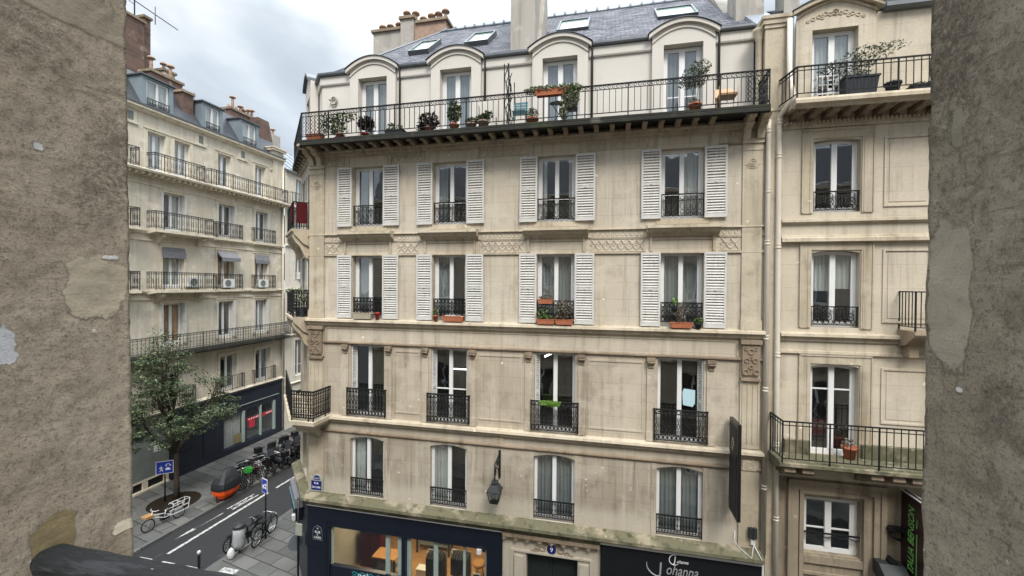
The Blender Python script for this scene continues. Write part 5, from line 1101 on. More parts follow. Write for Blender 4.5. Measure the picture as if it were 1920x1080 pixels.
stack(18.95, 20.75, 1.3, 2.1, 21.0, 23.0, [(19.25, 1.7, .75, True), (19.75, 1.7, .2, False), (20.0, 1.7, .28, False), (20.35, 1.7, .8, True)])
stack(20.15, 20.8, .55, 1.28, 20.6, 22.3, [], 'brick')
stack(21.3, 22.0, 3.4, 4.2, 21.3, 24.4, [(21.6, 3.8, .4, True)], 'cement')
stack(24.5, 27.0, 1.7, 2.6, 21, 23.15, [(24.75+.33*k, 2.15, [.3, .9, .4, .5, .35, .5, .6][k], k % 2 == 1 or k > 3) for k in range(7)], 'brick', .0)
s = MB(TL); s.prism([(26.3, 20.6), (27.6, 20.9), (27.0, 23.1), (26.0, 23.1)], .9, 1.69, 'y'); s.build('chimney', 'brick', mr)
stack(15.2, 20.0, 3.2, 4.0, 20.5, 26.5, [], 'brick'); stack(20.15, 20.5, 3.4, 4.2, 21.0, 27.0, [], 'brick')
an = MB(TL); an.tube([(19.6, 3.4, 26.6), (19.6, 3.4, 29.4)], .035, 5); an.tube([(21.0, 3.7, 27.1), (21.0, 3.7, 28.2)], .025, 5); an.tube([(19.3, 3.3, 27.6), (23.0, 4.4, 28.0)], .028, 4)
for k in range(5): an.tube([(19.6, 2.9, 27.9+k*.3), (19.6, 3.9, 27.9+k*.3)], .014, 4)
an.tube([(17.5, 3.3, 26.6), (17.5, 3.3, 27.8), (19.6, 3.4, 27.4)], .018, 4); an.tube([(22.6, 2.6, 22.7), (22.6, 2.6, 23.5)], .02, 4); an.build('antenna', 'iron_grey', mr)
# its ground floor
sf = MB(TL); sf.box((18.9, -.12, 3.0), (27.2, .1, 3.92)); sf.box((18.9, -.10, .5), (22.3, .1, 3.0)); sf.box((23.93, -.10, .5), (24.05, .1, 3.0)); sf.box((25.3, -.08, .5), (25.36, .1, 3.0)); sf.box((26.62, -.12, 0), (27.2, .1, 3.0)); sf.box((18.9, -.16, .12), (26.6, .1, .48)); sf.box((18.9, -.20, 3.92), (27.2, .1, 3.98)); sf.box((22.3, -.09, 2.6), (26.62, .1, 3.0))
sf.box((19.2, -.13, 1.5), (20.6, -.10, 1.56)); sf.box((19.2, -.13, 2.2), (20.6, -.10, 2.26)); sf.box((20.9, -.13, .5), (20.96, -.10, 3.0))
sh = sf.build('shopfront', 'navy_left', LB)
s = MB(TL); s.box((22.4, -.14, 2.98), (26.9, -.122, 3.03)); s.box((25.22, -.12, .5), (25.30, .0, 2.6)); s.box((26.42, -.1, .5), (26.60, .0, 2.6)); s.box((23.75, -.1, .5), (23.92, .0, 2.6)); s.build('window_frame', 'frame_pale', sh)
MB(TL).poly([(22.3, .0, .5), (26.6, .0, .5), (26.6, .0, 2.6), (22.3, .0, 2.6)]).build('glass', 'glass', sh)
c_ = MB(TL); wavy(c_, 22.32, 23.75, .5, 2.6, .12, amp=.03); c_.build('curtain', 'curtain', sh)
s = MB(TL); s.box((23.2, .03, .55), (23.75, .06, 1.15)); s.build('poster', 'yellow', sh)
s = MB(TL); s.box((24.15, -.01, 1.75), (25.2, -.006, 1.95)); s.box((25.38, -.01, 1.75), (26.4, -.006, 1.95)); s.box((24.35, -.01, 1.25), (24.8, -.006, 1.72)); s.build('poster', 'skin_red', sh)
s = MB(TL)
for x in (24.3, 24.5, 24.7, 24.9, 25.05, 25.8, 25.95, 26.1, 26.25): s.box((x, -.014, 1.81), (x+.09, -.0102, 1.90))
s.build('lettering', 'letter_white', sh)
s = MB(TL); s.poly([(22.3, 1.4, .1), (26.6, 1.4, .1), (26.6, 1.4, 3), (22.3, 1.4, 3)]).poly([(24.0, .2, .5), (26.6, .2, .5), (26.6, 1.4, .5), (24.0, 1.4, .5)]); s.build('shop_wall', 'greypanel', sh)
s = MB(TL); s.box((12.95, -.06, .75), (18.88, .1, 2.55)); s.box((17.9, -.075, .8), (17.94, -.06, 2.5)); s.build('roller_shutter', 'greypanel', LB)
s = MB(TL); s.box((12.95, -.02, 2.55), (18.88, .1, 4.0)); s.build('fascia', 'greypanel', LB)
s = MB(TL); s.box((18.05, -.082, 2.0), (18.4, -.062, 2.35)); s.build('notice', 'white_plastic', LB)
s = MB(TL); s.box((12.95, -.12, .12), (18.88, .1, .22)); s.box((12.95, -.08, .65), (18.88, .1, .75)); 
for x in (14, 16.2, 17.5, 18.6): s.box((x, -.07, .22), (x+.25, .1, .65))
s.build('plinth', 'trim_left', LB)
s = MB(TL); s.box((12.95, .02, .22), (18.88, .1, .65)); s.build('basement_vent', 'black', LB)
co_ = MB(TL); co_.box((YA+.1, 1.5, 0), (YB-.1, 10, 20.2)); co_.build('light_block_core', 'room', LB)  # solid core added out of sight to block stray light

# ================================================================ building further down the side street
FB = thing('apartment_building', (-23.6, 36, 0), 'white rendered building with zinc roof seen in the narrow gap beyond the cream building', 'building')
TF = lambda u, d, z: (-23.62-d, u, z)
fo_ = []
for k in range(5):
    a = 28.45+k*3.4
    for z0, z1 in ((3.95, 6.75), (7.7, 9.9), (11.4, 13.3), (14.2, 16.2), (17.35, 19.2)): fo_.append((a, a+1.05, z0, z1))
mb = MB(TF); wall(mb, 27.36, 45, 0, 19.6, fo_+[(28.6, 44, .4, 2.8)]); mb.build('wall', 'stone_far', FB)
for j, o in enumerate(fo_):
    window(FB, TF, *o, d=.2, fw=.09, mw=.12, room=.7, curtain='both' if j % 5 in (4,) else None, bars=(.3,) if j % 5 == 0 else ())
    s = MB(TF); a, b, c, e2 = o; s.box((a-.12, -.03, c), (a, 0, e2+.1)); s.box((b, -.03, c), (b+.12, 0, e2+.1)); s.box((a, -.03, e2), (b, 0, e2+.1)); s.build('window_surround', 'stone_far', FB)
for z in (7.1, 10.6, 13.9, 16.9, 3.4):
    mb = MB(); sweep(mb, [(-23.62, 27.4), (-23.62, 45)], [(0, z), (-.1, z+.02), (-.14, z+.1), (0, z+.14)]); mb.build('moulding', 'stone_far', FB)
for k in range(5):
    a = 28.2+k*3.4
    railing([(-23.62, a+1.55), (-23.42, a+1.55), (-23.42, a), (-23.62, a)], 7.25, .95, 'cast', .14).build('balcony_railing', 'iron', FB)
s = MB(TF); s.box((27.5, -.5, 16.9), (30, 0, 17.05)); s.build('balcony_slab', 'stone_far', FB); railing([(-23.62, 30), (-23.15, 30), (-23.15, 27.6), (-23.62, 27.6)], 17.05, .95, 'bars', .15).build('balcony_railing', 'iron', FB)
aircon(FB, TF, 29.1, 11.45, .16)
s = MB(TF); s.poly([(27.36, -.15, 19.6), (45, -.15, 19.6), (45, 3.5, 22.3), (27.36, 3.5, 22.3)]).poly([(27.36, 3.5, 22.3), (45, 3.5, 22.3), (45, 12, 20), (27.36, 12, 20)]).poly([(45, 0, 0), (45, 12, 0), (45, 12, 20), (45, -.15, 19.6)]); fr2 = s.build('roof', 'zinc', FB)
s = MB(TF)
for k in range(18): s.prism([(-.15, 19.62), (3.5, 22.32), (3.5, 22.37), (-.15, 19.67)], 27.4+k*.9, 27.44+k*.9, 'x')
s.build('standing_seam', 'zinc', fr2); s = MB(TF); s.box((27.36, -.25, 19.5), (45, -.15, 19.65)); s.build('gutter', 'gutter', fr2)
s = MB(TF); s.box((29.5, 3, 21.5), (30.3, 3.6, 23.2)); c_ = s.build('chimney', 'cement', fr2); p_ = MB(); pot(p_, -27, 29.9, 23.2, .5, .13); p_.build('chimney_pot', 'clay', c_)
s = MB(TF); s.box((28.6, .1, .4), (44, .14, 2.8)); s.build('shopfront', 'navy_left', FB)
# what closes the end of the side street
EB = thing('apartment_building', (-18, 62, 0), 'distant cream building closing the far end of the side street', 'building')
TE = lambda u, d, z: (u, 60+d, z)
eo = [(x, x+1.2, z, z+2.1) for x in (-26, -22.5, -19, -15.5, -12) for z in (4.4, 7.6, 10.8, 14)]
mb = MB(TE); wall(mb, -30, -6, 0, 17.5, eo); mb.build('wall', 'stone_far', EB)
for o in eo: window(EB, TE, *o, d=.2, room=.6)
s = MB(TE); s.poly([(-30, 0, 17.5), (-6, 0, 17.5), (-6, 3, 20.5), (-30, 3, 20.5)]); s.build('roof', 'zinc', EB)

# ================================================================ OUR OWN HOUSE: the window we look out of
OB_ = thing('viewpoint_building', (0, 0, 0), 'rough rendered wall with patched plaster framing both sides of the view', 'building')
p = Mat('rough cement render', (.33, .275, .205), .95)
fine = p.noise(230, 4, ro=.85); mid_ = p.noise(80, 7, ro=.8); med = p.noise(15, 9, ro=.78, dist=.8); big = p.noise(3.2, 6, ro=.6)
str_ = p.noise(9, 9, (1, 1.0, 9), .8, dist=.7); crack = p.noise(6, 8, (1, .7, 3), .8, loc=(4, 4, 4), dist=2.0)
p.mix(p.ramp(big, .38, .62), (.40, .345, .265), amt=.7)
p.mix(p.ramp(med, .48, .62), (.20, .165, .12), amt=.6)
for cc, sz_, am in (((-1.27, .86, 11.50), (.5, .12, .24), .8), ((-1.27, .70, 11.75), (.5, .12, .10), .5), ((.56, .86, 11.58), (.5, .10, .28), .85), ((.56, .76, 11.03), (.5, .05, .07), .7), ((.56, .70, 11.4), (.5, .06, .1), .5)):
    mk_ = p.patch(cc, sz_, .8, 6, .6); mk2 = p.math('MULTIPLY', mk_, p.ramp(mid_, .36, .58)); p.mix(mk2, (.115, .093, .066), amt=am)
p.mix(p.ramp(mid_, .52, .62), (.12, .097, .07), amt=.6)
p.mix(p.ramp(str_, .55, .64), (.13, .105, .075), amt=.6)
p.mix(p.ramp(fine, .55, .66), (.05, .042, .032), amt=.75).mix(p.ramp(fine, .45, .33), (.50, .44, .34), amt=.6)
for cc, sz_, colr, na, sc_ in (((-1.27, .828, 11.185), (.5, .070, .078), (.47, .405, .30), .5, 22), ((-1.27, .80, 11.87), (.5, .16, .045), (.36, .31, .235), .5, 9), ((-1.27, .718, 11.508), (.5, .009, .008), (.62, .62, .63), .6, 70),
                               ((-1.27, .655, 11.05), (.5, .022, .04), (.58, .59, .62), 1.1, 38), ((-1.27, .735, 10.60), (.5, .045, .05), (.26, .20, .10), .5, 18), ((-1.27, .895, 10.545), (.5, .045, .016), (.70, .63, .48), .6, 34), ((-1.27, .86, 11.262), (.5, .02, .005), (.66, .65, .63), .9, 60),
                               ((.556, .856, 11.20), (.5, .040, .125), (.48, .42, .325), .55, 15), ((.556, .845, 11.46), (.5, .012, .03), (.34, .30, .23), .5, 28), ((.556, .83, 11.035), (.5, .008, .004), (.80, .79, .77), .7, 60)):
    rim = p.patch((cc[0], cc[1], cc[2]-.004), (sz_[0], sz_[1]*1.05, sz_[2]*1.06), .08, sc_, na, loc=(3, 1, 2)); p.mix(rim, (.10, .08, .055), amt=.5)
    mk_ = p.patch(cc, sz_, .10, sc_, na, loc=(3, 1, 2)); p.mix(mk_, colr, amt=.85)
p.mix(p.ramp(mid_, .56, .68), (.15, .12, .085), amt=.35).mix(p.ramp(fine, .58, .70), (.10, .08, .06), amt=.4)
p.mix(p.ramp(crack, .69, .705), (.05, .042, .032), amt=.8)
p.mix(p.ramp(p.noise(34, 4, loc=(8, 2, 2)), .735, .75), (.75, .74, .72), amt=.8)
p.bump(fine, 1.0, .003); p.bump(mid_, 1.0, .006); p.bump(med, .6, .010); p.bump(str_, .6, .006)
M['render'] = p.m
def jamb(side, x_of_z, xo, ya=.42, yb=.90, z0=9.6, z1=14.6):
    s = MB(); ny, nz = 60, 380; ids = []
    for j in range(nz+1):
        z = z0+(z1-z0)*j/nz; row = []
        for i in range(ny+1):
            y = ya+(yb-ya)*i/ny; v = Vector((side*3, y*1.0, z))
            n = noise.fractal(v*9, 1, 2, 5)*.004+noise.fractal(v*40, 1, 2, 4)*.0022
            edge = max(0, (y-(yb-.03))/.03)
            chip = noise.fractal(Vector((side*5, z*5, 0)), 1, 2, 3)*.0022+noise.fractal(Vector((side*9, z*40, 3)), 1, 2, 4)*.0022
            x = x_of_z(z)-side*(n)-side*edge*edge*(.006)
            row.append((x, y+(chip if i == ny else chip*(i/ny)**6), z))
        ids.append([s.P(q_) for q_ in row])
    for j in range(nz):
        for i in range(ny): s.f.append([ids[j][i], ids[j][i+1], ids[j+1][i+1], ids[j+1][i]]); s.sm.append(True)
    for j in range(nz):
        a, b = ids[j][ny], ids[j+1][ny]; va, vb = s.v[a], s.v[b]; c1 = s.P((xo, yb, va.z)); c2 = s.P((xo, yb, vb.z)); s.f.append([a, c1, c2, b]); s.sm.append(False)
    s.poly([(x_of_z(z0), ya, z0), (xo, ya, z0), (xo, ya, z1), (x_of_z(z1), ya, z1)])
    return s.build('window_jamb', 'render', OB_)
jamb(-1, lambda z: -1.262-.016*(z-10.5), -2.6)
jamb(1, lambda z: .556+.001*(z-11), 2.0)
TO = lambda u, d, z: (-u, .90-d, z)      # street face of our house, seen from across the street
oo = [(x, x+1.15, z, z+2.1) for x in (-14.2, -11.2, -8.2, -5.2, 3.2, 6.4, 9.6, 12.8) for z in (.8, 4.2, 7.3, 13.4)]+[(x, x+1.15, 10.3, 12.4) for x in (-14.2, -11.2, -8.2, -5.2, 3.2, 6.4, 9.6, 12.8)]+[(x, x+1.2, z, z+2.1) for x in (-.25,) for z in (.8, 4.2, 7.3)]
mb = MB(TO); wall(mb, -15, 15, 0, 16.5, oo+[(-2.0, 2.6, 9.6, 14.6)]); mb.build('wall', 'stone_mid', OB_)
for o in oo: window(OB_, TO, *o, d=.2, room=.5, bars=(.35,))
mb = MB(); mb.box((-2.6, .42, 9.2), (2.0, .899, 9.598)); mb.box((-2.6, .42, 14.6), (2.0, .899, 14.9)); mb.build('lintel', 'render', OB_)
mb = MB(TO)
for z in (3.9, 7.0, 16.3): mb.box((-15, -.18, z), (15, -.003, z+.14))
mb.box((-15, -.18, 13.1), (-2.05, -.003, 13.24)); mb.box((2.65, -.18, 13.1), (15, -.003, 13.24))
mb.build('moulding', 'trim', OB_)
for x in (-14.2, -11.2, -8.2, -5.2, 3.2, 6.4, 9.6, 12.8):
    for z in (4.2, 7.3, 13.4): iron_guard(TO, x, x+1.15, z+.05, z+.8, 'D', d=.0, n=9).build('window_guard', 'iron', OB_)
mb = MB(TO); mb.poly([(-15, -.2, 16.5), (15, -.2, 16.5), (15, .9, 18.6), (-15, .9, 18.6)]); mb.build('roof', 'slate_left', OB_)
# weathered black hand rail fixed to the left jamb
p = Mat('weathered black paint', (.010, .011, .012), .6, 0, .3)
p.mix(p.ramp(p.noise(22, 6, (.35, 2, 2), .7), .5, .62), (.035, .037, .042), amt=.7).mix(p.ramp(p.noise(45, 4, (.4, 2, 2), loc=(3, 3, 1)), .72, .76), (.5, .5, .5), amt=.7)
p.bump(p.noise(30, 6, (.25, 2.2, 2.2), .7), 1.0, .008); M['rail'] = p.m
s = MB(); N = 60; pts = []; rr = []; RDY = .01
for k in range(N+1):
    t_ = k/N; x = -1.262+1.83*t_; y = .715+RDY*t_; z = 10.556
    pts.append((x, y, z+.0012*sin(k*1.7))); rr.append(.037*(math.sqrt(max(0, 1-(1-min(1, (x+1.262)/.035+.25))**2)) if x < -1.23 else 1))
s.tube(pts, rr, 24)
hr = tag(s.build('hand_rail', 'rail', None, Vector((-.35, .7, 10.56)), True), 'weathered black hand rail crossing the bottom left corner in front of the street', 'hand rail')

# ================================================================ SIGNS AND WALL FITTINGS
o = thing('shop_sign', (3.3, 12.3, 6.4), 'tall black blade sign projecting from the corner building beside the downpipes', 'sign')
s = MB(); s.box((3.27, 11.93, 5.12), (3.36, 12.70, 7.62)); s.build('sign_panel', 'black', o)
s = MB(); s.box((3.262, 12.02, 5.2), (3.268, 12.62, 7.5)); s.build('smoked_face', 'tarp', o)
s = MB(); s.box((3.29, 12.70, 7.35), (3.34, D, 7.41)); s.box((3.29, 12.70, 5.3), (3.34, D, 5.36)); s.build('bracket', 'iron', o)
s = MB(); s.tube([(3.258, 12.32+.10*cos(a*pi/2), 7.0+.17*sin(a*pi/2)) for a in range(4)], .014, 4, True); s.build('emblem', 'basket', o)
o = thing('shop_sign', (7.35, 12.3, 4.5), 'dark maroon blade sign with green vertical TALIA BENSON lettering under the mossy balcony', 'sign')
s = MB(); s.box((7.345, 11.95, 2.6), (7.47, 12.78, 6.02)); s.build('sign_panel', 'burgundy', o)
s = MB(); s.box((7.335, 11.93, 6.02), (7.36, 12.80, 6.05)); s.box((7.455, 11.93, 6.02), (7.48, 12.80, 6.05)); s.build('white_edge', 'white_plastic', o)
TT = lambda u, d, z: (7.341+d, 12.78-u, z)
add_text('lettering', 'TALIA BENSON', .30, 'letter_green', o, TT, .38, 0, 4.95, .003, .2, 'CENTER', pi/2, .80)
s = MB(TT); s.box((.56, -.003, 3.0), (.585, .002, 5.2)); s.build('green_line', 'letter_green', o)
add_text('lettering', 'PARIS 2', .07, 'letter_green', o, TT, .57, 0, 5.45, .002, 0, 'CENTER', pi/2)
s = MB(); s.box((6.98, 12.60, 5.0), (7.34, 12.78, 5.09)); s.tube([(7.05, 12.7, 5.0), (7.1, 12.66, 4.85), (7.25, 12.62, 4.8)], .04, 6); s.build('bracket', 'iron', o)
o = thing('wall_lamp', (6.9, 12.5, 3.7), 'dark box floodlight on the wall beside the maroon sign', 'lamp'); s = MB(); s.prism([(12.2, 4.02), (12.5, 4.22), (12.75, 4.22), (12.75, 3.9), (12.4, 3.8)], 6.72, 7.28, 'x'); s.build('lamp_housing', 'iron_grey', o); s = MB(); s.box((6.98, 12.5, 4.22), (7.12, 12.8, 4.30)); s.build('bracket', 'iron', o)
# street lantern
LX, LY = -3.30, 12.42
o = thing('street_lantern', (LX, LY, 5.2), 'old Paris street lantern hanging from a scrolled wall bracket above the carriage door', 'lantern')
s = MB(); zt = 5.23
s.frust((LX, LY), 4.98, 5.16, .20, .20, .11, .11); s.frust((LX, LY), 5.16, 5.20, .075, .075, .075, .075); s.frust((LX, LY), 5.20, 5.26, .095, .095, .08, .08); s.frust((LX, LY), 4.955, 4.98, .215, .215, .215, .215); s.build('lantern_cap', 'iron_grey', o)
s = MB()
for i in (-1, 1):
    for j in (-1, 1): s.tube([(LX+i*.19, LY+j*.19, 4.955), (LX+i*.115, LY+j*.115, 4.62)], .012, 4)
s.frust((LX, LY), 4.60, 4.63, .12, .12, .125, .125); s.lathe((LX, LY, 4.54), [(.01, 0), (.05, .03), (.06, .06)], 10); s.build('lantern_frame', 'iron', o)
s = MB(); s.frust((LX, LY), 4.63, 4.95, .105, .105, .178, .178); s.build('glass', 'glass', o)
s = MB(); s.lathe((LX, LY, 4.72), [(.02, 0), (.06, .05), (.06, .12), (.02, .2)], 10); s.build('bulb', 'white_plastic', o)
s = MB(); s.box((LX+.03, D-.05, 5.2), (LX+.09, D-.002, 6.05)); s.tube([(LX+.06, D-.04, 5.95), (LX+.03, D-.2, 5.85), (LX, LY, 5.75), (LX, LY, 5.26)], .022, 6)
s.tube([(LX+.06, D-.04, 5.3), (LX+.03, D-.12, 5.5), (LX+.02, LY+.1, 5.62), (LX, LY, 5.55)], .018, 5); s.ring((LX, LY+.06, 5.5), .07, .10, .02, 'yz', 10, 4); s.ring((LX+.03, LY+.18, 5.72), .06, .07, .018, 'yz', 9, 4); s.build('bracket', 'iron', o)
# street name plates
o = thing('street_sign', (-9.70, D-.06, 4.3), 'blue enamel RUE DU CAIRE plate in a green rounded frame above the navy shop', 'street sign')
s = MB(TM); s.box((-9.93, -.08, 4.06), (-9.45, -.048, 4.52)); s.prism([(-9.86, 4.52), (-9.50, 4.52), (-9.55, 4.60), (-9.62, 4.64), (-9.74, 4.64), (-9.81, 4.60)], -.08, -.048, 'y'); s.build('frame', 'enamel_green', o)
s = MB(TM); s.box((-9.885, -.088, 4.11), (-9.495, -.081, 4.42)); s.prism([(-9.80, 4.46), (-9.56, 4.46), (-9.58, 4.56), (-9.64, 4.60), (-9.72, 4.60), (-9.78, 4.56)], -.088, -.081, 'y'); s.build('plate', 'street_blue', o)
add_text('lettering', 'RUE', .095, 'letter_white', o, TM, -9.69, -.09, 4.335, .002, 0, 'CENTER', 0, 1); add_text('lettering', 'DU CAIRE', .095, 'letter_white', o, TM, -9.69, -.09, 4.20, .002, 0, 'CENTER', 0, .78); add_text('lettering', '2e Arrt', .055, 'letter_white', o, TM, -9.68, -.09, 4.51, .002)
o = thing('street_sign', (-9.62, D-.11, 2.7), 'small stencilled RUE DU CAIRE plate on the navy shopfront pilaster', 'street sign')
s = MB(TM); s.prism([(-9.80, 2.42), (-9.42, 2.42), (-9.42, 2.74), (-9.48, 2.86), (-9.61, 2.92), (-9.74, 2.86), (-9.80, 2.74)], -.12, -.102, 'y'); s.build('plate', 'navy', o)
add_text('lettering', 'RUE', .12, 'letter_white', o, TM, -9.61, -.122, 2.68, .002); add_text('lettering', 'DU', .05, 'letter_white', o, TM, -9.61, -.122, 2.59, .002); add_text('lettering', 'CAIRE', .10, 'letter_white', o, TM, -9.61, -.122, 2.50, .002); add_text('lettering', '2e', .07, 'letter_white', o, TM, -9.61, -.122, 2.81, .002)
s = MB(TM); s.tube([(-9.79, -.122, 2.43), (-9.43, -.122, 2.43), (-9.43, -.122, 2.74), (-9.49, -.122, 2.85), (-9.61, -.122, 2.91), (-9.73, -.122, 2.85), (-9.79, -.122, 2.74)], .005, 4, True); s.build('border', 'letter_silver', o)
o = thing('junction_box', (3.92, D-.1, 4.3), 'pair of grey junction boxes with a white cable at the bottom of the downpipe', 'junction box')
s = MB(TM); s.box((3.78, -.14, 4.34), (3.875, 0, 4.62)); s.box((3.89, -.14, 4.34), (3.985, 0, 4.62)); s.build('box', 'iron_grey', o); s = MB(TM); s.box((3.84, -.10, 4.16), (3.95, 0, 4.30)); s.build('small_box', 'white_plastic', o)
s = MB(TM); s.tube([(3.45, -.05, 4.45), (3.44, -.08, 4.2), (3.55, -.12, 4.05), (3.8, -.32, 3.92), (3.9, -.12, 4.16)], .010, 5); s.tube([(3.92, -.1, 4.16), (4.05, -.3, 3.9), (4.12, -.2, 3.75)], .012, 5); s.build('cable', 'white_plastic', o)
o = thing('wall_speaker', (-9.5, AY-.1, 17.6), 'small round fitting on the attic wall at the left end of the long balcony', 'fitting'); s = MB(TA); s.tube([(-9.62, -.14, 17.63), (-9.58, -.05, 17.60)], .03, 8); s.lathe((0, 0, 0), [(.001, 0)], 3) if 0 else None; s.ring((-9.48, -.06, 17.6), .11, .13, .035, n=14, m=6); s.build('ring_body', 'cement', o)
# corner canopy box and the round sign seen from behind
o = thing('shop_canopy', (-11.5, 14.2, 3.2), 'grey topped canopy box on the splayed corner above the side pavement', 'canopy')
s = MB(TC); s.box((-3.1, -.36, 2.95), (-1.15, -.09, 3.30)); s.build('canopy_top', 'awning_grey', o)
s = MB(TC); s.box((-3.0, -.34, 2.45), (-1.2, -.10, 2.948)); s.build('canopy_body', 'navy', o)
s = MB(TC); s.box((-3.1, -.39, 2.93), (-1.13, -.362, 2.99)); s.build('teal_edge', 'teal', o)
s = MB(TC); s.box((-1.38, -.45, 2.5), (-1.22, -.341, 2.68)); s.build('lamp_box', 'white_plastic', o)
o = thing('traffic_sign', (-10.62, 12.98, 0), 'round traffic sign seen from behind on a dark post at the navy corner', 'sign')
s = MB(); s.tube([(-10.62, 12.98, PZ), (-10.62, 12.98, 3.6)], .035, 8); s.build('pole', 'black', o)
s = MB(); n_ = Vector((-.85, .5, 0)).normalized(); a1 = Vector((-n_.y, n_.x, 0)); cc = Vector((-10.70, 13.02, 2.0))
s.rings([[tuple(cc+n_*w_+a1*cos(2*pi*k/24)*r_+Vector((0, 0, sin(2*pi*k/24)*r_))) for k in range(24)] for w_, r_ in ((0, .29), (0, .31), (.02, .31), (.02, .29))], sm=False); s.build('sign_disc', 'zinc', o)
s = MB(); s.box((-10.50, 12.7, 2.45), (-10.25, 12.74, 2.85)); s.build('small_plate', 'enamel_green', o)

def zone_sign(x, y, ang, hz, sw_, sh_, label):
    o = thing('traffic_sign', (x, y, PZ), label, 'sign', None)
    s = MB(); s.tube([(x, y, PZ), (x, y, hz+sh_/2)], .032, 8); s.build('pole', 'iron', o)
    e = Vector((cos(ang), sin(ang), 0)); n = Vector((e.y, -e.x, 0))
    T = lambda u, d, z: (x+e.x*u-n.x*d+n.x*.05, y+e.y*u-n.y*d+n.y*.05, hz+z)
    s = MB(T); s.box((-sw_/2, 0, -sh_/2), (sw_/2, .02, sh_/2)); s.build('border', 'white_plastic', o)
    s = MB(T); s.box((-sw_/2+.03, -.006, -sh_/2+.03), (sw_/2-.03, -.001, sh_/2-.03)); s.build('sign_face', 'sign_blue', o)
    s = MB(T); k = min(sw_, sh_)
    s.tube([(-.22*k, -.01, .13*k), (-.22*k, -.01, .12*k)], .045*k, 8); s.tube([(-.22*k, -.01, .06*k), (-.20*k, -.01, -.10*k), (-.30*k, -.01, -.30*k)], .035*k, 5); s.tube([(-.20*k, -.01, -.10*k), (-.10*k, -.01, -.30*k)], .035*k, 5); s.tube([(-.34*k, -.01, -.06*k), (-.22*k, -.01, .04*k), (-.08*k, -.01, -.06*k)], .028*k, 5)
    s.box((.05*k, -.012, -.22*k), (.36*k, -.007, -.10*k)); s.box((.11*k, -.012, -.10*k), (.30*k, -.007, -.03*k)); s.tube([(.08*k, -.01, .14*k), (.14*k, -.01, .26*k), (.30*k, -.01, .26*k), (.36*k, -.01, .14*k)], .02*k, 4); s.ring((.10*k, -.01, .14*k), .06*k, .06*k, .015*k, n=8); s.ring((.34*k, -.01, .14*k), .06*k, .06*k, .015*k, n=8); s.build('pictogram', 'letter_white', o)
zone_sign(-21.66, 17.0, rad(38), 1.88, .72, .64, 'blue pedestrian zone sign on a brown pole in front of the tree trunk')
zone_sign(-14.36, 15.56, rad(-20), 2.42, .42, .62, 'blue pedestrian zone sign on a black pole by the roadside bicycle')

# ================================================================ STREET FURNITURE AND VEHICLES
o = thing('bollard', (-14.84, 12.9, PZ), 'black bollard with a white ball top at the kerb corner', 'bollard')
s = MB(); s.lathe((-14.84, 12.9, PZ), [(.075, 0), (.075, .08), (.05, .12), (.05, .85), (.065, .87), (.05, .90)], 14); s.build('post', 'black', o); s = MB(); s.lathe((-14.84, 12.9, PZ+.90), [(.03, 0), (.05, .02), (.065, .07), (.05, .12), (.015, .14)], 14); s.build('ball_top', 'white_plastic', o)
def bike(label, colr='black', basket=None, saddle='black', crate=None, fenders=None, group='bicycles and scooters parked in a row along the kerb'):
    o = thing('bicycle', (0, 0, 0), label, 'bicycle', group); R = .34
    for x in (-.53, .53):
        s = MB(); s.ring((x, 0, R), R, R, .030, n=24, m=6); wv = s.build('wheel', 'rubber', o)
        s = MB(); s.ring((x, 0, R), R-.03, R-.03, .010, n=24, m=4); s.tube([(x, -.05, R), (x, .05, R)], .025, 8)
        for k in range(12): s.tube([(x, 0, R), (x+(R-.03)*cos(k*pi/6), 0, R+(R-.03)*sin(k*pi/6))], .0035, 3)
        s.build('rim', 'chrome', wv)
    s = MB(); A, B_, Cc, H_ = (-.53, 0, R), (-.10, 0, .28), (-.24, 0, .78), (.37, 0, .80)
    s.tube([A, B_], .02, 6); s.tube([A, Cc], .016, 6); s.tube([B_, Cc], .026, 6); s.tube([B_, (.38, 0, .66)], .032, 6); s.tube([(-.22, 0, .70), H_], .026, 6); s.box((-.02, -.045, .32), (.18, .045, .55)); s.tube([(.35, 0, .90), (.38, 0, .62), (.47, 0, .45), (.53, 0, R)], .015, 6); s.tube([Cc, (-.26, 0, .88)], .013, 6)
    s.tube([(-.53+.37*cos(a), 0, R+.37*sin(a)) for a in [pi*.05+pi*.9*k/8 for k in range(9)]], .012, 4); s.build('frame', colr, o)
    s = MB(); s.frust((-.27, 0), .88, .95, .14, .08, .16, .10); s.build('saddle', saddle, o)
    s = MB(); s.tube([(.33, 0, .90), (.33, 0, .98)], .014, 6); s.tube([(.22, -.30, 1.0), (.34, -.2, .99), (.34, .2, .99), (.22, .30, 1.0)], .013, 6); s.build('handlebar', 'chrome', o)
    s = MB(); s.ring((-.10, .03, .28), .09, .09, .012, n=14, m=4); s.tube([(-.10, .04, .28), (-.02, .10, .14)], .012, 4); s.tube([(-.10, -.04, .28), (-.18, -.10, .42)], .012, 4); s.build('crank', 'chrome', o)
    s = MB(); s.box((-.72, -.07, .70), (-.38, .07, .715)); s.tube([(-.66, .06, .70), (-.53, .05, R)], .008, 4); s.tube([(-.66, -.06, .70), (-.53, -.05, R)], .008, 4); s.build('rack', 'black', o)
    if basket:
        s = MB(); s.rings([[(.45+i*.13, j*.15, .74) for i, j in ((-1, -1), (1, -1), (1, 1), (-1, 1))], [(.47+i*.17, j*.19, .98) for i, j in ((-1, -1), (1, -1), (1, 1), (-1, 1))]], cap=False, sm=False); s.poly([(.32, -.15, .742), (.58, -.15, .742), (.58, .15, .742), (.32, .15, .742)]); s.build('basket', basket, o)
    return o
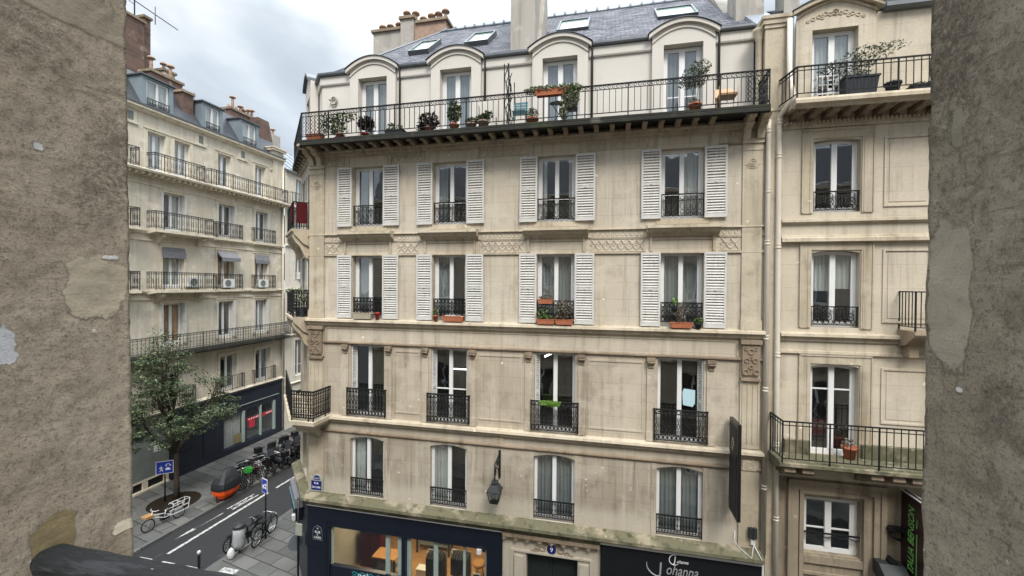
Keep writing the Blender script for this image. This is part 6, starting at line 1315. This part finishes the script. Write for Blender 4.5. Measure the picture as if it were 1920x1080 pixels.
bl = [('black city bicycle with a wire basket, first of the row beside the covered cargo bike', 'black', 'black', -18.95+.0), ('silver framed bicycle second in the kerbside row', 'chrome', None, 0), ('black bicycle with a bright green basket in the kerbside row', 'black', 'green', 0), ('green framed rental bicycle just beyond the green basket', 'green', 'darkpot', 0),
      ('black bicycle with pale handlebars in the middle of the kerbside row', 'black', None, 0), ('dark red bicycle toward the far end of the kerbside row', 'red', None, 0), ('white framed bicycle leaning near the scooters', 'white_plastic', 'black', 0), ('black bicycle beside the first scooter', 'black', 'black', 0)]
bl += [('black bicycle wedged between the green basket and the dark red one', 'black', 'black', 0), ('dark bicycle with chrome rims next to the scooters', 'black', None, 0), ('black bicycle last but one in the kerbside row', 'black', 'black', 0)]
bl[3] = ('grey framed rental bicycle just beyond the green basket', 'iron_grey', 'darkpot', 0)
for k, (lb, c_, bk, _) in enumerate(bl):
    o = bike(lb, c_, bk); o.location = (-19.45+random.uniform(-.12, .12), 19.0+.27*k, PZ-.0); o.rotation_euler = (random.uniform(-.10, .06), 0, rad(-14+random.uniform(-14, 14)) if k % 3 else rad(160+random.uniform(-10, 10)))
    if k == 7: break
def scooter(label, body, x, y, rz, seatcover=None):
    o = thing('scooter', (0, 0, 0), label, 'scooter', 'bicycles and scooters parked in a row along the kerb')
    for xx in (-.6, .62): s = MB(); s.ring((xx, 0, .24), .19, .19, .055, n=18, m=8); s.lathe((0, 0, 0), [(.001, 0)], 3) if 0 else None; s.build('wheel', 'rubber', o)
    s = MB(); s.rings([[(x_, -w_, z0), (x_, w_, z0), (x_, w_*.9, z1), (x_, -w_*.9, z1)] for x_, w_, z0, z1 in ((-.95, .08, .62, .72), (-.75, .16, .42, .78), (-.3, .19, .28, .76), (-.08, .17, .26, .62))], sm=True); s.box((-.1, -.16, .22), (.35, .16, .30)); s.rings([[(x_, -w_, z0), (x_, w_, z0), (x_, w_, z1), (x_, -w_, z1)] for x_, w_, z0, z1 in ((.30, .2, .26, .60), (.40, .21, .35, .95), (.50, .12, .6, 1.02))]); s.tube([(.44, 0, .95), (.62, 0, .24)], .04, 6); s.build('body', body, o)
    s = MB(); s.rings([[(x_, -w_, z0), (x_, w_, z0), (x_, w_*.8, z1), (x_, -w_*.8, z1)] for x_, w_, z0, z1 in ((-.9, .10, .78, .84), (-.6, .16, .78, .90), (-.2, .15, .77, .86), (-.08, .1, .75, .8))]); s.build('seat', 'tarp', o)
    s = MB(); s.tube([(.36, -.36, 1.06), (.44, -.1, 1.03), (.44, .1, 1.03), (.36, .36, 1.06)], .02, 6); s.tube([(.40, .3, 1.05), (.42, .38, 1.2)], .01, 4); s.ring((.42, .40, 1.22), .06, .05, .02, 'yz', 8, 4); s.build('handlebar', 'black', o)
    s = MB(); s.prism([(.45, .95), (.52, 1.0), (.40, 1.38), (.37, 1.36)], -.16, .16, 'y'); s.build('windscreen', 'darkpot', o)
    s = MB(); s.box((-1.15, -.18, .82), (-.85, .18, 1.12)); s.build('top_case', 'black', o)
    o.location = (x, y, PZ); o.rotation_euler = (0, 0, rz); return o
for k_, (lb_, mt_, rz_) in enumerate((('black scooter with top case in the parked row, nearest the bicycles', 'black', -20), ('dark grey scooter second of the parked scooters', 'darkpot', 165), ('white and black scooter third in the parked row with a clear windscreen', 'letter_silver', -12), ('black scooter fourth of the parked scooters', 'black', 170),
        ('charcoal scooter fifth of the parked scooters', 'tarp', -22), ('dark red scooter near the far end of the parked row', 'red', 172), ('black scooter last but one in the parked row', 'black', -10), ('dark scooter half hidden behind the corner of the stone building, farthest in the row', 'tarp', 168))):
    scooter(lb_, mt_, -19.45+random.uniform(-.12, .12), 21.25+.52*k_, rad(rz_))
# covered cargo bike
o = thing('covered_cargo_bike', (-19.05, 18.1, PZ), 'cargo bike under a black cover with a bright orange skirt', 'cargo bike')
def hull(rs_): return [[(-19.02+x, 18.05+y, PZ+z) for x, y in r_] for r_, z in [(a, 0) for a in []]]
s = MB(); n = 10
def ringp(rx, ry, z, cx=0, cy=0, sq_=.55, w=0):
    out_ = []
    for k in range(n):
        a = 2*pi*k/n; c_, s_ = cos(a), sin(a); x = math.copysign(abs(c_)**sq_, c_)*rx; y = math.copysign(abs(s_)**sq_, s_)*ry
        out_.append((-19.02+cx+x, 18.0+cy+y, PZ+z+w*random.uniform(-1, 1)))
    return out_
s.rings([ringp(.16, .30, .10, 0, -.1), ringp(.30, .50, .16, w=.01), ringp(.46, .66, .40, w=.02), ringp(.52, .74, .66, w=.03)]); s.build('orange_skirt', 'orange', o, smooth=False)
s = MB(); s.rings([ringp(.535, .76, .62, w=.035), ringp(.55, .77, .78, w=.03), ringp(.50, .74, 1.0, w=.04), ringp(.34, .60, 1.25, .03, .05, w=.04), ringp(.16, .40, 1.45, .03, .12, w=.03), ringp(.03, .10, 1.62, .0, .2)], cap=True); s.build('black_cover', 'tarp', o, smooth=False); o.scale = (.86, .86, .95)
for yy in (-.45, .45): s = MB(); s.ring((-19.02, 18.0+yy, PZ+.2), .2, .2, .03, 'yz', 14, 5); s.build('wheel', 'rubber', o)
# long-tail bike by the tree
o = thing('cargo_bicycle', (0, 0, 0), 'white longtail cargo bicycle with a wooden front crate parked beside the tree pit', 'bicycle')
for x in (.86, -.72): s = MB(); s.ring((x, 0, .34), .32, .32, .030, n=26, m=6); wv = s.build('wheel', 'rubber', o); s = MB(); s.ring((x, 0, .34), .29, .29, .010, n=24, m=4); [s.tube([(x, 0, .34), (x+.29*cos(k*pi/6), 0, .34+.29*sin(k*pi/6))], .0035, 3) for k in range(12)]; s.build('rim', 'chrome', wv)
s = MB(); s.tube([(.62, 0, 1.0), (.72, 0, .68), (.86, 0, .34)], .02, 6); s.tube([(.68, 0, .72), (.05, 0, .40), (-.72, 0, .34)], .024, 6); s.tube([(.68, 0, .80), (.0, 0, .62), (-.1, 0, .8)], .02, 6); s.tube([(.05, 0, .40), (-.08, 0, .88)], .02, 6)
for yy in (-.22, .22):
    s.tube([(-.10, yy, .68), (-1.15, yy, .70), (-1.22, yy, .98)], .018, 6); s.tube([(-.05, yy*.4, .55), (-.3, yy, .42), (-1.1, yy, .44), (-1.15, yy, .70)], .018, 6); s.tube([(-.25, yy, .70), (-.35, yy, .98), (-1.22, yy, .98)], .016, 6)
    for x in (-.55, -.8): s.tube([(x, yy, .70), (x, yy, .98)], .014, 5)
for x in (-.35, -.7, -1.22): s.tube([(x, -.22, .98), (x, .22, .98)], .014, 5)
s.build('frame', 'white_plastic', o)
s = MB(); s.frust((-.1, 0), .90, .96, .13, .07, .15, .09); s.build('saddle', 'black', o); s = MB(); s.tube([(.48, -.33, 1.06), (.6, -.2, 1.02), (.6, .2, 1.02), (.48, .33, 1.06)], .015, 6); s.build('handlebar', 'white_plastic', o)
s = MB(); s.rings([[(.86+i*a, j*b, z) for i, j in ((-1, -1), (1, -1), (1, 1), (-1, 1))] for a, b, z in ((.17, .20, .74), (.21, .24, .90), (.19, .22, .90), (.16, .19, .77))], sm=False); s.build('crate', 'wood', o)
s = MB(); s.box((-.30, -.30, .20), (.12, -.12, .55)); s.build('pannier', 'tarp', o)
o.location = (-19.65, 15.45, PZ); o.rotation_euler = (rad(4), 0, rad(-98)); o.scale = (.8, .8, .8)
# right hand group by the blue sign
o = bike('black bicycle with a front rack leaning on the roadside sign pole', 'black', None, group=None); o.location = (-14.42, 15.55, PZ); o.rotation_euler = (rad(6), 0, rad(100))
o = bike('dark bicycle standing behind the rubbish bag stand', 'black', 'darkpot', group=None); o.location = (-14.75, 14.95, PZ); o.rotation_euler = (rad(-4), 0, rad(70))
o = thing('rubbish_bin', (-14.62, 14.45, PZ), 'street rubbish bag stand with a clear bag and a white sack beside it', 'bin')
s = MB(); s.tube([(-14.62, 14.45, PZ), (-14.62, 14.45, PZ+1.15)], .03, 8); s.ring((-14.62, 14.45, PZ+1.08), .22, .22, .015, 'xy', 16, 5); s.lathe((-14.62, 14.45, PZ+1.12), [(.22, 0), (.23, .03), (.12, .09), (.01, .10)], 16); s.build('stand', 'iron_grey', o)
s = MB(); s.rings([[(-14.62+r_*cos(a*pi/8)*(1+.06*random.uniform(-1, 1)), 14.45+r_*sin(a*pi/8)*(1+.06*random.uniform(-1, 1)), PZ+z) for a in range(16)] for r_, z in ((.08, .22), (.19, .26), (.24, .45), (.22, .75), (.215, 1.07))]); s.build('bag', 'bag', o)
o = thing('rubbish_sack', (-14.72, 14.12, PZ), 'small white rubbish sack on the paving in front of the bag stand', 'sack'); s = MB(); s.rings([[(-14.66+r_*cos(a*pi/7)*(1+.12*random.uniform(-1, 1)), 14.12+r_*sin(a*pi/7)*(1+.12*random.uniform(-1, 1)), PZ+z) for a in range(14)] for r_, z in ((.08, .0), (.13, .06), (.14, .2), (.10, .34), (.03, .42))]); s.build('sack_body', 'white_plastic', o)
o = thing('bike_rack', (-14.85, 14.4, PZ), 'slanted dark metal cycle hoop at the kerb left of the rubbish bag', 'bike rack'); s = MB(); s.tube([(-14.88, 14.25, PZ), (-14.85, 14.3, PZ+.75), (-14.84, 14.42, PZ+.85), (-14.82, 14.95, PZ+.85), (-14.8, 15.05, PZ+.75), (-14.8, 15.1, PZ)], .03, 8); s.build('hoop', 'iron', o)
mk = MB(); mk.box((-14.80, 14.2, PZ+.005), (-14.72, 16.55, PZ+.008)); struct(mk.build('road_marking', 'marking'))

# ================================================================ TREE
TX, TY = -21.35, 17.35
T_ = thing('street_tree', (TX, TY, PZ), 'leafy green street tree standing in a round pit on the left pavement', 'tree')
s = MB(); s.tube([(TX, TY, PZ), (TX+.02, TY-.02, 1.2), (TX-.02, TY, 2.1), (TX-.04, TY+.02, 2.7)], [.14, .115, .105, .10], 10); s.build('trunk', 'bark', T_)
s = MB(); random.seed(21)
tips = []
def branch(p0, p1, r0, lvl):
    p0 = Vector(p0); p1 = Vector(p1); m_ = (p0+p1)/2+Vector((random.uniform(-.1, .1), random.uniform(-.1, .1), random.uniform(0, .15)))*(p1-p0).length
    s.tube([p0, m_, p1], [r0, r0*.75, r0*.45], 6 if lvl == 0 else 4)
    tips.append(p1); tips.append(m_) if lvl else None
    if lvl < 3:
        for _ in range(3 if lvl < 2 else 2):
            d_ = (p1-p0).normalized()+Vector((random.gauss(0, .5), random.gauss(0, .5), random.gauss(.05, .35))); L = (p1-p0).length*random.uniform(.5, .8)
            branch(m_.lerp(p1, random.uniform(.2, 1)), p1+d_.normalized()*L*.7, r0*.5, lvl+1)
main = [((TX-.04, TY, 2.6), (TX-.1, TY-.5, 4.6)), ((TX-.04, TY, 2.5), (TX+.2, TY-1.6, 4.0)), ((TX-.04, TY, 2.4), (TX+.1, TY+1.5, 4.0)), ((TX-.04, TY, 2.7), (TX-.3, TY+.2, 5.2)), ((TX-.04, TY, 2.5), (TX+.9, TY+.3, 3.9)), ((TX, TY, 2.6), (TX-1.0, TY-.3, 4.0)), ((TX, TY-.2, 4.2), (TX, TY-.7, 6.6))]
for a, b_ in main: branch(a, b_, .095, 0)
s.build('limb', 'bark', T_)
cm = MB(); blobs = [((TX+.1, TY-.9, 6.75), (1.7, 1.5, 1.15), 1), ((TX, TY-1.7, 6.1), (1.5, 1.2, 1.0), .8), ((TX, TY+.2, 6.2), (1.3, 1.15, .9), .65), ((TX+.3, TY-1.4, 4.3), (1.9, 1.9, 1.05), 1.3), ((TX+.2, TY+1.2, 4.15), (1.7, 1.5, .8), 1.0), ((TX+.3, TY+2.6, 4.35), (1.3, 1.1, .55), .6), ((TX, TY-2.6, 4.6), (1.3, 1.1, 1.0), .6), ((TX+.4, TY, 3.7), (1.7, 1.8, .35), .4), ((TX+.5, TY-2.2, 3.6), (1.2, 1.0, .4), .3)]
sub = []
for c_, r_, wgt in blobs:
    for _ in range(int(23*wgt)):
        while True:
            v = Vector((random.uniform(-1, 1), random.uniform(-1, 1), random.uniform(-1, 1)))
            if .15 < v.length < 1: break
        sub.append((Vector(c_)+Vector((v.x*r_[0], v.y*r_[1], v.z*r_[2])), random.uniform(.18, .42)))
for c_, r_ in sub: foliage(cm, c_, (r_*1.25, r_*1.25, r_*.5), 84, .066, hollow=0)
for tpt in tips: foliage(cm, tpt, (.35, .35, .22), 16, .06, hollow=0)
cm.build('crown', 'leaf', T_)
s = MB(); s.lathe((-21.2, 17.1, PZ-.02), [(.01, .03), (.8, .028), (1.05, .025), (1.12, .024)], 40); s.T = None
so_ = struct(s.build('tree_pit', 'soil'))
s = MB(); s.rings([[(-21.2+r_*cos(a*pi/24), 17.1+r_*sin(a*pi/24), PZ+z) for a in range(48)] for r_, z in ((1.10, -.02), (1.10, .012), (1.45, .012), (1.45, -.02))], cap=False, sm=False); struct(s.build('paving_ring', 'kerb'))

# ================================================================ BALCONY PLANTS AND FURNITURE
def planter(x, y, z, w_, dp, h, mat, label, leaf=None, name='planter', cat='planter', shape='box', fol=(), group=None, stem=None, inwood=True):
    o = thing(name, (x, y, z), label, cat, group)
    s = MB()
    if shape == 'box': s.rings([[(x+i*a, y+j*b, z+zz) for i, j in ((-1, -1), (1, -1), (1, 1), (-1, 1))] for a, b, zz in ((w_*.44, dp*.42, 0), (w_*.5, dp*.5, h*.9), (w_*.53, dp*.54, h*.9), (w_*.53, dp*.54, h), (w_*.46, dp*.46, h), (w_*.45, dp*.45, h*.85))], sm=False)
    else: s.lathe((x, y, z), [(w_*.34, 0), (w_*.46, h*.82), (w_*.53, h*.82), (w_*.53, h), (w_*.45, h), (w_*.43, h*.86)], 16)
    s.build('pot', mat, o)
    if leaf:
        s = MB()
        for c_, r_, n, sz in fol: foliage(s, (x+c_[0], y+c_[1], z+c_[2]), r_, int(n*1.5), sz*1.05, hollow=0)
        if stem:
            for a in stem: s.tube([(x, y, z+h*.8), (x+a[0]*.5, y+a[1]*.5, z+h+(a[2]-h)*.55), (x+a[0], y+a[1], z+a[2])], .008, 4)
        s.build('plant', leaf, o)
    return o
random.seed(5); FZ = 15.80; BY = 12.3
planter(-9.36, 12.18, FZ, .55, .22, .22, 'terracotta', 'brown trough planter behind the lattice at the left end of the long balcony')
planter(-8.55, BY, FZ, .26, .26, .22, 'terracotta', 'tall leafy vine in a small pot, leftmost on the long balcony', 'leaf_plant', 'potted_plant', 'potted plant', 'round', [((0, 0, .35), (.3, .2, .3), 150, .05), ((-.25, 0, .5), (.45, .2, .3), 220, .05), ((.1, 0, .75), (.6, .2, .16), 200, .05), ((-.5, 0, .6), (.25, .15, .35), 90, .05)], stem=[(-.5, 0, .8), (.3, 0, .8), (0, 0, .7)])
planter(-7.62, BY, FZ, .24, .24, .17, 'redpot', 'bushy dark reddish plant in a pink pot in front of the first attic door', 'leaf_dark', 'potted_plant', 'potted plant', 'round', [((0, 0, .5), (.28, .22, .24), 260, .06), ((.15, 0, .35), (.2, .2, .2), 90, .05)], stem=[(0, 0, .5)])
planter(-6.55, BY-.05, FZ, .62, .26, .16, 'darkpot', 'low dark trough with thin grassy plants between the first two attic doors', 'leaf_plant', 'planter', 'planter', 'box', [((-.15, 0, .28), (.16, .1, .16), 60, .05), ((.15, 0, .25), (.12, .1, .1), 40, .04)])
planter(-5.45, BY, FZ, .30, .30, .20, 'terracotta', 'spiky dark plant in a terracotta pot in front of the second attic door', 'leaf_dark', 'potted_plant', 'potted plant', 'round', [((0, 0, .4), (.35, .22, .26), 230, .07), ((-.2, 0, .2), (.2, .2, .12), 60, .07)], stem=[(-.3, 0, .6), (.3, 0, .55), (0, 0, .7)])
planter(-4.62, BY, FZ, .30, .30, .24, 'terracotta', 'tall yellow green plant in an orange pot right of the second attic door', 'leaf_plant', 'potted_plant', 'potted plant', 'round', [((0, 0, .62), (.22, .18, .36), 260, .06)], stem=[(0, 0, .8), (.1, 0, .6)])
planter(-4.08, BY, FZ, .30, .28, .22, 'clay', 'low succulent in a pale pot, left one of the two before the trellis', 'leaf_plant', 'potted_plant', 'potted plant', 'round', [((0, 0, .3), (.2, .16, .12), 120, .05)])
planter(-3.70, BY, FZ, .34, .28, .26, 'clay', 'leafy plant in a pale pot against the iron trellis', 'leaf_plant', 'potted_plant', 'potted plant', 'round', [((0, 0, .36), (.24, .18, .12), 140, .05), ((.15, 0, .45), (.15, .15, .1), 60, .05)])
planter(-2.22, BY, FZ, .36, .30, .22, 'terracotta', 'round silvery bush in a terracotta pot right of the blue chair', 'leaf_grey', 'potted_plant', 'potted plant', 'round', [((0, 0, .36), (.2, .18, .18), 260, .03)])
planter(2.22, BY, FZ, .34, .34, .27, 'terracotta', 'olive tree in a large orange pot in front of the fourth attic door', 'leaf_grey', 'potted_plant', 'potted tree', 'round', [((0, 0, 1.0), (.36, .28, .30), 480, .035), ((.15, 0, 1.25), (.28, .2, .2), 200, .035), ((-.2, 0, .85), (.25, .2, .15), 130, .035), ((0, 0, .35), (.14, .12, .08), 50, .03)], stem=[(0, 0, 1.1), (.2, 0, 1.2), (-.2, .05, 1.1)])
planter(-1.62, 12.02, 16.52, .95, .20, .16, 'terracotta', 'long window box of pale flowers hung on the railing over the dark folding table', 'leaf_pale', 'planter', 'planter', 'box', [((-.25, 0, .18), (.55, .14, .12), 420, .045), ((.45, 0, .16), (.42, .16, .14), 420, .045), ((.55, -.05, -.1), (.25, .12, .3), 320, .045), ((.35, -.05, -.45), (.14, .1, .3), 180, .045)])
for x, lb in ((-3.3, 'pale rounded table top folded upright against the attic wall left of the trellis'),):
    o = thing('folded_table', (x-.35, 12.7, FZ), lb, 'table'); s = MB(); s.prism([(x-.66+.08, FZ+.1), (x-.06-.08, FZ+.1), (x-.06, FZ+.2), (x-.06, FZ+.95), (x-.14, FZ+1.03), (x-.58, FZ+1.03), (x-.66, FZ+.95), (x-.66, FZ+.2)], 12.68, 12.71, 'y'); s.build('table_top', 'plaster', o); s = MB(); s.tube([(x-.6, 12.66, FZ), (x-.66, 12.66, FZ+.9)], .012, 4); s.tube([(x-.1, 12.66, FZ), (x-.1, 12.66, FZ+.5)], .012, 4); s.build('leg', 'iron', o)
def fold_chair(x, y, z, label, mat, rz=0):
    o = thing('folding_chair', (x, y, z), label, 'chair'); s = MB()
    for k in range(5): s.box((x-.2, y-.18+.08*k, z+.44), (x+.2, y-.13+.08*k, z+.455))
    s.build('seat', mat, o); s = MB()
    for k in range(4): s.box((x-.2, y+.2+.015*k, z+.54+.085*k), (x+.2, y+.212+.015*k, z+.60+.085*k))
    s.build('backrest', mat, o)
    for sx in (-.2, .2):
        s = MB(); s.tube([(x+sx, y-.2, z), (x+sx, y+.26, z+.88)], .011, 5); s.build('leg', mat, o); s = MB(); s.tube([(x+sx*.9, y+.2, z), (x+sx*.9, y-.2, z+.45)], .011, 5); s.build('leg', mat, o)
    return o
fold_chair(-2.60, 12.35, FZ, 'blue green slatted folding chair just right of the iron trellis', 'teal')
o = thing('folding_table', (-1.45, 12.35, FZ), 'dark round folding table under the hanging flower box', 'table'); s = MB(); s.rings([[(-1.45+.28*cos(a*pi/10), 12.35+.28*sin(a*pi/10)*.9, FZ+.62+zz+.05*sin(a*pi/10)) for a in range(20)] for zz in (0, .025)], sm=False); s.build('table_top', 'darkpot', o)
for sx in (-1, 1): s = MB(); s.tube([(-1.45-sx*.22, 12.35, FZ), (-1.45+sx*.2, 12.35, FZ+.62)], .011, 5); s.build('leg', 'iron', o)
fold_chair(-1.12, 12.4, FZ, 'dark metal folding chair under the trailing flowers', 'darkpot')
o = thing('armchair', (3.05, 12.4, FZ), 'amber coloured balcony armchair on thin legs near the right end of the long balcony', 'chair')
s = MB(); s.box((2.80, 12.2, FZ+.42), (3.25, 12.6, FZ+.47)); s.build('seat', 'wood_orange', o); s = MB(); s.prism([(12.56, FZ+.50), (12.60, FZ+.48), (12.70, FZ+.74), (12.66, FZ+.76)], 2.78, 3.24, 'x'); s.build('backrest', 'wood_orange', o)
for x, y in ((2.8, 12.2), (3.25, 12.2), (2.8, 12.62), (3.25, 12.62)): s = MB(); s.tube([(x, y, FZ), (x, y, FZ+.66)], .010, 5); s.build('leg', 'wood', o)
# window sill boxes, third floor
SZ = 10.012
planter(CX[0]-.10, D-.10, SZ, .70, .20, .20, 'basket', 'pale wicker trough on the sill of the third floor window at the far left', 'leaf_dry', 'planter', 'planter', 'box', [((0, 0, .2), (.33, .08, .04), 80, .03)])
planter(CX[0]+.42, D-.10, SZ, .17, .17, .22, 'redpot', 'red pot beside the wicker trough', None, 'flower_pot', 'pot', 'round')
planter(CX[1]+.18, D-.10, SZ, .68, .20, .17, 'terracotta', 'long terracotta trough with frosty plants on the second third floor window sill', 'curtain', 'planter', 'planter', 'box', [((0, 0, .18), (.3, .08, .04), 90, .03)])
planter(CX[1]-.42, D-.10, SZ, .18, .18, .18, 'terracotta', 'small terracotta pot with green sprigs left of the long trough', 'leaf_plant', 'potted_plant', 'potted plant', 'round', [((0, 0, .32), (.10, .08, .14), 60, .035)])
planter(CX[2]-.27, D-.12, SZ, .55, .20, .15, 'terracotta', 'terracotta trough with yellow green plants on the third window sill, left of a matching one', 'leaf_plant', 'planter', 'planter', 'box', [((0, -.02, .2), (.28, .1, .08), 160, .04), ((-.1, -.03, .35), (.2, .08, .15), 80, .04)])
planter(CX[2]+.28, D-.12, SZ, .52, .20, .15, 'terracotta', 'terracotta trough with tall grey dry plants on the third window sill', 'leaf_dry', 'planter', 'planter', 'box', [((0, 0, .45), (.26, .1, .28), 260, .035), ((-.1, 0, .25), (.2, .1, .12), 80, .04)], stem=[(-.2, 0, .6), (.15, 0, .65), (0, 0, .7)])
planter(CX[2]-.28, D-.06, 10.62, .45, .18, .14, 'terracotta', 'rust coloured trough hung on the guard of the third floor window', 'leaf_dry', 'planter', 'planter', 'box', [((0, 0, .18), (.22, .08, .07), 120, .035), ((.05, 0, .35), (.14, .06, .12), 50, .03)])
planter(CX[3]-.02, D-.12, SZ, .58, .20, .15, 'terracotta', 'terracotta trough with bare twigs on the fourth window sill', 'leaf_dry', 'planter', 'planter', 'box', [((0, 0, .45), (.18, .08, .32), 120, .03), ((0, 0, .15), (.25, .08, .05), 40, .03)], stem=[(-.35, 0, .55), (-.1, 0, .8), (.05, 0, .85), (.12, 0, .9), (.2, 0, .6), (0, 0, .7)])
planter(CX[3]+.43, D-.12, SZ, .22, .2, .14, 'darkpot', 'dark pot with a round green moss bush on the fourth window sill', 'leaf_plant', 'potted_plant', 'potted plant', 'round', [((0, 0, .18), (.14, .1, .12), 170, .03)])
planter(CX[3]-.18, D-.02, 10.45, .16, .14, .12, 'darkpot', 'pot with bright lime shoots on the guard of the fourth window', 'leaf_bright', 'potted_plant', 'potted plant', 'round', [((0, 0, .3), (.08, .06, .12), 26, .045)])
planter(CX[2]-.12, D-.14, 7.58, .62, .14, .12, 'leaf_bright', 'bright green planter of grass hung on the second floor balcony guard', 'leaf_bright', 'planter', 'planter', 'box', [((0, -.02, .06), (.34, .09, .10), 420, .03)])
# neighbour's balcony
planter(6.0, 12.35, 15.94, .74, .5, .44, 'darkpot', 'large charcoal tub with an airy bush on the neighbouring top balcony', 'leaf_grey', 'potted_plant', 'potted bush', 'box', [((-.1, 0, .75), (.5, .3, .28), 330, .035), ((.25, 0, 1.05), (.55, .3, .25), 240, .035), ((.7, 0, 1.2), (.45, .2, .1), 90, .035), ((0, 0, .5), (.3, .2, .1), 100, .04)], stem=[(.6, 0, 1.2), (.9, 0, 1.35), (-.4, 0, .9), (.2, 0, 1.3), (.4, 0, 1.0)])
planter(6.75, 12.3, 15.94, .34, .3, .26, 'darkpot', 'small round dark planter next to the charcoal tub', 'leaf_dark', 'planter', 'planter', 'round', [((0, 0, .26), (.15, .1, .06), 50, .04)])
planter(7.75, 12.3, 15.94, 1.3, .26, .12, 'darkpot', 'long low trough of grass on the neighbouring top balcony', 'leaf_plant', 'planter', 'planter', 'box', [((-.2, 0, .16), (.5, .12, .07), 200, .045), ((.4, 0, .22), (.3, .12, .12), 120, .045)])
o = thing('shelf_rack', (5.35, 12.4, 15.94), 'white slatted rack with dark pots on the neighbouring top balcony', 'rack'); s = MB()
for z in (.12, .34, .56): s.box((5.1, 12.3, 15.94+z), (5.6, 12.5, 15.97+z))
for x in (5.1, 5.22, 5.34, 5.46, 5.58): s.box((x, 12.29, 15.94), (x+.02, 12.31, 16.5))
s.build('rack_frame', 'white_plastic', o); s = MB(); s.frust((5.25, 12.4), 16.06, 16.2, .07, .07, .09, .09); s.frust((5.45, 12.4), 16.28, 16.4, .06, .06, .08, .08); s.build('pot', 'darkpot', o); s = MB(); foliage(s, (5.35, 12.4, 16.6), (.24, .1, .16), 80, .04, hollow=0); foliage(s, (5.5, 12.4, 16.75), (.14, .1, .2), 60, .04, hollow=0); s.build('plant', 'leaf_dark', o)
# mossy balcony things, corner balconies
planter(6.1, 12.62, 6.78, .34, .3, .3, 'terracotta', 'terracotta pot on the mossy balcony by the window', 'leaf_dry', 'potted_plant', 'potted plant', 'round', [((0, 0, .4), (.14, .1, .12), 50, .04)])
o = tag(MB(lambda u, d, z: (u, D+.26+d, z)).box((5.42, 0, 7.2), (5.78, .03, 7.6)).build('cushion', 'red', None, Vector((5.8, 13.07, 6.9))), 'dark red cushion seen through the window behind the mossy balcony', 'cushion')
o = thing('paper_sheet', (CX[3]+.22, 12.96, 7.95), 'pale blue paper stuck inside the fourth second floor window', 'paper'); s = MB(TM); s.prism([(CX[3]+.10, 7.78), (CX[3]+.36, 7.74), (CX[3]+.42, 7.85), (CX[3]+.42, 8.22), (CX[3]+.12, 8.25), (CX[3]+.08, 8.15)], .165, .172, 'y'); s.build('sheet', 'cloth_pale', o)
o = thing('tube_lamp', (CX[2]-.3, 14.0, 8.9), 'lit tube lamp hanging inside the third second floor window', 'lamp'); s = MB(); s.tube([(CX[2]-.42, 13.6, 8.88), (CX[2]-.05, 14.1, 9.02)], .03, 8); s.build('tube', 'lamp_on', o)
o = thing('tube_lamp', (CX[1], 14.0, 8.1), 'long lit tube lamp inside the second floor window above the lantern', 'lamp'); s = MB(); s.tube([(CX[1]-.45, 14.2, 8.20), (CX[1]+.55, 14.2, 8.20)], .022, 8); s.build('tube', 'lamp_on', o)
cw = TC(-1.0, -.53, 0)
o = thing('blanket', TC(-.9, -.55, 13.5), 'dark red blanket hung over the corner balcony railing on the fourth floor', 'blanket'); s = MB(); a = TC(-.33, -.42, 0); b_ = TC(-.33, -.1, 0)
s.poly([(a[0]+.03, a[1]-.03, 13.25), (b_[0]+.03, b_[1]-.03, 13.25), (b_[0]+.03, b_[1]-.03, 13.97), (a[0]+.03, a[1]-.03, 13.97)])
T3 = lambda u, d, z: TC(u, d-.53, z); s.T = T3; wavy(s, -.9, -.38, 13.3, 13.98, 0, n=12, amp=.02); s.build('cloth', 'red', o)
planter(*TC(-.45, -.25, 10.02), .3, .24, .3, 'darkpot', 'dark pot of pale flowers on the third floor corner balcony', 'leaf_pale', 'planter', 'planter', 'box', [((0, 0, .6), (.2, .2, .15), 150, .045), ((-.4, .4, .9), (.5, .5, .1), 180, .04)])
